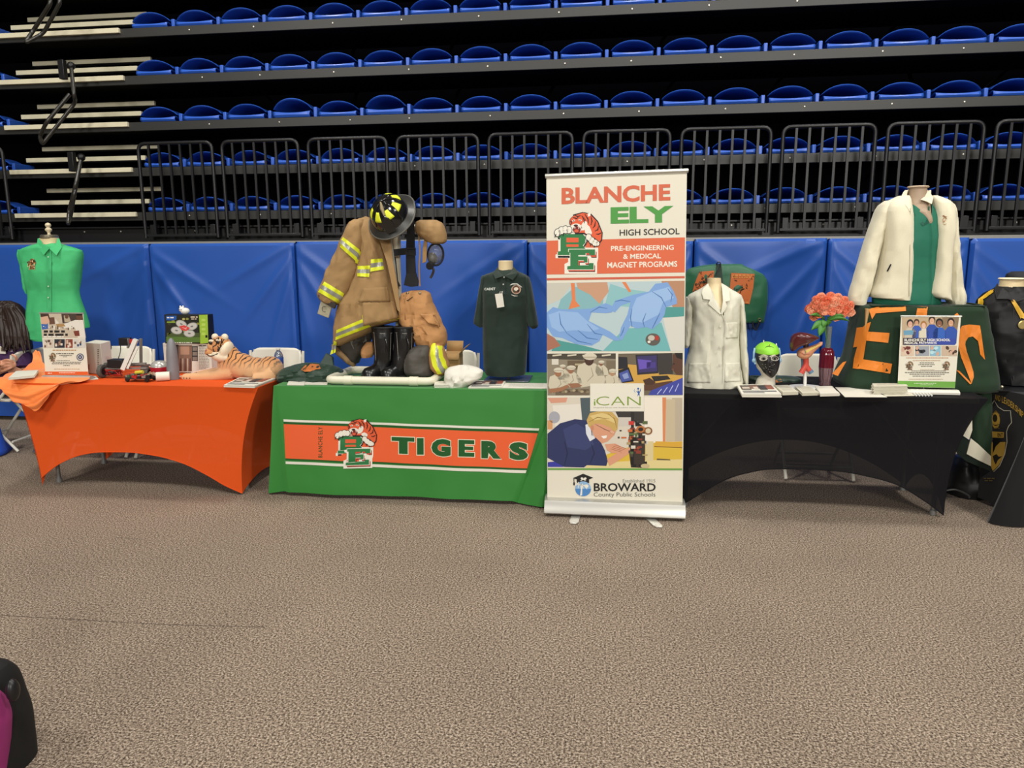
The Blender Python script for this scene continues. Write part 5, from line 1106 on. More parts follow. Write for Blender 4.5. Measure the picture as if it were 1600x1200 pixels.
# ================================================================== THINGS ON AND AROUND THE TABLES
TT = TZ + 0.0055
PAPER = mat('white_paper', 'd6d2c4', 0.6); PAPER2 = mat('cream_paper', 'c9c4b0', 0.6)
CARD = mat('brown_cardboard', 'b08a58', 0.8, noise=.05, nscale=50)
def slab(name, label, cat, quad, z0, th, m, group=None, sheets=0, ink_rows=None, picture=False, ox=0, oy=0, k=1.0):
    """flat paper pile; quad = photo outline of its top face (sketch units)"""
    P = [atz(ox + x / k, oy + y / k, z0 + th) for x, y in quad]; c = sum(P, Vector()) / len(P); c.z = z0
    t = thing(name, label, cat, c, group); mb = MB(); n = max(1, sheets); rnd = random.Random(len(label))
    for i in range(n):
        za, zb = z0 + th * i / n, z0 + th * (i + 1) / n - (0.0006 if n > 1 else 0); j = Vector((rnd.uniform(-.003, .003), rnd.uniform(-.003, .003), 0)) if n > 1 and i < n - 1 else Vector()
        mb.loft([[Vector((p.x, p.y, za)) + j for p in P], [Vector((p.x, p.y, zb)) + j for p in P]])
    mb.build('sheets' if n > 1 else 'sheet', m, t)
    if ink_rows or picture:
        def fn(px, py, l):
            u, v = px, py; a = P[0].lerp(P[1], u); b = P[3].lerp(P[2], u); q = a.lerp(b, v); return Vector((q.x, q.y, z0 + th + .0004 + l))
        pr = Print(fn, 0, 0, 1.0)
        if picture:
            for i, (x0, y0, x1, y1, cc) in enumerate(((.06, .15, .32, .6, '5a5048'), (.32, .1, .55, .5, '8a6a5a'), (.55, .15, .75, .6, '3c3a40'), (.75, .1, .94, .55, '9a5a48'), (.1, .3, .3, .5, 'c9b8a8'), (.4, .3, .52, .55, 'd8c8b8'), (.6, .25, .7, .5, 'b8907a'), (.06, .7, .94, .78, '6a6a70'), (.06, .85, .6, .92, '8a8a8c'))): pr.rect(x0, y0, x1, y1, cc, 1 + i % 3)
        else: pr.lines([(.12, .88, y, .022) for y in (.15, .27, .39, .51, .63, .75)], 'bdb8aa', 1, 3)
        pr.build('printed_page', None, t, sharp=80)
    return t
def upright_box(name, label, cat, x0, x1, y0, y1, z0, z1, m, group=None, rz=0, bev=.002, part='carton'):
    c = Vector(((x0 + x1) / 2, (y0 + y1) / 2, z0)); t = thing(name, label, cat, c, group); R = Matrix.Rotation(rz, 3, 'Z')
    MB().box(c + Vector((0, 0, (z1 - z0) / 2)), (x1 - x0, y1 - y0, z1 - z0), None, R).build(part, m, t, bevel=bev); return t
def planeY(Y): return lambda px, py, l: (lambda p: Vector((p.x, p.y - l - .0006, p.z)))(at(px, py, Y))
# ---------------- orange table, left to right
OQ = (0, 340, 4)
CL = mat('orange_satin_cloth', 'f08038', 0.5, sheen=.2, noise=.05, nscale=8)
cl = MB()
# cloth bunched over the left end of the table: sweeps from the banner foot over the edge and hangs in a swag
p_a = [atz(x, y, TT + .02) for x, y in ((72, 588), (95, 592), (120, 588))]
rows_ = []
spine = [((54, 549, 4.97), (64, 552, 4.97)), ((52, 560, 4.93), (68, 565, 4.93)), ((46, 572, 4.85), (76, 579, 4.85)), ((28, 581, 4.68), (96, 588, 4.70)), ((8, 588, 4.52), (126, 592, 4.52)), ((-2, 594, 4.41), (142, 593, 4.43)), ((0, 603, 4.335), (120, 595, 4.345)), ((10, 615, 4.315), (96, 600, 4.33)), ((26, 627, 4.31), (86, 612, 4.325)), ((42, 632, 4.32), (72, 627, 4.325))]
def cl_edge(side, t):
    P = [at(*q[side]) for q in spine]; k = t * (len(P) - 1); tab = [(i, p.x, p.y, p.z) for i, p in enumerate(P)]; return Vector(interp(tab, k))
for i in range(41):
    v = i / 40; A_, Bq = cl_edge(0, v), cl_edge(1, v); r_ = []
    for j in range(31):
        u = j / 30; p = A_.lerp(Bq, u); hang = max(0, min(1, (v - .55) / .2))
        p.z -= (.05 * sin(pi * u) ** 1.3) * hang
        f = .013 * sin(v * 34 + 2.2 * u + 1.5 * vnoise(u * 3, v * 4)) + .012 * vnoise(u * 5, v * 9) + .004
        p.y -= (abs(f) * 1.1 + .006) * (.35 + .65 * hang); p.z += f * (1 - .6 * hang) * .9
        if v < .62: p.z = max(p.z, TT + .010 + abs(f))
        r_.append(p)
    rows_.append(r_)
cl.loft(rows_, None, closed=False); o = cl.build('orange_cloth', CL, org=atz(40, 592, TT), solid=.004, subsurf=1); tag(o, 'shiny orange cloth bunched over the left end of the orange table', 'cloth')
slab('paper_stack', 'stack of white papers on the left rear corner of the orange table', 'papers', [(100, 958), (240, 952), (215, 985), (52, 1000)], TT + .035, .016, PAPER, None, 5, None, ox=0, oy=340, k=4)
def standee(name, label, quad, Yb, base, kind):
    Pl = [at(0 + x / 4 if kind == 'o' else 1280 + x / 5, 340 + y / 4 if kind == 'o' else 480 + y / 5, Yb + dy) for (x, y), dy in zip(quad, (.06, .06, 0, 0))]
    Pc = (Pl[2] + Pl[3]) / 2; t = thing(name, label, 'tabletop banner', (Pc.x, Yb, TT))
    nrm = (Pl[1] - Pl[0]).cross(Pl[3] - Pl[0]).normalized()
    if nrm.y > 0: nrm = -nrm
    MB().loft([[p for p in Pl], [p - nrm * .0012 for p in Pl]]).build('sheet', WHITEV, t)
    MB().tube([Pl[0] + Vector((-.004, 0, 0)), Pl[1] + Vector((.004, 0, 0))], .005, n=8).build('top_rail', ALU, t)
    w0 = Pl[3].x - .012; w1 = Pl[2].x + .02
    MB().loft([[Vector((x, Yb + dy, TT + dz)) for dy, dz in ((-.03, 0), (.035, 0), (.035, .012), (.012, .026), (-.012, .026), (-.03, .014))] for x in (w0, w1)]).build('base', mat('silver_banner_base', 'a5a29c', .4, metal=.3) if kind == 'o' else mat('white_banner_base', 'cfcbc0', .4), t, bevel=.002)
    MB().tube([Vector((Pc.x, Yb + .03, TT + .01)), (Pl[0] + Pl[1]) / 2 + Vector((0, .008, -.01))], .003, n=6).build('support_rod', METAL, t)
    return t, (lambda px, py, l: onplane(px, py, Pl[3], nrm) + nrm * (l + .0012))
t, fn = standee('tabletop_banner', 'tabletop banner with photo collage in front of the green dress shirt', [(249, 596), (520, 598), (553, 985), (285, 985)], 4.52, None, 'o')
pr = Print(fn, 0, 340, 4); R_ = pr.poly
R_([(252, 600), (516, 602), (538, 752), (265, 750)], 'c8b8a2', 0); R_([(384, 601), (516, 602), (524, 665), (392, 660)], '4a3c34', 1); R_([(252, 600), (305, 601), (318, 650), (262, 660)], '4a3428', 2)
R_([(255, 622), (300, 615), (312, 650), (290, 668), (262, 665)], 'd8ac90', 3); R_([(258, 665), (300, 662), (302, 695), (264, 700)], '3f68b0', 3); R_([(312, 625), (340, 622), (345, 665), (310, 668)], '6a4a3a', 2); R_([(345, 630), (372, 660), (350, 670)], 'e0d8c8', 3)
R_([(400, 612), (430, 610), (445, 650), (405, 655)], 'b8a890', 3); pr.ell(418, 618, 12, 14, '6a4a38', 4); pr.ell(497, 620, 20, 22, '6a4634', 4); R_([(478, 600), (516, 602), (514, 612), (480, 612)], '201814', 5)
R_([(380, 672), (470, 640), (520, 640), (535, 752), (490, 752), (470, 690), (400, 690)], 'e4ddd0', 4); R_([(460, 710), (495, 705), (500, 740), (470, 740)], '7a3a2c', 5); R_([(350, 665), (400, 662), (410, 680), (360, 685)], 'b08a5a', 5)
for i in range(18): pr.rect(270 + 11 * i, 675 + 20 * hash1(i), 278 + 11 * i, 682 + 22 * hash1(i + 5), ('e8e2d6', 'a89880', '6a5a4a')[i % 3], 5)
pr.lines([(275, 412, 705, 14), (275, 425, 725, 14)], '2a2622', 6, 4); pr.lines([(275, 400, 741, 7)], 'f0ece0', 6, 5)
for i, (x0, x1, c1, c2) in enumerate(((273, 335, 'd4c4b4', '5a4438'), (341, 405, '2a2a34', 'b8907a'), (411, 455, '8a3a2c', 'd8b8a0'), (461, 534, 'd0ccc4', '3a4a6a'))):
    pr.rect(x0, 760, x1, 814, c1, 1)
    for q in range(7): pr.rect(x0 + 4 + (x1 - x0 - 20) * hash1(q + i), 764 + 34 * hash1(q * 2 + i), x0 + 16 + (x1 - x0 - 20) * hash1(q + i), 778 + 34 * hash1(q * 2 + i), (c2, 'e0d4c4', '7a5a48', c2)[q % 4], 2 + q % 3)
pr.lines([(330, 480, 826, 5)], 'c08a50', 2, 6); pr.lines([(352, 468, 848, 5), (372, 450, 860, 4), (395, 425, 868, 4)], '5a564e', 2, 8); pr.lines([(355, 440, 892, 3), (330, 508, 902, 4), (325, 505, 911, 4), (398, 440, 922, 4)], '3a3630', 2, 9); pr.lines([(340, 500, 945, 4)], 'c8a078', 2, 10)
R_([(281, 962), (551, 962), (553, 984), (283, 984)], 'e0602a', 1); pr.lines([(370, 470, 968, 4), (300, 325, 970, 5)], 'f0dcc8', 2, 11)
emblem(pr, 306, 845, 350, 900, 2, False, ('5a4a34', '8a6a44', '2a2620', 'c8bca4')); pr.ell(502, 872, 23, 23, '2a3560', 2); pr.ell(502, 872, 18, 18, 'd6d2c4', 3); pr.ell(502, 872, 13, 13, '34406e', 4); R_([(494, 866), (502, 880), (510, 866), (502, 870)], 'd6d2c4', 5)
pr.build('printed_artwork', None, t, sharp=80)
slab('card', 'small white card beside the foot of the left tabletop banner', 'card', [(500, 994), (600, 990), (615, 1008), (510, 1016)], TT, .003, PAPER, ox=0, oy=340, k=4)
B6 = (130, 460, 5)
def b6(x, y, Y): return at(B6[0] + x / 5, B6[1] + y / 5, Y)
# white robotics carton, turned a little
Yb = 4.72; a0, a1, a2 = b6(42, 620, Yb + .05), b6(158, 628, Yb), b6(236, 610, Yb + .16); zt = b6(158, 385, Yb).z
t = thing('white_carton', 'white cardboard carton with red-striped base standing behind the robot car', 'box', ((a0 + a2) / 2).xy.to_3d() + Vector((0, 0, TT)))
a3 = a0 + (a2 - a1); MB().loft([[Vector((p.x, p.y, TT)) for p in (a0, a1, a2, a3)], [Vector((p.x, p.y, zt)) for p in (a0, a1, a2, a3)]]).build('carton', PAPER, t, bevel=.002)
def fc(p, q):
    n_ = (q - p).cross(Vector((0, 0, 1))).normalized()
    if n_.y > 0: n_ = -n_
    return lambda px, py, l: onplane(px, py, Vector((p.x, p.y, 1)), n_) + n_ * (l + .0006)
pr = Print(fc(a0, a1), *B6); pr.text('ROBOTICS KIT', 114, 430, 124, 580, '4a4844', 1, rot=True) if False else pr.lines([(112, 124, y, 6) for y in range(430, 590, 14)], '5a5852', 1, 3); pr.rect(42, 545, 48, 590, 'a8342c', 1); pr.build('printed_side', None, t)
pr = Print(fc(a1, a2), *B6); pr.stroke([(206, 385), (218, 395), (220, 420), (212, 440), (208, 455)], 9, '2c2a2c', 1); pr.stroke([(212, 395), (206, 420), (216, 450)], 5, '4a484a', 2); pr.build('printed_side', None, t)
# robot car with lift arm
BLK = mat('black_plastic', '131315', .4); ALU2 = mat('perforated_aluminium', '9b9a94', .4, metal=.6); REDW = mat('red_plastic', 'a82420', .4)
Yr = 4.62; rb = thing('robot_car', 'small wheeled classroom robot with a tilted lift arm on the orange table', 'robot', b6(320, 650, Yr).xy.to_3d() + Vector((0, 0, TT)))
def rail(a, b, w=.018, m=ALU2):
    a, b = b6(*a), b6(*b); mb = MB().bar(a, b, w, w * .7); L_ = (b - a).length; n = int(L_ / .018)
    for i in range(1, n):
        p = a.lerp(b, i / n); mb.box(p + Vector((0, -w * .36, 0)), (.006, .002, .006), BLK)
    mb.mats = [m, BLK] if not mb.mats else mb.mats
    mb.mats = [m if q is None else q for q in mb.mats]
    return mb
def solid(mb, m):
    if mb.mats == [BLK]: mb.mats = [m, BLK]; nq = 6; mb.m = [0] * 6 + [1] * (len(mb.m) - 6)
    return mb
for a, b in (((450, 345, Yr + .06), (452, 540, Yr + .06)), ((350, 342, Yr + .06), (352, 420, Yr + .06)), ((170, 582, Yr), (500, 575, Yr)), ((200, 560, Yr + .12), (520, 552, Yr + .12)), ((350, 545, Yr + .02), (490, 540, Yr + .02))):
    solid(rail(a, b), ALU2).build('channel', ALU2, rb)
for dx, w_ in ((0, .040), (34, .020)): solid(rail((312 + dx, 586 - dx * .2, Yr - .03), (412 + dx * .4, 352 + dx * 1.6, Yr - .0), w_), mat('pale_lift_slide', 'd6d6cc', .4)).build('lift_slide', MATS['pale_lift_slide'], rb)
def part_box(nm, x0, y0, x1, y1, Y, d, m, b=.003):
    p, q = b6(x0, y1, Y), b6(x1, y0, Y); MB().box((p + q) / 2 + Vector((0, d / 2, 0)), (abs(q.x - p.x), d, abs(q.z - p.z)), m).build(nm, None, rb, bevel=b)
part_box('controller', 190, 512, 300, 575, Yr - .03, .07, BLK); part_box('gearbox', 278, 342, 345, 400, Yr + .05, .05, BLK); part_box('motor', 360, 352, 392, 385, Yr + .04, .03, REDW)
MB().tube(smooth_path([b6(292, 400, Yr + .05), b6(290, 450, Yr + .03), b6(275, 500, Yr)]), .003, n=6).build('cable', BLK, rb)
mb = MB(); rnd = random.Random(3)
for i in range(30):
    p = [b6(170 + rnd.random() * 140, 585 + rnd.random() * 50, Yr - .04 + rnd.random() * .04) for _ in range(4)]; mb.tube(smooth_path(p, 4), .0022, REDW if i % 3 else BLK, n=5)
mb.build('wiring', None, rb)
for x, y, r, Yw in ((148, 598, .046, Yr - .02), (500, 568, .034, Yr + .02), (180, 580, .04, Yr + .14), (480, 560, .034, Yr + .16)):
    c = b6(x, y, Yw); c.z = TT + r
    wb = MB().lathe([(r * .55, -.013), (r * .9, -.014), (r, -.009), (r, .009), (r * .9, .014), (r * .55, .013)], c, n=26, R=Matrix.Rotation(pi / 2, 3, 'Y') @ Matrix.Rotation(.0, 3, 'Z')).build('wheel', mat('grey_tread_rubber', '4c4a44', .7, noise=.3, nscale=90), rb)
    MB().lathe([(0, -.014), (r * .55, -.015), (r * .56, .015), (0, .014)], c, n=16, R=Matrix.Rotation(pi / 2, 3, 'Y')).build('hub', BLK, wb)
rr = thing('circuit_rover', 'small dark circuit-board rover with a yellow motor in front of the robot car', 'robot', b6(450, 672, 4.5).xy.to_3d() + Vector((0, 0, TT)))
Yr2 = 4.50
p = b6(450, 650, Yr2); MB().box((p.x, Yr2, TT + .022), (.17, .085, .008), None, Matrix.Rotation(.1, 3, 'Z')).build('board', mat('dark_circuit_board', '24221f', .5), rr)
MB().tube([b6(410, 612, Yr2), b6(468, 605, Yr2)], .012, n=10).build('motor', mat('yellow_plastic_motor', 'c9b83c', .4), rr)
mb = MB()
for i in range(60): mb.box((p.x + (hash1(i) - .5) * .17, Yr2 - .04 + .075 * hash1(i * 2.1), TT + .030 + .010 * hash1(i * 3)), (.006 + .016 * hash1(i * 1.3), .01, .008 + .018 * hash1(i * 1.7)), (BLK, ALU2, REDW, mat('green_component', '3c5a3c', .5))[i % 4])
mb.build('components', None, rr)
for sx in (-.07, .07):
    for sy in (-.04, .04): MB().lathe([(0, -.006), (.014, -.006), (.016, 0), (.014, .006), (0, .006)], (p.x + sx, Yr2 + sy, TT + .016), n=14, R=Matrix.Rotation(pi / 2, 3, 'X')).build('wheel', BLK, rr)
mb = MB(); rnd = random.Random(9)
for i in range(5): mb.tube(smooth_path([b6(500 + 60 * rnd.random(), 600 + 60 * rnd.random(), Yr2 - .01) for _ in range(4)], 4), .002, n=5)
mb.build('wires', mat('tan_wire', 'b89a78', .5), rr)
# dome canister and white roll
Yd = 4.66; c = b6(600, 600, Yd); rw = .059
t = thing('dome_canister', 'canister with a silver dome and red band beside the grey rocket', 'canister', (c.x, Yd, TT))
MB().lathe([(0, 0), (rw * .92, 0), (rw, .006), (rw, b6(600, 600, Yd).z - TT)], (c.x, Yd, TT), n=28).build('body', PAPER, t)
z1 = b6(600, 600, Yd).z - TT; z2 = b6(600, 563, Yd).z - TT; z3 = b6(600, 515, Yd).z - TT
MB().lathe([(rw, z1), (rw * 1.02, z1 + .002), (rw * 1.02, z2), (rw, z2)], (c.x, Yd, TT), n=28).build('band', mat('red_gloss_band', 'a81c2c', .35), t)
MB().lathe([(rw, z2), (rw * .95, z2 + .012), (rw * .8, lerp(z2, z3, .6)), (rw * .5, lerp(z2, z3, .9)), (0, z3)], (c.x, Yd, TT), n=28).build('dome', mat('pale_silver', 'b9b7b0', .3, metal=.4), t)
c = b6(622, 632, 4.52); t = thing('paper_roll', 'short white roll lying in front of the dome canister', 'roll', (c.x, 4.52, TT))
MB().tube([Vector((b6(568, 632, 4.5).x, 4.5, TT + .031)), Vector((b6(676, 632, 4.54).x, 4.54, TT + .031))], .030, n=22).build('roll', PAPER, t, bevel=.003)
# grey rocket nose
Yn = 4.60; c0 = b6(706, 672, Yn); c1 = b6(684, 340, Yn); t = thing('model_rocket', 'grey pointed model rocket standing in front of the photo box', 'rocket', (c0.x, Yn, TT))
ax = (c1 - Vector((c0.x, Yn, TT))); Rk = ax.to_track_quat('Z', 'Y').to_matrix(); L_ = ax.length
RK = mat('grey_primer_paint', '77787c', .45, noise=.05, nscale=30)
MB().lathe([(0, 0), (.041, 0), (.041, .004), (.039, L_ * .30), (.036, L_ * .55)], (c0.x, Yn, TT), n=28, R=Rk).build('body', RK, t)
MB().lathe([(.0365, L_ * .55), (.034, L_ * .70), (.029, L_ * .82), (.021, L_ * .92), (.011, L_ * .98), (0, L_)], (c0.x, Yn, TT), n=28, R=Rk).build('nose_cone', RK, t)
# photo box and the drone box on top
Yq = 4.86; x0, x1 = b6(640, 600, Yq).x, b6(1010, 600, Yq).x; z1 = b6(800, 382, Yq).z
t = upright_box('photo_box', 'white box with newspaper-like photos under the green toy box', 'box', x0, x1, Yq, Yq + .09, TT, z1, PAPER)
pr = Print(planeY(Yq), *B6); pr.rect(650, 392, 745, 610, '4a3c38', 1); pr.rect(745, 398, 850, 600, '8a6a58', 1); pr.rect(760, 405, 830, 470, 'b89078', 2); pr.rect(850, 405, 896, 520, '38383c', 1)
for i in range(5): pr.rect(756 + 19 * i, 500, 764 + 19 * i, 600, ('5a3a3a', 'c8b8a8')[i % 2], 3)
for i in range(3): pr.rect(855, 412 + 38 * i, 892, 440 + 38 * i, '8c8074', 2)
pr.lines([(905, 985, y, 5) for y in range(410, 590, 12)], '9a968c', 1, 4); pr.lines([(760, 960, 608, 6), (760, 960, 620, 6)], '5a564e', 1, 4); pr.lines([(905, 960, 396, 8)], '5a564e', 2, 5); pr.build('printed_front', None, t)
Yg = 4.84; x0, x1 = b6(640, 260, Yg).x, b6(978, 260, Yg).x; z0_, z1_ = z1 + .001, b6(800, 158, Yg).z
t = upright_box('toy_drone_box', 'black and lime green toy box with a four-rotor drone picture, top of the stack', 'box', x0, x1, Yg, Yg + .075, z0_, z1_, BLK)
pr = Print(planeY(Yg), *B6); R_ = pr.poly
pr.rect(641, 160, 905, 383, '23241c', 1); R_([(905, 160), (972, 158), (978, 378), (915, 386)], '9cc43c', 1); pr.rect(650, 330, 915, 375, '5a7a34', 2); pr.rect(655, 300, 915, 332, '4a5a30', 2)
for i in range(14): pr.ell(670 + 230 * hash1(i), 190 + 120 * hash1(i * 2), 12, 9, ('8a8a3a', 'b0a860', '3a3a28')[i % 3], 2)
for x, y, a in ((730, 282, .2), (830, 305, .1), (850, 250, -.3), (768, 232, .4)): pr.ell(x, y, 46, 30, '9a9a94', 4, a); pr.ell(x, y, 40, 25, 'c8c8c0', 5, a); pr.ell(x, y, 12, 6, '7a7a78', 6, a)
R_([(750, 248), (790, 240), (836, 262), (810, 285), (770, 280)], 'd84a44', 7); R_([(770, 255), (800, 262), (815, 252), (805, 275)], 'f0a098', 8)
R_([(648, 168), (730, 166), (730, 196), (700, 203), (650, 202)], '2458a8', 4); pr.lines([(655, 722, 176, 10)], 'e8ecf0', 5, 3); pr.rect(655, 212, 720, 222, '8aa840', 4); pr.lines([(840, 895, 172, 10), (845, 890, 188, 8)], 'd8c8b0', 4, 6)
for i in range(4): pr.rect(925, 190 + 36 * i, 955, 210 + 36 * i, 'b8d860', 3)
pr.rect(955, 318, 972, 338, '1a1c18', 3); pr.lines([(680, 860, 374, 7)], 'd8d8c8', 4, 8); pr.build('printed_front', None, t)
# white plush on the top
Yp_ = 4.875; c = b6(790, 158, Yp_); t = thing('plush_toy', 'small white plush sitting on top of the green toy box', 'plush', (c.x, Yp_, z1_))
WF = mat('white_plush', 'd8d6d0', .95, bump=.2, bscale=250)
mb = MB(); mb.ball((c.x + .008, Yp_, z1_ + .022), (.032, .03, .024)); mb.ball((c.x - .008, Yp_ - .012, z1_ + .034), (.02, .02, .019)); o = mb.build('body', WF, t); md_ = o.modifiers.new('blend', 'REMESH'); md_.mode = 'VOXEL'; md_.voxel_size = .003; md_.use_smooth_shade = True
for sx in (-.02, .0): MB().ball((c.x + sx, Yp_ - .008, z1_ + .052), (.007, .006, .010)).build('ear', WF, t)
for sx in (-.016, -.002): MB().ball((c.x + sx, Yp_ - .031, z1_ + .036), .0025).build('eye', BLK, t)
# ---------------- toy tiger
def tiger_mat():
    m = bpy.data.materials.new('tiger_striped_plush'); m.use_nodes = True; nt = m.node_tree; b = nt.nodes['Principled BSDF']; L = nt.links.new
    tc = nt.nodes.new('ShaderNodeTexCoord'); mp = nt.nodes.new('ShaderNodeMapping'); mp.inputs['Rotation'].default_value = (0, radians(-22), 0)
    wv = nt.nodes.new('ShaderNodeTexWave'); wv.bands_direction = 'X'; wv.inputs['Scale'].default_value = 10.5; wv.inputs['Distortion'].default_value = 6.5; wv.inputs['Detail'].default_value = 1.5; wv.inputs['Detail Scale'].default_value = 1.6
    cr = nt.nodes.new('ShaderNodeValToRGB'); e = cr.color_ramp.elements; e[0].position = .14; e[0].color = hexc('241812'); e[1].position = .24; e[1].color = hexc('c08450')
    sp = nt.nodes.new('ShaderNodeSeparateXYZ'); c2 = nt.nodes.new('ShaderNodeValToRGB'); e2 = c2.color_ramp.elements; e2[0].position = .07; e2[1].position = .13
    mx = nt.nodes.new('ShaderNodeMix'); mx.data_type = 'RGBA'; mx.inputs[6].default_value = hexc('d0a276')
    n = nt.nodes.new('ShaderNodeTexNoise'); n.inputs['Scale'].default_value = 260; bp = nt.nodes.new('ShaderNodeBump'); bp.inputs['Strength'].default_value = .25; bp.inputs['Distance'].default_value = .01
    L(tc.outputs['Object'], mp.inputs[0]); L(mp.outputs[0], wv.inputs[0]); L(wv.outputs['Fac'], cr.inputs[0]); L(tc.outputs['Object'], sp.inputs[0]); L(sp.outputs[2], c2.inputs[0]); L(c2.outputs[0], mx.inputs[0]); L(cr.outputs[0], mx.inputs[7]); L(mx.outputs[2], b.inputs['Base Color'])
    L(tc.outputs['Object'], n.inputs[0]); L(n.outputs[0], bp.inputs['Height']); L(bp.outputs[0], b.inputs['Normal']); b.inputs['Roughness'].default_value = .95; b.inputs['Sheen Weight'].default_value = .2
    return m
TGM = tiger_mat(); TW = mat('cream_plush', 'dccdb2', .95, bump=.25, bscale=200); TO = mat('tan_plush', 'c8925f', .95, bump=.2, bscale=250)
Yt = 4.70; sc_ = 1 / 5 / F_PX * 4.85
tb = b6(1280, 690, Yt); tg_ = thing('toy_tiger', 'large plush tiger lying on the right end of the orange table facing left', 'plush', (tb.x, Yt, TT))
def tp(x, y, dy=0.0): p = b6(x, y, Yt + dy); p.z = max(p.z, TT + .01); return p
mb = MB()
def tb_(x, y, rx, ry, rd, dy=0.0, ang=0): mb.ball(tp(x, y, dy), (rx * sc_, rd, ry * sc_), None, 18, 12, Matrix.Rotation(ang, 3, 'Y'))
tb_(1160, 540, 110, 120, .09, 0, .5); tb_(1240, 560, 130, 105, .10, 0, .2); tb_(1350, 580, 120, 92, .10); tb_(1455, 575, 105, 95, .105); tb_(1130, 470, 90, 85, .075)
mb.tube([tp(1160, 610, -.05), tp(1020, 640, -.07), tp(900, 662, -.08), tp(830, 670, -.085)], [.045, .036, .033, .03], n=14); tb_(818, 672, 50, 34, .035, -.085)
mb.tube([tp(1120, 600, .05), tp(1000, 630, .05), tp(900, 655, .03)], [.045, .036, .03], n=14)
mb.tube([tp(1480, 610, -.06), tp(1420, 650, -.09), tp(1330, 665, -.10)], [.05, .04, .028], n=14)
tb_(1075, 405, 92, 82, .072, -.02)
o = mb.build('body', TGM, tg_, sharp=180); md_ = o.modifiers.new('blend', 'REMESH'); md_.mode = 'VOXEL'; md_.voxel_size = .006; md_.use_smooth_shade = True; m2 = o.modifiers.new('relax', 'SMOOTH'); m2.iterations = 6
mb = MB(); tb_(1085, 480, 90, 50, .07, -.035, .25); tb_(1120, 440, 46, 80, .07, -.03, .35); o = mb.build('ruff', TW, tg_, sharp=180); md_ = o.modifiers.new('blend', 'REMESH'); md_.mode = 'VOXEL'; md_.voxel_size = .005; md_.use_smooth_shade = True
mb = MB(); tb_(1000, 448, 48, 38, .045, -.045); tb_(1020, 410, 50, 36, .04, -.05, .4); mb.build('muzzle', TO, tg_)
mb = MB(); tb_(1010, 470, 40, 18, .04, -.052); mb.build('chin', TW, tg_)
mb = MB(); tb_(972, 440, 16, 11, .018, -.07); mb.build('nose', mat('pinkish_nose', '9a5a4c', .5), tg_)
MB().tube(smooth_path([tp(966, 466, -.088), tp(985, 480, -.095), tp(1015, 478, -.10), tp(1050, 462, -.097)]), .003, n=6).build('mouth', BLK, tg_)
for x, y, dy in ((1052, 374, -.093), (995, 380, -.085)):
    MB().ball(tp(x, y, dy), (.012, .008, .011)).build('eye', BLK, tg_)
    mb = MB(); mb.ball(tp(x + 4, y - 16, dy + .006), (.018, .008, .010)); mb.build('brow', TW, tg_)
for x, y, dy in ((1106, 334, -.03), (1030, 332, .0)): mb = MB(); tb_(x, y, 28, 28, .02, dy); mb.build('ear', TW, tg_)
for pts in ([(1085, 345), (1080, 365), (1090, 380)], [(1070, 395), (1085, 415), (1078, 440)], [(1092, 390), (1106, 415), (1100, 445)], [(1060, 340), (1055, 352), (1066, 358)], [(1030, 350), (1028, 362), (1038, 366)], [(1050, 405), (1062, 425), (1056, 440)]):
    MB().tube(smooth_path([tp(x, y, -.094 + .0006 * abs(x - 1060)) for x, y in pts], 4), .0038, n=5).build('face_stripe', BLK, tg_)
for x in (790, 812, 836): MB().tube([tp(x, 678, -.122), tp(x - 4, 694, -.12)], .003, n=5).build('claw_line', BLK, tg_)
MB().tube(smooth_path([tp(1030, 572, -.02), tp(900, 600, -.07), tp(760, 640, -.09), tp(625, 692, -.11)]), [.004] * 18 + [.003], n=6).build('tail', mat('pale_pink_cord', 'd8b8a0', .7), tg_)
slab('magazine_stack', 'stack of glossy magazines at the right front corner of the orange table', 'magazines', [(1220, 648), (1500, 652), (1340, 712), (1098, 706)], TT, .016, PAPER, None, 4, None, True, *B6)
# bottle
Yw = 5.0; c = b6(1531, 560, Yw); t = thing('water_bottle', 'clear water bottle with a blue label behind the toy tiger', 'bottle', (c.x, Yw, TT))
z_ = lambda y: b6(1531, y, Yw).z - TT
MB().lathe([(0, 0), (.030, 0), (.032, .008), (.032, z_(500)), (.031, z_(475)), (.024, z_(455)), (.013, z_(440)), (.012, z_(430)), (0, z_(430))], (c.x, Yw, TT), n=24).build('bottle', mat('clear_bottle_plastic', 'b8c4d0', .08, trans=.8, spec=.6), t)
MB().lathe([(.0327, z_(540)), (.0333, z_(538)), (.0333, z_(492)), (.0327, z_(490))], (c.x, Yw, TT), n=24).build('label', mat('blue_bottle_label', '2c4c9a', .4), t)
MB().lathe([(0, z_(432)), (.015, z_(432)), (.015, z_(422)), (0, z_(420))], (c.x, Yw, TT), n=18).build('cap', PAPER, t)
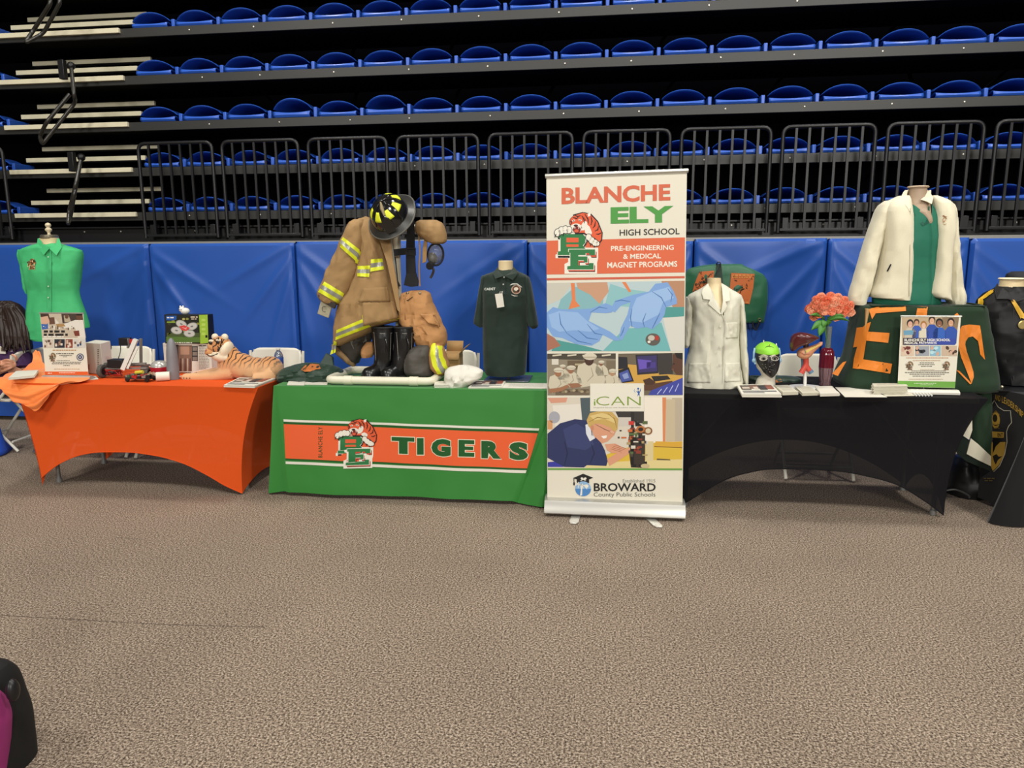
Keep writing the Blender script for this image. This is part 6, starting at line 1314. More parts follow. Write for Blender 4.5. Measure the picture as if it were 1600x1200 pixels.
# ---------------- green table
G4 = (400, 540, 3.404)
def g4(x, y, Y): return at(G4[0] + x / G4[2], G4[1] + y / G4[2], Y)
DGF = mat('dark_green_nylon', '143020', .5, noise=.12, nscale=10, sheen=.1)
Sg = Body([(92, 250, 330, .02), (105, 190, 400, .06), (125, 140, 440, .12), (150, 118, 468, .15), (175, 116, 470, .15), (192, 120, 455, .13)], 4.70, *G4, 2.4, .035, 13, 8)
t = thing('folded_bag', 'heap of dark green nylon drawstring bags at the left end of the green table', 'bag', g4(290, 190, 4.70).xy.to_3d() + Vector((0, 0, TT)))
Sg.mesh(48, 24).build('body', DGF, t)
mb = MB(); quad3(Sg, [(330, 110, .0), (372, 40, .05), (408, 62, .05), (412, 120, 0)], 0, 0, DGF, mb, .02); mb.build('flap', DGF, t, bevel=.004)
pr = Print(Sg.front, *G4); pr.poly([(240, 128), (262, 104), (300, 96), (345, 98), (356, 118), (320, 126), (290, 138), (255, 140)], 'c8743a', 8)
for i in range(5): pr.stroke([(250 + 20 * i, 132 - 5 * i), (262 + 20 * i, 118 - 4 * i), (275 + 18 * i, 122 - 3 * i)], 4, '5a3a20', 9)
pr.build('orange_print', None, t, sharp=80)
slab('paper_sheet', 'white folded leaflet at the left front edge of the green table', 'paper', [(175, 186), (262, 186), (255, 207), (165, 206)], TT, .006, PAPER, None, 2, None, ox=400, oy=540, k=3.404)
slab('paper_sheet', 'long white sheet lying in front of the PVC frame', 'paper', [(262, 188), (385, 190), (378, 208), (252, 206)], TT, .002, PAPER, ox=400, oy=540, k=3.404)
# cardboard box
Yc = 4.98; x0, x1 = g4(992, 100, Yc).x, g4(1082, 100, Yc).x; z1 = g4(1040, 42, Yc).z
t = upright_box('cardboard_box', 'open brown cardboard box behind the firefighter trousers', 'box', x0, x1, Yc, Yc + .13, TT, z1, CARD)
mb = MB(); a, b = Vector((x1, Yc, z1)), Vector((x1, Yc + .13, z1)); mb.loft([[a, b], [a + Vector((.055, -.01, .055)), b + Vector((.055, .01, .055))]], None, closed=False); a, b = Vector((x0, Yc + .13, z1)), Vector((x1, Yc + .13, z1)); mb.loft([[a, b], [a + Vector((0, .03, .07)), b + Vector((0, .03, .07))]], None, closed=False); a, b = Vector((x0, Yc, z1)), Vector((x1, Yc, z1)); mb.loft([[a, b], [a + Vector((0, -.03, -.04)), b + Vector((0, -.03, -.04))]], None, closed=False); mb.build('flaps', CARD, t, solid=.003)
slab('paper_stack', 'small stack of white cards beside the right end of the PVC frame', 'papers', [(950, 190), (1018, 186), (1024, 205), (948, 206)], TT, .022, PAPER, None, 6, None, ox=400, oy=540, k=3.404)
Sw = Body([(104, 1075, 1130, .02), (118, 1025, 1180, .05), (140, 1005, 1202, .09), (165, 1000, 1200, .10), (195, 1010, 1160, .10), (222, 1022, 1120, .09)], 4.56, *G4, 2.3, .04, 5, 4)
t = Sw.mesh(44, 24).build('folded_shirt', mat('white_tshirt_cotton', 'd4d0c4', .85), org=g4(1100, 222, 4.56).xy.to_3d() + Vector((0, 0, TT))); tag(t, 'crumpled white T-shirts heaped between the firefighter trousers and the dark polo', 'shirts')
slab('brochure_stack', 'stack of photo brochures in front of the dark polo stand', 'brochures', [(1165, 184), (1330, 184), (1310, 220), (1128, 222)], TT, .008, PAPER, None, 3, None, True, 400, 540, 3.404)
slab('paper_sheet', 'white papers at the right front edge of the green table by the banner', 'paper', [(1330, 197), (1560, 200), (1560, 226), (1305, 222)], TT, .005, PAPER, None, 2, True, ox=400, oy=540, k=3.404)
# ---------------- hanging green bag on the pad
L5 = (1050, 390, 5)
def l5(x, y, Y): return at(L5[0] + x / 5, L5[1] + y / 5, Y)
Yh = 6.255
GB = mat('green_bag_nylon', '1c5a3c', .5, noise=.06, nscale=12, sheen=.1)
Sb = Body([(112, 330, 545, .02), (125, 230, 560, .04), (150, 130, 620, .06), (200, 95, 720, .07), (260, 80, 745, .07), (330, 78, 748, .07), (450, 90, 740, .06), (520, 130, 728, .05), (560, 300, 720, .04), (572, 600, 714, .02)], Yh, *L5, 3.0, .014, 4, 14)
t = thing('drawstring_bag', 'green drawstring bag with two orange printed panels hanging on the blue pad', 'bag', l5(450, 570, Yh))
Sb.mesh(60, 30).build('body', GB, t)
pr = Print(Sb.front, *L5)
for P, sd in (([(215, 172), (330, 165), (325, 215), (290, 260), (262, 315), (160, 330), (175, 270)], 3), ([(462, 182), (645, 190), (635, 300), (605, 425), (555, 420), (530, 350), (452, 300)], 5)):
    pr = Print(Sb.front, *L5, dl=.0004); pr.poly(P, 'c86a34', 6); rnd = random.Random(sd); cx = sum(p[0] for p in P) / len(P); cy = sum(p[1] for p in P) / len(P)
    for i in range(70):
        a = rnd.random(); q = rnd.choice(P); x, y = cx + (q[0] - cx) * a * .9, cy + (q[1] - cy) * a * .9
        pr.stroke([(x, y), (x + rnd.uniform(-16, 16), y + rnd.uniform(-12, 12)), (x + rnd.uniform(-12, 12), y + rnd.uniform(4, 22))], 5, ('2a2a1c', '1c4030', '2a2018')[i % 3], 7 + i % 3)
    if sd == 5: pr.lines([(468, 635, 196, 9), (470, 630, 212, 8), (570, 605, 408, 8)], 'e09a50', 11, 3)
    pr.build('printed_panel', None, t, sharp=80)
mb = MB(); quad3(Sb, [(345, 112, -.07), (385, 112, -.07), (400, 270, -.085), (380, 330, -.085), (350, 300, -.085)], 0, 0, None, mb, .004); mb.build('shadow_fold', mat('fold_shade_green', '0e2c1e', .6), t)  # darker green flap paints the shade inside the bag's fold
MB().tube(smooth_path([l5(345, 120, Yh - .08), l5(358, 98, Yh - .09), l5(378, 104, Yh - .09), l5(378, 140, Yh - .09), l5(352, 175, Yh - .09), l5(338, 212, Yh - .09)]), .004, n=8).build('hanger_hook', mat('dark_hanger_wire', '3a3a3c', .35, metal=.6), t)
MB().tube([Sb.front(1050 + (685 + 11 * cos(a)) / 5, 390 + (548 + 11 * sin(a)) / 5, .002) for a in [i * pi / 8 for i in range(16)]], .003, closed=True, n=6).build('grommet', mat('brass_grommet', 'b8a878', .3, metal=.8), t)
MB().tube(smooth_path([l5(632, 560, Yh - .05), l5(634, 600, Yh - .05), l5(655, 628, Yh - .05), l5(668, 600, Yh - .05), l5(684, 560, Yh - .05)]), .006, n=8).build('cord', SUS, t)
# ---------------- black table
# model head in a black mask with a green cap
Yf = 4.70; t = thing('mask_head', 'white foam head wearing a black face mask and a lime green cap', 'model head', l5(735, 1050, Yf).xy.to_3d() + Vector((0, 0, TT)))
FOAM = mat('white_foam', 'cfcabb', .7)
Bh = Body([(800, 660, 834, .085), (860, 652, 838, .098), (920, 662, 830, .092), (960, 690, 812, .08), (985, 700, 805, .07), (1010, 668, 804, .065), (1052, 652, 806, .068)], Yf, *L5, 2.0); Bh.mesh(36, 20).build('foam_head', FOAM, t)
Bm = Body([(795, 655, 836, .098), (830, 654, 838, .106), (870, 656, 838, .110), (910, 668, 832, .108), (945, 690, 818, .10), (970, 715, 800, .09), (988, 742, 780, .07)], Yf - .008, *L5, 2.0); Bm.mesh(40, 26).build('mask', mat('black_mask_plastic', '1c1b1d', .35, spec=.5), t)
pr = Print(Bm.front, *L5)
for cx, a in ((715, -.08), (802, .08)):
    pr = Print(Bm.front, *L5)
    pr.ell(cx, 850, 33, 20, 'd8d2c4', 6, a); pr.ell(cx, 853, 20, 12, '8a8478', 7, a); pr.ell(cx + 1, 853, 10, 10, '2a2826', 8); pr.stroke([(cx - 40, 836), (cx, 822), (cx + 36, 834)], 11, 'd4ceb8', 8); pr.build('eye_opening', None, t, sharp=80)
pr = Print(Bm.front, *L5)
for i in range(16): pr.ell(690 + 120 * hash1(i * 1.9), 885 + 80 * hash1(i * 3.3), 4, 2, 'a8a49c', 6)
pr.stroke([(725, 935), (765, 928), (800, 938)], 6, '0e0e10', 6); pr.build('glitter_specks', None, t, sharp=80)
MB().tube(smooth_path([Bm.front(1050 + x / 5, 390 + y / 5, .004) for x, y in ((770, 845), (772, 880), (778, 905))]), [.004] * 6 + [.008] * 6 + [.010], n=8).build('nose', MATS['black_mask_plastic'], t)
MB().tube([Bm.front(1050 + x / 5, 390 + y / 5, .001) for x, y in ((735, 944), (765, 938), (795, 946))], .006, n=8).build('lips', MATS['black_mask_plastic'], t)
Bc = Body([(722, 725, 770, .03), (735, 690, 800, .07), (755, 665, 822, .095), (775, 652, 832, .108), (800, 650, 836, .113), (806, 652, 834, .111)], Yf, *L5, 2.0); Bc.mesh(40, 20).build('cap', mat('lime_green_cap', '8ed43a', .5), t)
pr = Print(Bc.front, *L5); pr.stroke([(728, 762), (745, 754), (772, 756), (798, 764)], 4, '4a7a28', 5); pr.stroke([(755, 752), (765, 742)], 5, 'a84a34', 5); pr.build('cap_mark', None, t)
MB().tube([l5(716, 725, Yf), l5(716, 708, Yf)], .004, n=6).build('antenna', FOAM, t)
for sx, xs in ((-1, (646, 640, 640, 652)), (1, (836, 842, 842, 836))):
    MB().tube(smooth_path([l5(xs[0], 770, Yf - .02), l5(xs[1], 810, Yf - .03), l5(xs[2], 860, Yf - .03), l5(xs[3], 895, Yf - .04)]), .006, n=8).build('strap', mat('pale_blue_strap', '8ab0c8', .4), t)
    MB().ball(l5(xs[2], 866, Yf - .035), (.012, .012, .014)).build('ear_knob', MATS['pale_blue_strap'], t)
MB().tube([l5(815, 735, Yf), l5(818, 770, Yf - .03), l5(840, 782, Yf - .02)], .0035, n=6).build('side_clip', FOAM, t)
# folded dark green bag behind
Sf = Body([(985, 610, 660, .02), (992, 600, 960, .05), (1010, 596, 1005, .08), (1040, 596, 990, .08), (1052, 600, 940, .07)], 4.93, *L5, 2.6, .016, 7, 7)
t = thing('folded_bag', 'folded dark green bag lying behind the black-masked head', 'bag', l5(800, 1050, 4.93).xy.to_3d() + Vector((0, 0, TT))); Sf.mesh(40, 14).build('body', DGF, t)
pr = Print(Sf.front, *L5); pr.poly([(805, 1020), (850, 1008), (862, 1030), (812, 1040)], 'b8703a', 4); pr.build('orange_print', None, t)
# organ model
Yo = 4.66; ob = l5(1040, 1050, Yo); t = thing('organ_model', 'anatomical liver and pancreas model on a white stand', 'anatomical model', (ob.x, Yo, TT))
WP = mat('white_model_stand', 'd4d2cc', .35)
MB().lathe([(0, 0), (.098, 0), (.10, .006), (.094, .012), (.03, .016), (0, .016)], (ob.x, Yo, TT), n=32, sy=.8).build('base', WP, t); MB().tube([(ob.x, Yo, TT + .01), l5(1042, 900, Yo + .02)], .010, n=12).build('post', WP, t)
LIV = mat('maroon_liver_gloss', '4e1c1e', .25, noise=.1, nscale=12, spec=.6)
Bl = Body([(648, 985, 1040, .03), (660, 955, 1090, .055), (675, 938, 1130, .065), (690, 928, 1150, .065), (705, 924, 1120, .06), (730, 920, 1075, .055), (755, 920, 1000, .045), (780, 925, 965, .035), (792, 932, 948, .015)], Yo - .02, *L5, 2.1); Bl.mesh(36, 24).build('liver', LIV, t)
MB().tube([l5(1045, 680, Yo - .075), l5(1050, 735, Yo - .065)], .006, n=8).build('ligament', mat('pale_duct', 'c8b898', .4), t)
Bp = Body([(722, 1160, 1176, .015), (740, 1125, 1174, .025), (760, 1060, 1150, .035), (775, 1000, 1135, .04), (800, 978, 1110, .045), (825, 976, 1090, .045), (842, 990, 1070, .035), (852, 1010, 1045, .02)], Yo - .01, *L5, 2.1); Bp.mesh(32, 20).build('pancreas', mat('tan_pancreas', 'c88a68', .35), t)
pr = Print(Bp.front, *L5); pr.poly([(1045, 790), (1080, 768), (1140, 745), (1165, 735), (1150, 752), (1090, 785), (1050, 808)], 'd8b860', 4); pr.stroke([(1000, 800), (1030, 820), (1080, 815)], 6, 'a85a48', 5); pr.stroke([(1030, 775), (1042, 800), (1040, 830)], 5, '6a8a5a', 6); pr.build('ducts', None, t, sharp=80)
MB().tube([l5(1046, 740, Yo), l5(1048, 775, Yo)], .016, n=10).build('vessel', mat('dark_vein', '3c2428', .35), t)
RV, BV = mat('red_artery', 'c2483c', .35), mat('blue_vein', '5a7890', .35)
MB().tube(smooth_path([l5(1045, 840, Yo), l5(1046, 895, Yo), l5(1030, 930, Yo), l5(1008, 965, Yo)]), .017, n=12).build('artery', RV, t); MB().tube(smooth_path([l5(1046, 895, Yo), l5(1060, 925, Yo), l5(1082, 955, Yo)]), .015, n=12).build('artery', RV, t)
MB().tube(smooth_path([l5(1022, 840, Yo + .02), l5(1026, 900, Yo + .02), l5(1020, 940, Yo + .02)]), .013, n=12).build('vein', BV, t); MB().tube([l5(1078, 945, Yo - .005), l5(1090, 962, Yo - .005)], .0155, n=12).build('vein', BV, t)
# vase with carnations
Yv = 4.78; vb = l5(1190, 1040, Yv); t = thing('flower_vase', 'tall ribbed red glass vase with coral carnations', 'vase', (vb.x, Yv, TT))
zv = lambda y: l5(1195, y, Yv).z - TT
vs = 4.9 / F_PX / 5
mb = MB(); rings = []
for r, z in ((38, 0.0), (40, .006), (34, .02), (44, zv(990)), (50, zv(920)), (50, zv(830)), (46, zv(795)), (34, zv(772)), (22, zv(765))):
    rings.append([Vector((vb.x + .004 + r * vs * (1 + .05 * cos(12 * a)) * cos(a), Yv + r * vs * (1 + .05 * cos(12 * a)) * sin(a), TT + z)) for a in [2 * pi * i / 72 for i in range(72)]])
MB().loft(rings[4:]).build('body', mat('deep_red_glass', '6a1428', .12, trans=.3, spec=.6), t); MB().loft(rings[:5]).build('ribbed_foot', mat('smoky_pink_glass', '8e6a70', .1, trans=.6, spec=.6), t)
MB().lathe([(22 * vs, zv(768)), (19 * vs, zv(700)), (22 * vs, zv(600)), (20 * vs, zv(600)), (17 * vs, zv(700)), (19 * vs, zv(766))], (vb.x + .006, Yv, TT), n=28).build('neck', mat('clear_glass', 'c8d4d0', .05, trans=.85, spec=.5), t)
mb = MB(); STEM = mat('green_stem', '3c6a34', .6); top = l5(1205, 600, Yv)
for i in range(8): mb.tube(smooth_path([Vector((vb.x + .006 + .008 * cos(i), Yv + .008 * sin(i), TT + zv(760))), top + Vector((.01 * cos(i * 2), .01 * sin(i * 2), 0)), l5(1140 + 25 * i, 520, Yv + .03 * sin(i * 1.7))]), .003, n=6)
mb.build('stems', STEM, t)
LEAF = mat('leaf_green', '4c8838', .55, noise=.15, nscale=30)
for i, (a, b, w_) in enumerate((((1200, 570), (1090, 630), .022), ((1195, 580), (1150, 680), .024), ((1215, 560), (1370, 545), .012), ((1210, 550), (1390, 560), .010), ((1195, 540), (1080, 515), .012), ((1220, 590), (1240, 570), .016), ((1205, 560), (1180, 610), .022), ((1215, 545), (1350, 520), .016))):
    A_, Bq = l5(*a, Yv - .03), l5(*b, Yv - .05 - .02 * hash1(i)); d = (Bq - A_); n_ = d.cross(Vector((0, 1, 0))).normalized()
    mb = MB(); mb.loft([[A_ + d * u + n_ * w_ * sin(pi * min(1, u * .97 + .03)) ** .8 * s + Vector((0, .008 * abs(s), .015 * sin(pi * u))) for s in (-1, -.5, 0, .5, 1)] for u in [j / 8 for j in range(9)]], None, closed=False); mb.build('leaf', LEAF, t, solid=.0012)
CAR = [mat('coral_carnation', 'f59874', .75, noise=.08, nscale=30), mat('light_coral_carnation', 'f8b08e', .75), mat('deep_coral_carnation', 'ec7c56', .75)]
rnd = random.Random(5)
FLW = [(1085, 470, 1), (1130, 395, 0), (1185, 440, 0), (1160, 370, 1), (1235, 365, 0), (1290, 380, 1), (1340, 400, 0), (1380, 440, 0), (1390, 490, 1), (1345, 470, 2), (1290, 460, 0), (1240, 425, 1), (1110, 430, 0), (1140, 500, 2), (1105, 525, 0), (1190, 480, 1), (1240, 480, 0), (1310, 425, 0), (1280, 525, 1), (1205, 400, 2), (1330, 500, 0), (1070, 465, 2), (1160, 460, 0), (1265, 410, 1)]
for i, (x, y, c) in enumerate(FLW):
    ctr = l5(x, y, Yv - .06 + .12 * (((x - 1230) / 170) ** 2 + ((y - 440) / 100) ** 2) * .5 + .02 * rnd.random()); mb = MB(); R0 = .030 + .005 * rnd.random()
    for ly in range(4):
        el = (1.35, .9, .45, .0)[ly]; n_ = (5, 8, 10, 11)[ly]
        for q in range(n_):
            az = 2 * pi * (q + .5 * ly) / n_ + rnd.uniform(-.15, .15); d = Vector((cos(el) * cos(az), -.35 - .4 * sin(el), cos(el) * sin(az) * .9 + .25)).normalized(); s_ = d.cross(Vector((0, 1, .3))).normalized(); u_ = d.cross(s_)
            r0 = R0 * (.8 + .2 * rnd.random()); w_ = R0 * .42
            mb.add([ctr + d * r0 * .2, ctr + d * r0 * .85 + s_ * w_ + u_ * w_ * .3, ctr + d * r0 * 1.02 + s_ * w_ * .5 - u_ * w_ * .25, ctr + d * r0 * 1.08 + u_ * w_ * .25, ctr + d * r0 * 1.02 - s_ * w_ * .5 - u_ * w_ * .25, ctr + d * r0 * .85 - s_ * w_ + u_ * w_ * .3], [(0, 1, 2, 3), (0, 3, 4, 5)])
    mb.ball(ctr, R0 * .78, None, 10, 6)
    mb.build('blossom', CAR[c], t)
# papers on the black table
slab('magazine_stack', 'stack of magazines with cover photos beside the white lab coat', 'magazines', [(505, 1052), (780, 1048), (855, 1128), (545, 1126)], TT, .020, PAPER, None, 5, None, True, *L5)
slab('paper_stack', 'cream leaflet stack just right of the magazines', 'papers', [(800, 1060), (905, 1056), (988, 1108), (865, 1112)], TT, .020, PAPER2, None, 5, True, ox=1050, oy=390, k=5)
slab('paper_stack', 'cream leaflet stack in front of the organ model stand', 'papers', [(962, 1068), (1075, 1064), (1150, 1116), (1018, 1120)], TT, .018, PAPER2, None, 5, True, ox=1050, oy=390, k=5)
slab('paper_stack', 'white leaflet stack in front of the flower vase', 'papers', [(1120, 1066), (1240, 1064), (1310, 1120), (1160, 1124)], TT, .018, PAPER, None, 5, None, ox=1050, oy=390, k=5)
S8 = (1280, 480, 5)
slab('paper_stack', 'thin stack of white sheets right of the vase leaflets', 'papers', [(-20, 620), (100, 614), (165, 682), (20, 684)], TT, .006, PAPER, None, 3, None, ox=1280, oy=480, k=5)
slab('paper_sheet', 'large white sheet at the front edge of the black table', 'paper', [(125, 626), (375, 628), (530, 702), (200, 700)], TT + .001, .002, PAPER, None, 1, None, ox=1280, oy=480, k=5)
slab('brochure', 'printed brochure under the pamphlet pile on the black table', 'brochure', [(470, 655), (690, 652), (755, 690), (520, 694)], TT, .004, PAPER2, None, 2, True, ox=1280, oy=480, k=5)
for i in range(6):
    j = ((0, 0), (4, 1), (-5, 0), (3, -1), (-2, 1), (2, 0))[i]
    slab('pamphlet', 'cream pamphlet, %s from the top of the pile before the green blanket' % ORDN[6 - i], 'pamphlet', [(418 + j[0], 648 - 13 * i), (680 + j[0], 644 - 13 * i), (690 + j[0], 664 - 13 * i), (424 + j[0], 668 - 13 * i)] if False else [(412 + j[0], 646 - 10.4 * i), (668 + j[0], 644 - 10.4 * i), (690 + j[0], 664 - 10.4 * i), (424 + j[0], 668 - 10.4 * i)], TT + .0085 * i + .0045, .008, PAPER2, 'pamphlets piled before the green blanket', 2, True if i == 5 else None, ox=1280, oy=480, k=5)
for i in range(6):
    a, b = atz(1280 + (712 + 24 * i) / 5, 480 + 655 / 5, TT + .006), atz(1280 + (760 + 24 * i) / 5, 480 + 690 / 5, TT + .006)
    tag(MB().tube([a, b], .0055, n=8).build('white_pen', WP, org=(a.x, a.y, TT)), 'short white pen in the row before the right tabletop banner, %s from the left' % ORDN[i + 1], 'pen', 'row of white pens on the black table')
t, fn = standee('tabletop_banner', 'tabletop banner reading Medical Pathways in front of the green blanket', [(640, 70), (1108, 72), (1060, 632), (612, 622)], 4.54, None, 'b')
pr = Print(fn, *S8); R_ = pr.poly
R_([(645, 80), (1092, 80), (1062, 294), (648, 294)], 'bfa888', 0); R_([(960, 80), (1092, 80), (1062, 294), (960, 294)], '8a7458', 1)
for x, y, s, sk, hr_, sh in ((710, 130, 1.0, 'd8a890', '2a1c18', 'c8bca8'), (760, 120, .8, 'c89878', '4a3020', '3c5cb0'), (815, 140, .9, 'e0b8a0', 'a8743c', 'd8d0c0'), (880, 105, 1.0, 'd8a888', '3a2a20', '2c4ca4'), (938, 125, 1.1, '8a5c44', '1a1410', '3060b8'), (1028, 120, 1.05, 'd0a080', '2a1c18', '2c50a8')):
    R_([(x - 42 * s, y + 165), (x - 45 * s, y + 60 * s), (x - 20 * s, y + 30 * s), (x + 20 * s, y + 30 * s), (x + 48 * s, y + 60 * s), (x + 40 * s, y + 165)], sh, 2); pr.ell(x, y - 4, 27 * s, 32 * s, hr_, 3); pr.ell(x, y + 5, 19 * s, 25 * s, sk, 4); pr.stroke([(x - 8, y + 14), (x, y + 18), (x + 8, y + 14)], 3, 'f0e8e0', 5)
R_([(658, 182), (735, 180), (732, 215), (660, 218)], '6a9cb8', 6); R_([(780, 185), (832, 185), (830, 240), (778, 240)], 'd8d0b8', 6); R_([(655, 240), (840, 240), (1066, 246), (1062, 294), (655, 294)], '3448a0', 5); R_([(655, 240), (840, 242), (850, 294), (655, 294)], '4a4038', 5)
pr.text('BLANCHE ELY HIGH SCHOOL', 664, 246, 1022, 266, 'f0ece2', 8, 0, .03); pr.text('MEDICAL PATHWAYS', 664, 269, 916, 288, 'f0ece2', 8, 0, .03)
for i, (x0, x1, c1, c2) in enumerate(((638, 740, 'd8c0a8', '6a2a24'), (750, 858, '9aa0a8', '20222a'), (865, 948, '88b8cc', 'b8dce4'), (955, 1076, 'c8b098', '4a3428'))):
    pr.rect(x0, 302, x1, 380, c1, 1)
    for q in range(6): pr.ell(x0 + 14 + (x1 - x0 - 28) * hash1(q + i * 3), 318 + 46 * hash1(q * 2 + i), 16, 12, (c2, c2, 'd0a890')[q % 3], 2 + q % 3, q)
pr.lines([(680, 1010, 393, 5)], 'c07a50', 2, 3); pr.lines([(730, 950, 415, 5)], 'b0845c', 2, 4)
pr.lines([(785, 895, 432, 5), (775, 905, 446, 5), (795, 880, 459, 5)], '4a463e', 2, 5); pr.lines([(720, 990, 496, 4), (670, 1020, 508, 5), (705, 985, 521, 5), (730, 950, 536, 5)], '4a463e', 2, 6); pr.lines([(790, 900, 487, 3), (700, 970, 560, 4)], 'a08060', 2, 7)
R_([(614, 575), (1064, 582), (1060, 630), (612, 620)], '6ea844', 1); pr.lines([(740, 920, 592, 5), (790, 890, 604, 4)], 'd8e4c0', 2, 8)
for x in (672, 958): emblem(pr, x, 422, x + 62, 492, 2, False, ('5a4a34', '8a6a44', '2a2620', 'c8bca4'))
pr.build('printed_artwork', None, t, sharp=80)
# box under the blanket, blanket
F7 = (1280, 270, 3.244)
def f7(x, y, Y): return at(F7[0] + x / F7[2], F7[1] + y / F7[2], Y)
bx0, bx1 = f7(225, 700, 4.75).x, f7(770, 700, 4.75).x
upright_box('display_box', 'cardboard box hidden under the dark green lettered blanket', 'box', bx0, bx1, 4.70, 5.02, TT, BOXTOP - .012, CARD)
VEL = mat('dark_green_velvet', '102c15', .9, sheen=.08, noise=.15, nscale=9)
OFL = 'e8862c'
Sv = Body([(664, 215, 790, .14), (672, 190, 806, .175), (690, 184, 812, .19), (760, 172, 822, .20), (830, 160, 836, .21), (880, 152, 842, .215), (930, 140, 848, .22), (1000, 112, 856, .23), (1050, 94, 860, .24), (1072, 100, 861, .235), (1086, 140, 858, .22)], 4.86, *F7, 4.5, .018, 3, 19)
t = thing('lettered_blanket', 'dark green velvet blanket with orange letters draped over the box on the black table', 'blanket', f7(500, 1080, 4.8).xy.to_3d() + Vector((0, 0, TT)))
Sv.mesh(96, 40, cap0=False, cap1=False).build('drape', VEL, t, solid=.006)
mb = MB(); z_top = f7(500, 667, 4.86).z
MB().grid(lambda u, v: Vector((lerp(f7(222, 668, 4.86).x, f7(782, 668, 4.86).x, u), lerp(4.69, 5.03, v), z_top + .004 * sin(9 * u + 4 * v))), 16, 8).build('top', VEL, t, solid=.004)
def sp(pts, L=4):
    """letter outline cut into narrow strips so that it follows the folds"""
    pr.poly(pts, OFL, L)
def strip(a, b, c, d, n=6, m_=3, L=7):
    for i in range(n):
        for j in range(m_):
            q = []
            for u, v in ((i, j), (i + 1, j), (i + 1, j + 1), (i, j + 1)):
                u, v = u / n, v / m_; x = lerp(lerp(a[0], b[0], u), lerp(d[0], c[0], u), v); y = lerp(lerp(a[1], b[1], u), lerp(d[1], c[1], u), v); q.append((x, y))
            pr.add([pr.W(x, y, L) for x, y in q], [(0, 1, 2, 3)], ink(OFL))
pr = Print(Sv.front, *F7, dl=0.0006)
strip((245, 805), (357, 812), (350, 862), (235, 850))
strip((205, 800), (245, 805), (222, 950), (158, 985), 4, 8)
strip((222, 945), (370, 968), (360, 1018), (158, 985), 8, 3)
strip((190, 785), (262, 755), (235, 850), (172, 885), 4, 4, 3)
pr.build('letter', None, t, sharp=80)
pr = Print(Sv.front, *F7, dl=0.0006)
strip((250, 690), (310, 676), (285, 715), (268, 742), 3, 3)
strip((310, 676), (438, 672), (440, 700), (285, 712), 6, 3)
pr.build('letter', None, t, sharp=80)
pr = Print(Sv.front, *F7, dl=0.0006)
strip((500, 675), (550, 680), (545, 725), (490, 722), 3, 3)
pr.build('letter', None, t, sharp=80)
pr = Print(Sv.front, *F7, dl=0.0006)
PR_ = [((1028, 485), (998, 452)), ((1015, 400), (990, 395)), ((1006, 330), (984, 368)), ((996, 272), (952, 340)), ((930, 266), (925, 345)), ((885, 274), (908, 370)), ((862, 310), (905, 390)), ((860, 390), (915, 435)), ((880, 470), (938, 500)), ((910, 545), (956, 560)), ((944, 632), (958, 592))]
PR_ = [tuple((x * .818, y * .818 + 551.5) for x, y in q) for q in PR_]
for (a, b), (c, d) in zip(PR_, PR_[1:]): strip(a, b, d, c, 3, 3, 7)
pr.build('letter', None, t, sharp=80)
pr = Print(Sv.front, *F7, dl=0.0006); strip((694, 999), (712, 1005), (773, 1068), (765, 1072), 2, 5, 7); strip((694, 999), (694, 1030), (765, 1072), (712, 1005), 2, 2, 7) if False else None; pr.build('letter_fragment', None, t, sharp=80)
pr = Print(Sv.front, *F7, dl=0.0006)
strip((120, 960), (138, 955), (95, 1030), (65, 1018), 3, 4)
pr.build('letter_fragment', None, t, sharp=80)
pr = Print(Sv.front, *F7, dl=0.0006)
strip((685, 720), (700, 710), (715, 730), (690, 735), 2, 2)
pr.build('letter_fragment', None, t, sharp=80)

Z6 = (1440, 560, 4.2875)
def z6(x, y, Y): return at(Z6[0] + x / Z6[2], Z6[1] + y / Z6[2], Y)
Sh = Body([(70, 350, 440, .05), (150, 362, 452, .06), (250, 368, 460, .05), (400, 330, 468, .05), (520, 322, 472, .05), (600, 360, 473, .04), (680, 440, 472, .03), (730, 462, 470, .01)], 4.78, *Z6, 2.6, .012, 6, 3)
Sh.mesh(40, 24).build('hanging_end', VEL, t)
SLN = mat('ivory_satin_lining', 'cfc9b4', .4)
mb = MB(); quad3(Sh, [(338, 372, -.04), (262, 492, -.05), (258, 505, -.05), (318, 545, -.055), (340, 480, -.05)], 0, 0, None, mb, .006); quad3(Sh, [(330, 535, -.055), (380, 575, -.06), (465, 655, -.055), (464, 722, -.05), (380, 682, -.055), (302, 640, -.055)], 0, 0, None, mb, .006); mb.build('satin_lining', SLN, t)
mb = MB(); quad3(Sh, [(258, 505, -.045), (318, 548, -.05), (305, 640, -.05), (385, 684, -.05), (470, 728, -.045), (480, 765, -.04), (300, 690, -.04), (245, 645, -.04), (215, 570, -.04)], 0, 0, None, mb, .008); mb.build('border', mat('black_green_border', '0c1a10', .9), t)
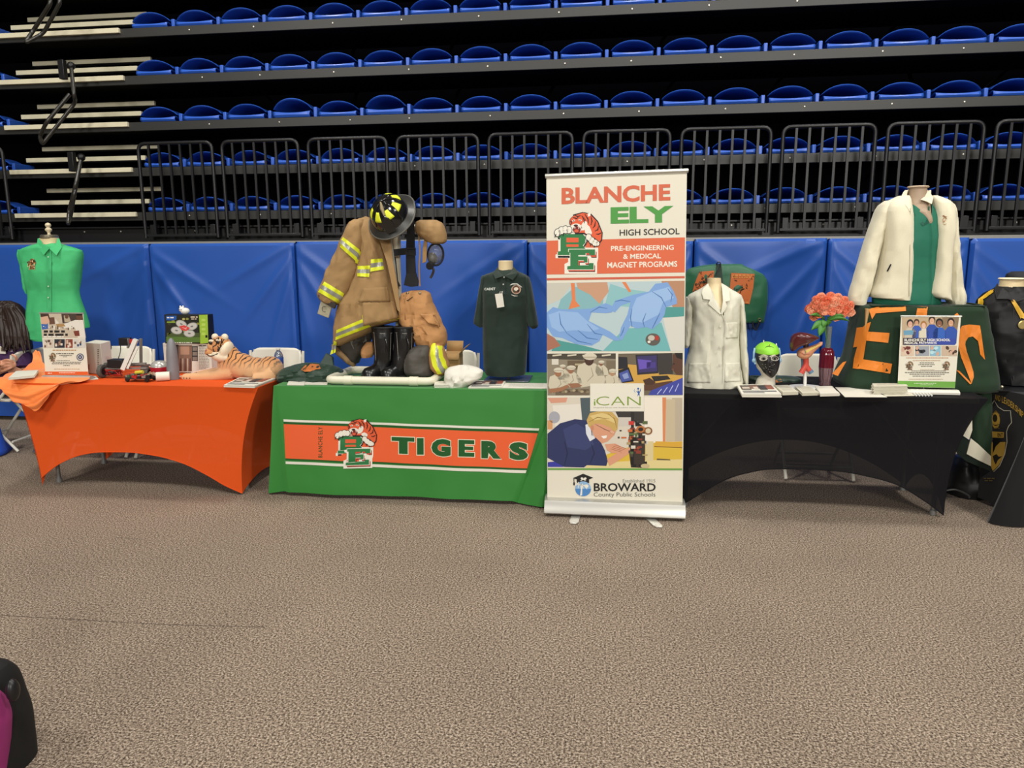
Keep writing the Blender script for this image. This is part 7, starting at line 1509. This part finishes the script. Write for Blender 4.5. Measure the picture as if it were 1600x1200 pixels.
# ---------------- right-hand table with the black banner cloth
RT = thing('folding_table', 'table at the right photo edge draped in black', 'table', (3.2, 4.75, 0), 'folding tables in the row')
MB().box((3.3, 4.80, TZ - .03), (1.7, .62, .04)).build('tabletop', WPL, RT, bevel=.006)
for x in (2.62, 3.98):
    for y in (4.58, 5.02): MB().tube([(x, y, .005), (x, y, TZ - .05)], .014, n=10).build('leg', METAL, RT)
BC = mat('black_polyester_drape', '0f0f11', .8, spec=.2, noise=.1, nscale=10, sheen=.2)
A0, A1 = atz(1546, 606, TZ), atz(1622, 622.5, TZ); A0.z = A1.z = TZ + .004
t = thing('black_tablecloth', 'black cloth draped over the table at the right edge, flaring at its corner', 'tablecloth', (3.1, 4.6, TZ))
MB().add([A0, A1, Vector((4.3, A1.y - .1, TZ + .004)), Vector((4.3, 5.15, TZ + .004)), Vector((A0.x + .02, 5.15, TZ + .004))], [(0, 1, 2, 3, 4)]).build('top_panel', mat('charcoal_table_top', '2a2a2d', .7), t)
f0 = atz(1541, 816, .006); 
plan = [((2.56, 4.36), (2.60, 4.50)), (A1.xy, (f0.x + .12, f0.y + .14)), (A1.xy, (f0.x + .03, f0.y + .05)), (A1.xy, f0.xy), (A1.xy, (f0.x + .05, f0.y - .05)), (A1.xy, (f0.x + .16, f0.y - .07)), (A1.xy, (f0.x + .22, f0.y - .03)), ((A1.x + .05, A1.y - .005), (f0.x + .33, f0.y - .10)), ((A1.x + .25, A1.y - .02), (f0.x + .55, f0.y - .06)), ((4.3, A1.y - .1), (4.3, A1.y - .14))][1:]
mb = MB(); rows_ = []
for j in range(13):
    v = j / 12; rows_.append([Vector((lerp(a[0], b[0], v ** 1.15), lerp(a[1], b[1], v), lerp(TZ + .004, .006, v))) for a, b in plan])
mb.loft(rows_, None, closed=False); mb.build('skirt', BC, t, subsurf=1)
# side panel with the gold crest
nrm = (A1 - A0).cross(Vector((0, 0, 1))).normalized()
if nrm.y > 0: nrm = -nrm
sd = MB().loft([[A0, A1], [Vector((A0.x, A0.y, .03)), Vector((A1.x, A1.y, .03))]], None, closed=False).build('side_panel', BC, t)
pr = Print(lambda px, py, l: onplane(px, py, A0, nrm) + nrm * (l + .002), *Z6, dl=.0004)
GOLD, WHI = 'b8923c', 'c8c2ac'
for ch, x, y, w_, h_, sk in (('C', 462, 232, 12, 38, .3), ('A', 494, 240, 11, 38, .3), ('N', 507, 244, 11, 38, .3), ('D', 520, 248, 11, 38, .3), ('L', 541, 252, 12, 44, .35), ('E', 555, 258, 12, 44, .4), ('A', 569, 266, 13, 44, .45), ('D', 584, 274, 13, 44, .5), ('E', 599, 284, 13, 44, .5), ('R', 614, 296, 14, 44, .6), ('S', 630, 308, 14, 44, .7), ('H', 646, 322, 14, 44, .8), ('I', 662, 338, 6, 44, .9), ('P', 672, 348, 14, 44, .9)):
    pr.text(ch, x, y, x + w_, y + h_, GOLD, 3, sk, .02)
pr.stroke([(462, 330), (478, 300), (490, 282)], 5, WHI, 2); pr.stroke([(490, 282), (515, 325), (555, 350), (598, 350), (606, 430), (585, 455), (572, 490), (575, 560), (560, 640), (525, 720), (485, 760)], 5, WHI, 2)
pr.ell(500, 415, 28, 55, GOLD, 2); pr.ell(495, 400, 16, 26, '2a2418', 3); pr.stroke([(478, 372), (500, 352), (528, 380)], 8, '8a6c2c', 3); pr.stroke([(475, 440), (500, 450), (525, 440)], 6, '2a2418', 3); pr.stroke([(488, 470), (510, 462), (524, 470)], 6, '8a6c2c', 3)
pr.poly([(470, 488), (555, 494), (553, 532), (470, 530)], GOLD, 2); pr.text('ENT', 512, 500, 548, 526, '18160f', 3, .05, .02)
pr.poly([(470, 560), (565, 560), (558, 640), (520, 715), (480, 755), (466, 720)], GOLD, 2); pr.poly([(480, 530), (545, 545), (500, 590), (480, 640)], '141310', 3); pr.poly([(480, 655), (505, 640), (520, 658), (545, 655), (515, 680), (500, 712), (488, 690)], '141310', 3)
pr.lines([(418, 500, 800, 9), (425, 480, 815, 8)], '6a5a34', 2, 3); pr.build('gold_crest', None, t, sharp=80)
o = MB().box((z6(600, 182, 4.75).x, 4.75, TZ + .008), (.22, .16, .006)).build('black_folder', BLK, org=(z6(600, 182, 4.75).x, 4.75, TZ + .005)); tag(o, 'flat black folder on the table under the black track jacket', 'folder')
p = z6(541, 160, 4.72); o = MB().ball((p.x, 4.72, TZ + .022), .011).build('silver_knob', NICK, org=(p.x, 4.72, TZ + .011)); tag(o, 'small silver ball lying on the black folder', 'knob')
# black bag between the right tables, built taller so its black fills in shade
Sk = Body([(655, 235, 330, .06), (700, 205, 400, .11), (800, 175, 430, .14), (860, 165, 430, .15), (920, 165, 425, .15), (960, 190, 420, .14), (990, 280, 412, .12), (998, 330, 400, .08)], 4.98, *Z6, 2.2, .02, 6, 5)
t = thing('duffel_bag', 'black bag on the carpet between the black table and the right-hand table', 'bag', z6(280, 990, 4.98).xy.to_3d()); Sk.mesh(36, 16).build('body', mat('black_bag_nylon', '111112', .45), t)
MB().tube(smooth_path([z6(165, 885, 4.85), z6(230, 880, 4.84), z6(310, 915, 4.84), z6(320, 935, 4.84)]), .006, n=8).build('strap', mat('grey_bag_piping', '4a4a48', .5), t)
# ---------------- backpack at the lower left edge, near the camera
Yk = 1.78; kb = atz(-30, 1260, 0)
MAG = mat('magenta_fabric', '9a2a72', .7, noise=.06, nscale=60)
def kk(x, y, Y=Yk): return at(x / 6, 1000 + y / 6, Y)
Sm = Body([(230, -500, -60, .04), (280, -520, 10, .07), (400, -540, 70, .10), (600, -560, 110, .12), (800, -580, 165, .13), (1000, -600, 195, .13), (1200, -610, 220, .13), (1450, -600, 235, .13), (1640, -580, 230, .12)], Yk + .05, 0, 1000, 6, 2.6)
t = thing('backpack', 'black backpack with a magenta front standing at the lower left edge', 'backpack', (kk(-200, 1600).x, Yk, 0)); Sm.mesh(48, 30).build('body', mat('black_backpack_fabric', '050506', .8), t)
Sq = Body([(480, -460, -90, .03), (560, -490, -55, .06), (700, -510, -28, .09), (850, -520, -8, .10), (1000, -530, -10, .10), (1200, -540, -18, .10), (1500, -540, -22, .10)], Yk - .04, 0, 1000, 6, 2.4); Sq.mesh(44, 24).build('front_pocket', MAG, t)
MB().ball(kk(120, 470, Yk), (.018, .02, .036)).build('side_buckle', BLK, t)
# ---------------- blue cloth corner at the left edge
pb = atz(4, 712, .01); BLC = mat('royal_blue_drape', '1e4cb8', .6)
mb = MB(); rows_ = []
for j in range(11):
    v = j / 10; z = lerp(.30, .01, v); r_ = []
    for q in range(13):
        a = lerp(-.4, 2.6, q / 12); rr_ = .10 + .09 * v + .015 * sin(4 * a + 3 * v); r_.append(Vector((pb.x - .21 + rr_ * sin(a) * 1.0, pb.y + .05 - rr_ * cos(a), z)))
    rows_.append(r_)
mb.loft(rows_, None, closed=False); o = mb.build('blue_drape', BLC, org=(pb.x - .21, pb.y, 0), solid=.004); tag(o, 'royal blue cloth corner reaching the carpet at the left photo edge', 'cloth')
# ================================================================== PERSON
Y_ = 5.36
SKIN = mat('warm_skin', 'c0876a', .55); HAIR = mat('dark_brown_hair', '26160f', .5, noise=.4, nscale=60); PUR = mat('purple_tshirt', '3e1f4c', .8, noise=.06, nscale=20); JEAN = mat('black_trousers', '121216', .85)
hp_ = at(-2, 606, Y_); pe = thing('person', 'person with long dark hair in a purple T-shirt, arms folded, at left edge', 'person', (hp_.x, Y_, 0))
hd_ = at(2, 507, Y_)
def q_(px, py, dy=0.0): return at(px, py, Y_ + dy)
FD = Vector((-.72, -.69, 0)); SDv = Vector((.69, -.72, 0))
mb = MB(); Rz = Matrix.Rotation(atan2(FD.y, FD.x), 3, 'Z')
mb.ball(hd_, (.098, .076, .118), None, 20, 14, Rz); mb.ball(hd_ + FD * .03 + Vector((0, 0, -.06)), (.065, .058, .065), None, 16, 10, Rz)
mb.ball(hd_ + FD * .103 + Vector((0, 0, -.02)), (.02, .015, .026), None, 10, 8, Rz); mb.ball(hd_ + FD * .09 + Vector((0, 0, -.072)), (.016, .024, .012), None, 10, 8, Rz)
for s in (-1, 1): mb.ball(hd_ + SDv * .078 * s + Vector((0, 0, -.015)), (.02, .012, .032), None, 10, 8, Rz)
nk_ = q_(-2, 545, .02); mb.tube([hd_ + Vector((0, 0, -.07)), nk_], [.052, .06], n=16)
mb.loft([[q_(-4, y, 0) + SDv * 0 + Vector((w_ * cos(a), d_ * sin(a), 0)) for a in [2 * pi * i / 24 for i in range(24)]] for y, w_, d_ in ((540, .09, .06), (556, .17, .085), (580, .15, .10), (600, .15, .11), (612, .15, .11))])
eL = q_(36, 586, -.10); sL = q_(34, 550, 0); wL = q_(4, 566, -.26)
eR = q_(-46, 592, -.12); sR = q_(-42, 552, 0); wR = q_(14, 572, -.20)
mb.tube(smooth_path([sL, eL, wL], 6), [.05] * 5 + [.043] * 4 + [.034] * 3 + [.028], n=14); mb.tube(smooth_path([sR, eR, wR], 6), [.05] * 5 + [.043] * 4 + [.034] * 3 + [.028], n=14)
# right hand laid on the left forearm: palm plus five separate bent fingers
hb = q_(18, 569, -.235); mb.ball(hb, (.042, .016, .036), None, 14, 8)
for i in range(4):
    y = 562 + 4.6 * i; L_ = (13, 15, 15, 12)[i]; mb.tube(smooth_path([q_(20, 566 + 2.4 * i, -.245), q_(20 - L_ * .5, y + .5, -.262), q_(18 - L_, y + 1.5 + .8 * i, -.252), q_(14 - L_, y + 4, -.238)], 4), [.0095] * 8 + [.0082] * 4 + [.0065], n=10)
mb.tube(smooth_path([q_(26, 563, -.238), q_(24, 557, -.25), q_(18, 554, -.255)], 4), [.0105] * 5 + [.0085] * 4, n=10)
mb.ball(wL + Vector((-.05, -.01, 0)), (.045, .018, .034), None, 14, 8)
for i in range(4): mb.tube(smooth_path([wL + Vector((-.08, -.01, .02 - .014 * i)), wL + Vector((-.12, -.012, .022 - .015 * i)), wL + Vector((-.145, .012, .018 - .014 * i))], 4), [.009] * 5 + [.0075] * 4, n=10)
mb.tube(smooth_path([wL + Vector((-.04, -.01, .03)), wL + Vector((-.06, -.02, .055)), wL + Vector((-.09, -.018, .06))], 4), [.0105] * 5 + [.008] * 4, n=10)
o = mb.build('body', SKIN, pe, sharp=180); md_ = o.modifiers.new('blend', 'REMESH'); md_.mode = 'VOXEL'; md_.voxel_size = .0045; md_.use_smooth_shade = True; m2 = o.modifiers.new('relax', 'SMOOTH'); m2.iterations = 3
for s in (-1, 1): MB().ball(hd_ + FD * .088 + SDv * .032 * s + Vector((0, 0, .005)), .011).build('eye', mat('dark_eye', '1a1412', .2), pe)
# hair: cap plus long locks falling over the shoulder
mb = Body([(470, -6, 16, .03), (475, -16, 27, .07), (484, -24, 35, .105), (500, -29, 42, .125), (520, -30, 45, .13), (538, -26, 45, .125), (550, -14, 43, .10), (562, 8, 44, .05), (574, 34, 48, .02)], Y_ + .03, 0, 0, 1, 2.1, .02, 90, 2).mesh(40, 30)
for i in range(84):
    a = -1.0 + 3.9 * i / 83; d = Vector((cos(a), sin(a), 0)); l_ = (.36 if d.y > .1 else .20) + .08 * hash1(i); s0 = hd_ + Vector((.012, .012, .05)) + d * .112
    if d.dot(FD) > .72: continue
    mb.tube(smooth_path([s0 + Vector((0, 0, .04)) - d * .02, s0 + d * .012 + Vector((0, 0, -.06)), s0 + d * (.03 + .03 * hash1(i * 2)) + Vector((0, 0, -.20)), s0 + d * (.035 + .04 * hash1(i * 3)) + Vector((0, -.01, -l_))], 5), [.012] * 6 + [.013] * 6 + [.008] * 3 + [.003], n=6)
for i in range(30):
    k = i * .29; s0 = q_(6 + 4.0 * k, 498, -.095 + .02 * abs(k - 4) / 4 + .012 * hash1(i)); mb.tube(smooth_path([q_(4 + 2.6 * k, 479 + 5 * hash1(i * 3), -.075), s0, q_(8 + 4.1 * k + 3 * hash1(i * 7), 520, -.12 + .012 * hash1(i * 5)), q_(8 + 4.5 * k + 5 * hash1(i), 536 + 18 * hash1(i * 1.9), -.125)], 5), [.008] * 6 + [.0095] * 6 + [.006] * 3 + [.002], n=6)
o = mb.build('hair', HAIR, pe, sharp=180); md_ = o.modifiers.new('blend', 'REMESH'); md_.mode = 'VOXEL'; md_.voxel_size = .0035; md_.use_smooth_shade = True
Sp = Body([(528, -22, 16, .07), (536, -36, 32, .10), (548, -46, 42, .115), (565, -46, 42, .13), (590, -43, 40, .14), (606, -43, 40, .145), (613, -42, 38, .14)], Y_, 0, 0, 1, 2.3, .012, 90, 3); Sp.mesh(44, 26).build('tshirt', PUR, pe)
for s_, e_ in ((sL, eL), (sR, eR)):
    d = (e_ - s_); MB().tube([s_ - d * .15, s_ + d * .3, s_ + d * .78], [.066, .075, .078], n=18).build('sleeve', PUR, pe)
pr = Print(Sp.front, 0, 0, 1); pr.ell(18, 545, 4.2, 5, 'a898a8', 8); pr.ell(18, 545, 2.6, 3.2, '5a3a68', 9); pr.build('chest_print', None, pe)
bd = Sp.front(3, 547, .02); t = thing('name_badge', 'white name badge on the purple T-shirt', 'badge', bd); MB().box(bd, (.05, .004, .06)).build('card', PAPER, t); MB().box(bd + Vector((.004, -.0025, .004)), (.03, .002, .03)).build('photo', ink('7a6a5c'), t)
mb = MB()
for s, kx in ((1, -.30), (-1, -.42)):
    hip = Vector((hp_.x + .09 * s * .3, Y_ - .02 - .10 * s, .525)); kn = Vector((hp_.x + kx, Y_ - .18 - .12 * s, .54)); an = Vector((hp_.x + kx - .02, Y_ - .20 - .12 * s, .09)); mb.tube(smooth_path([hip, kn, an], 8), [.092] * 4 + [.085] * 4 + [.07] * 4 + [.058] * 4 + [.05], n=16)
mb.build('trousers', JEAN, pe, sharp=180)
for s, kx in ((1, -.30), (-1, -.42)):
    an = Vector((hp_.x + kx - .02, Y_ - .20 - .12 * s, .0)); MB().loft([[an + Vector((.07 - .27 * u, w_ * cos(a), .045 + .045 * h_ * sin(a))) for a in [2 * pi * i / 16 for i in range(16)]] for u, w_, h_ in ((0, .02, .5), (.1, .038, 1), (.5, .042, .9), (.8, .044, .6), (.97, .03, .45), (1, .012, .3))]).build('shoe', BLK, pe)
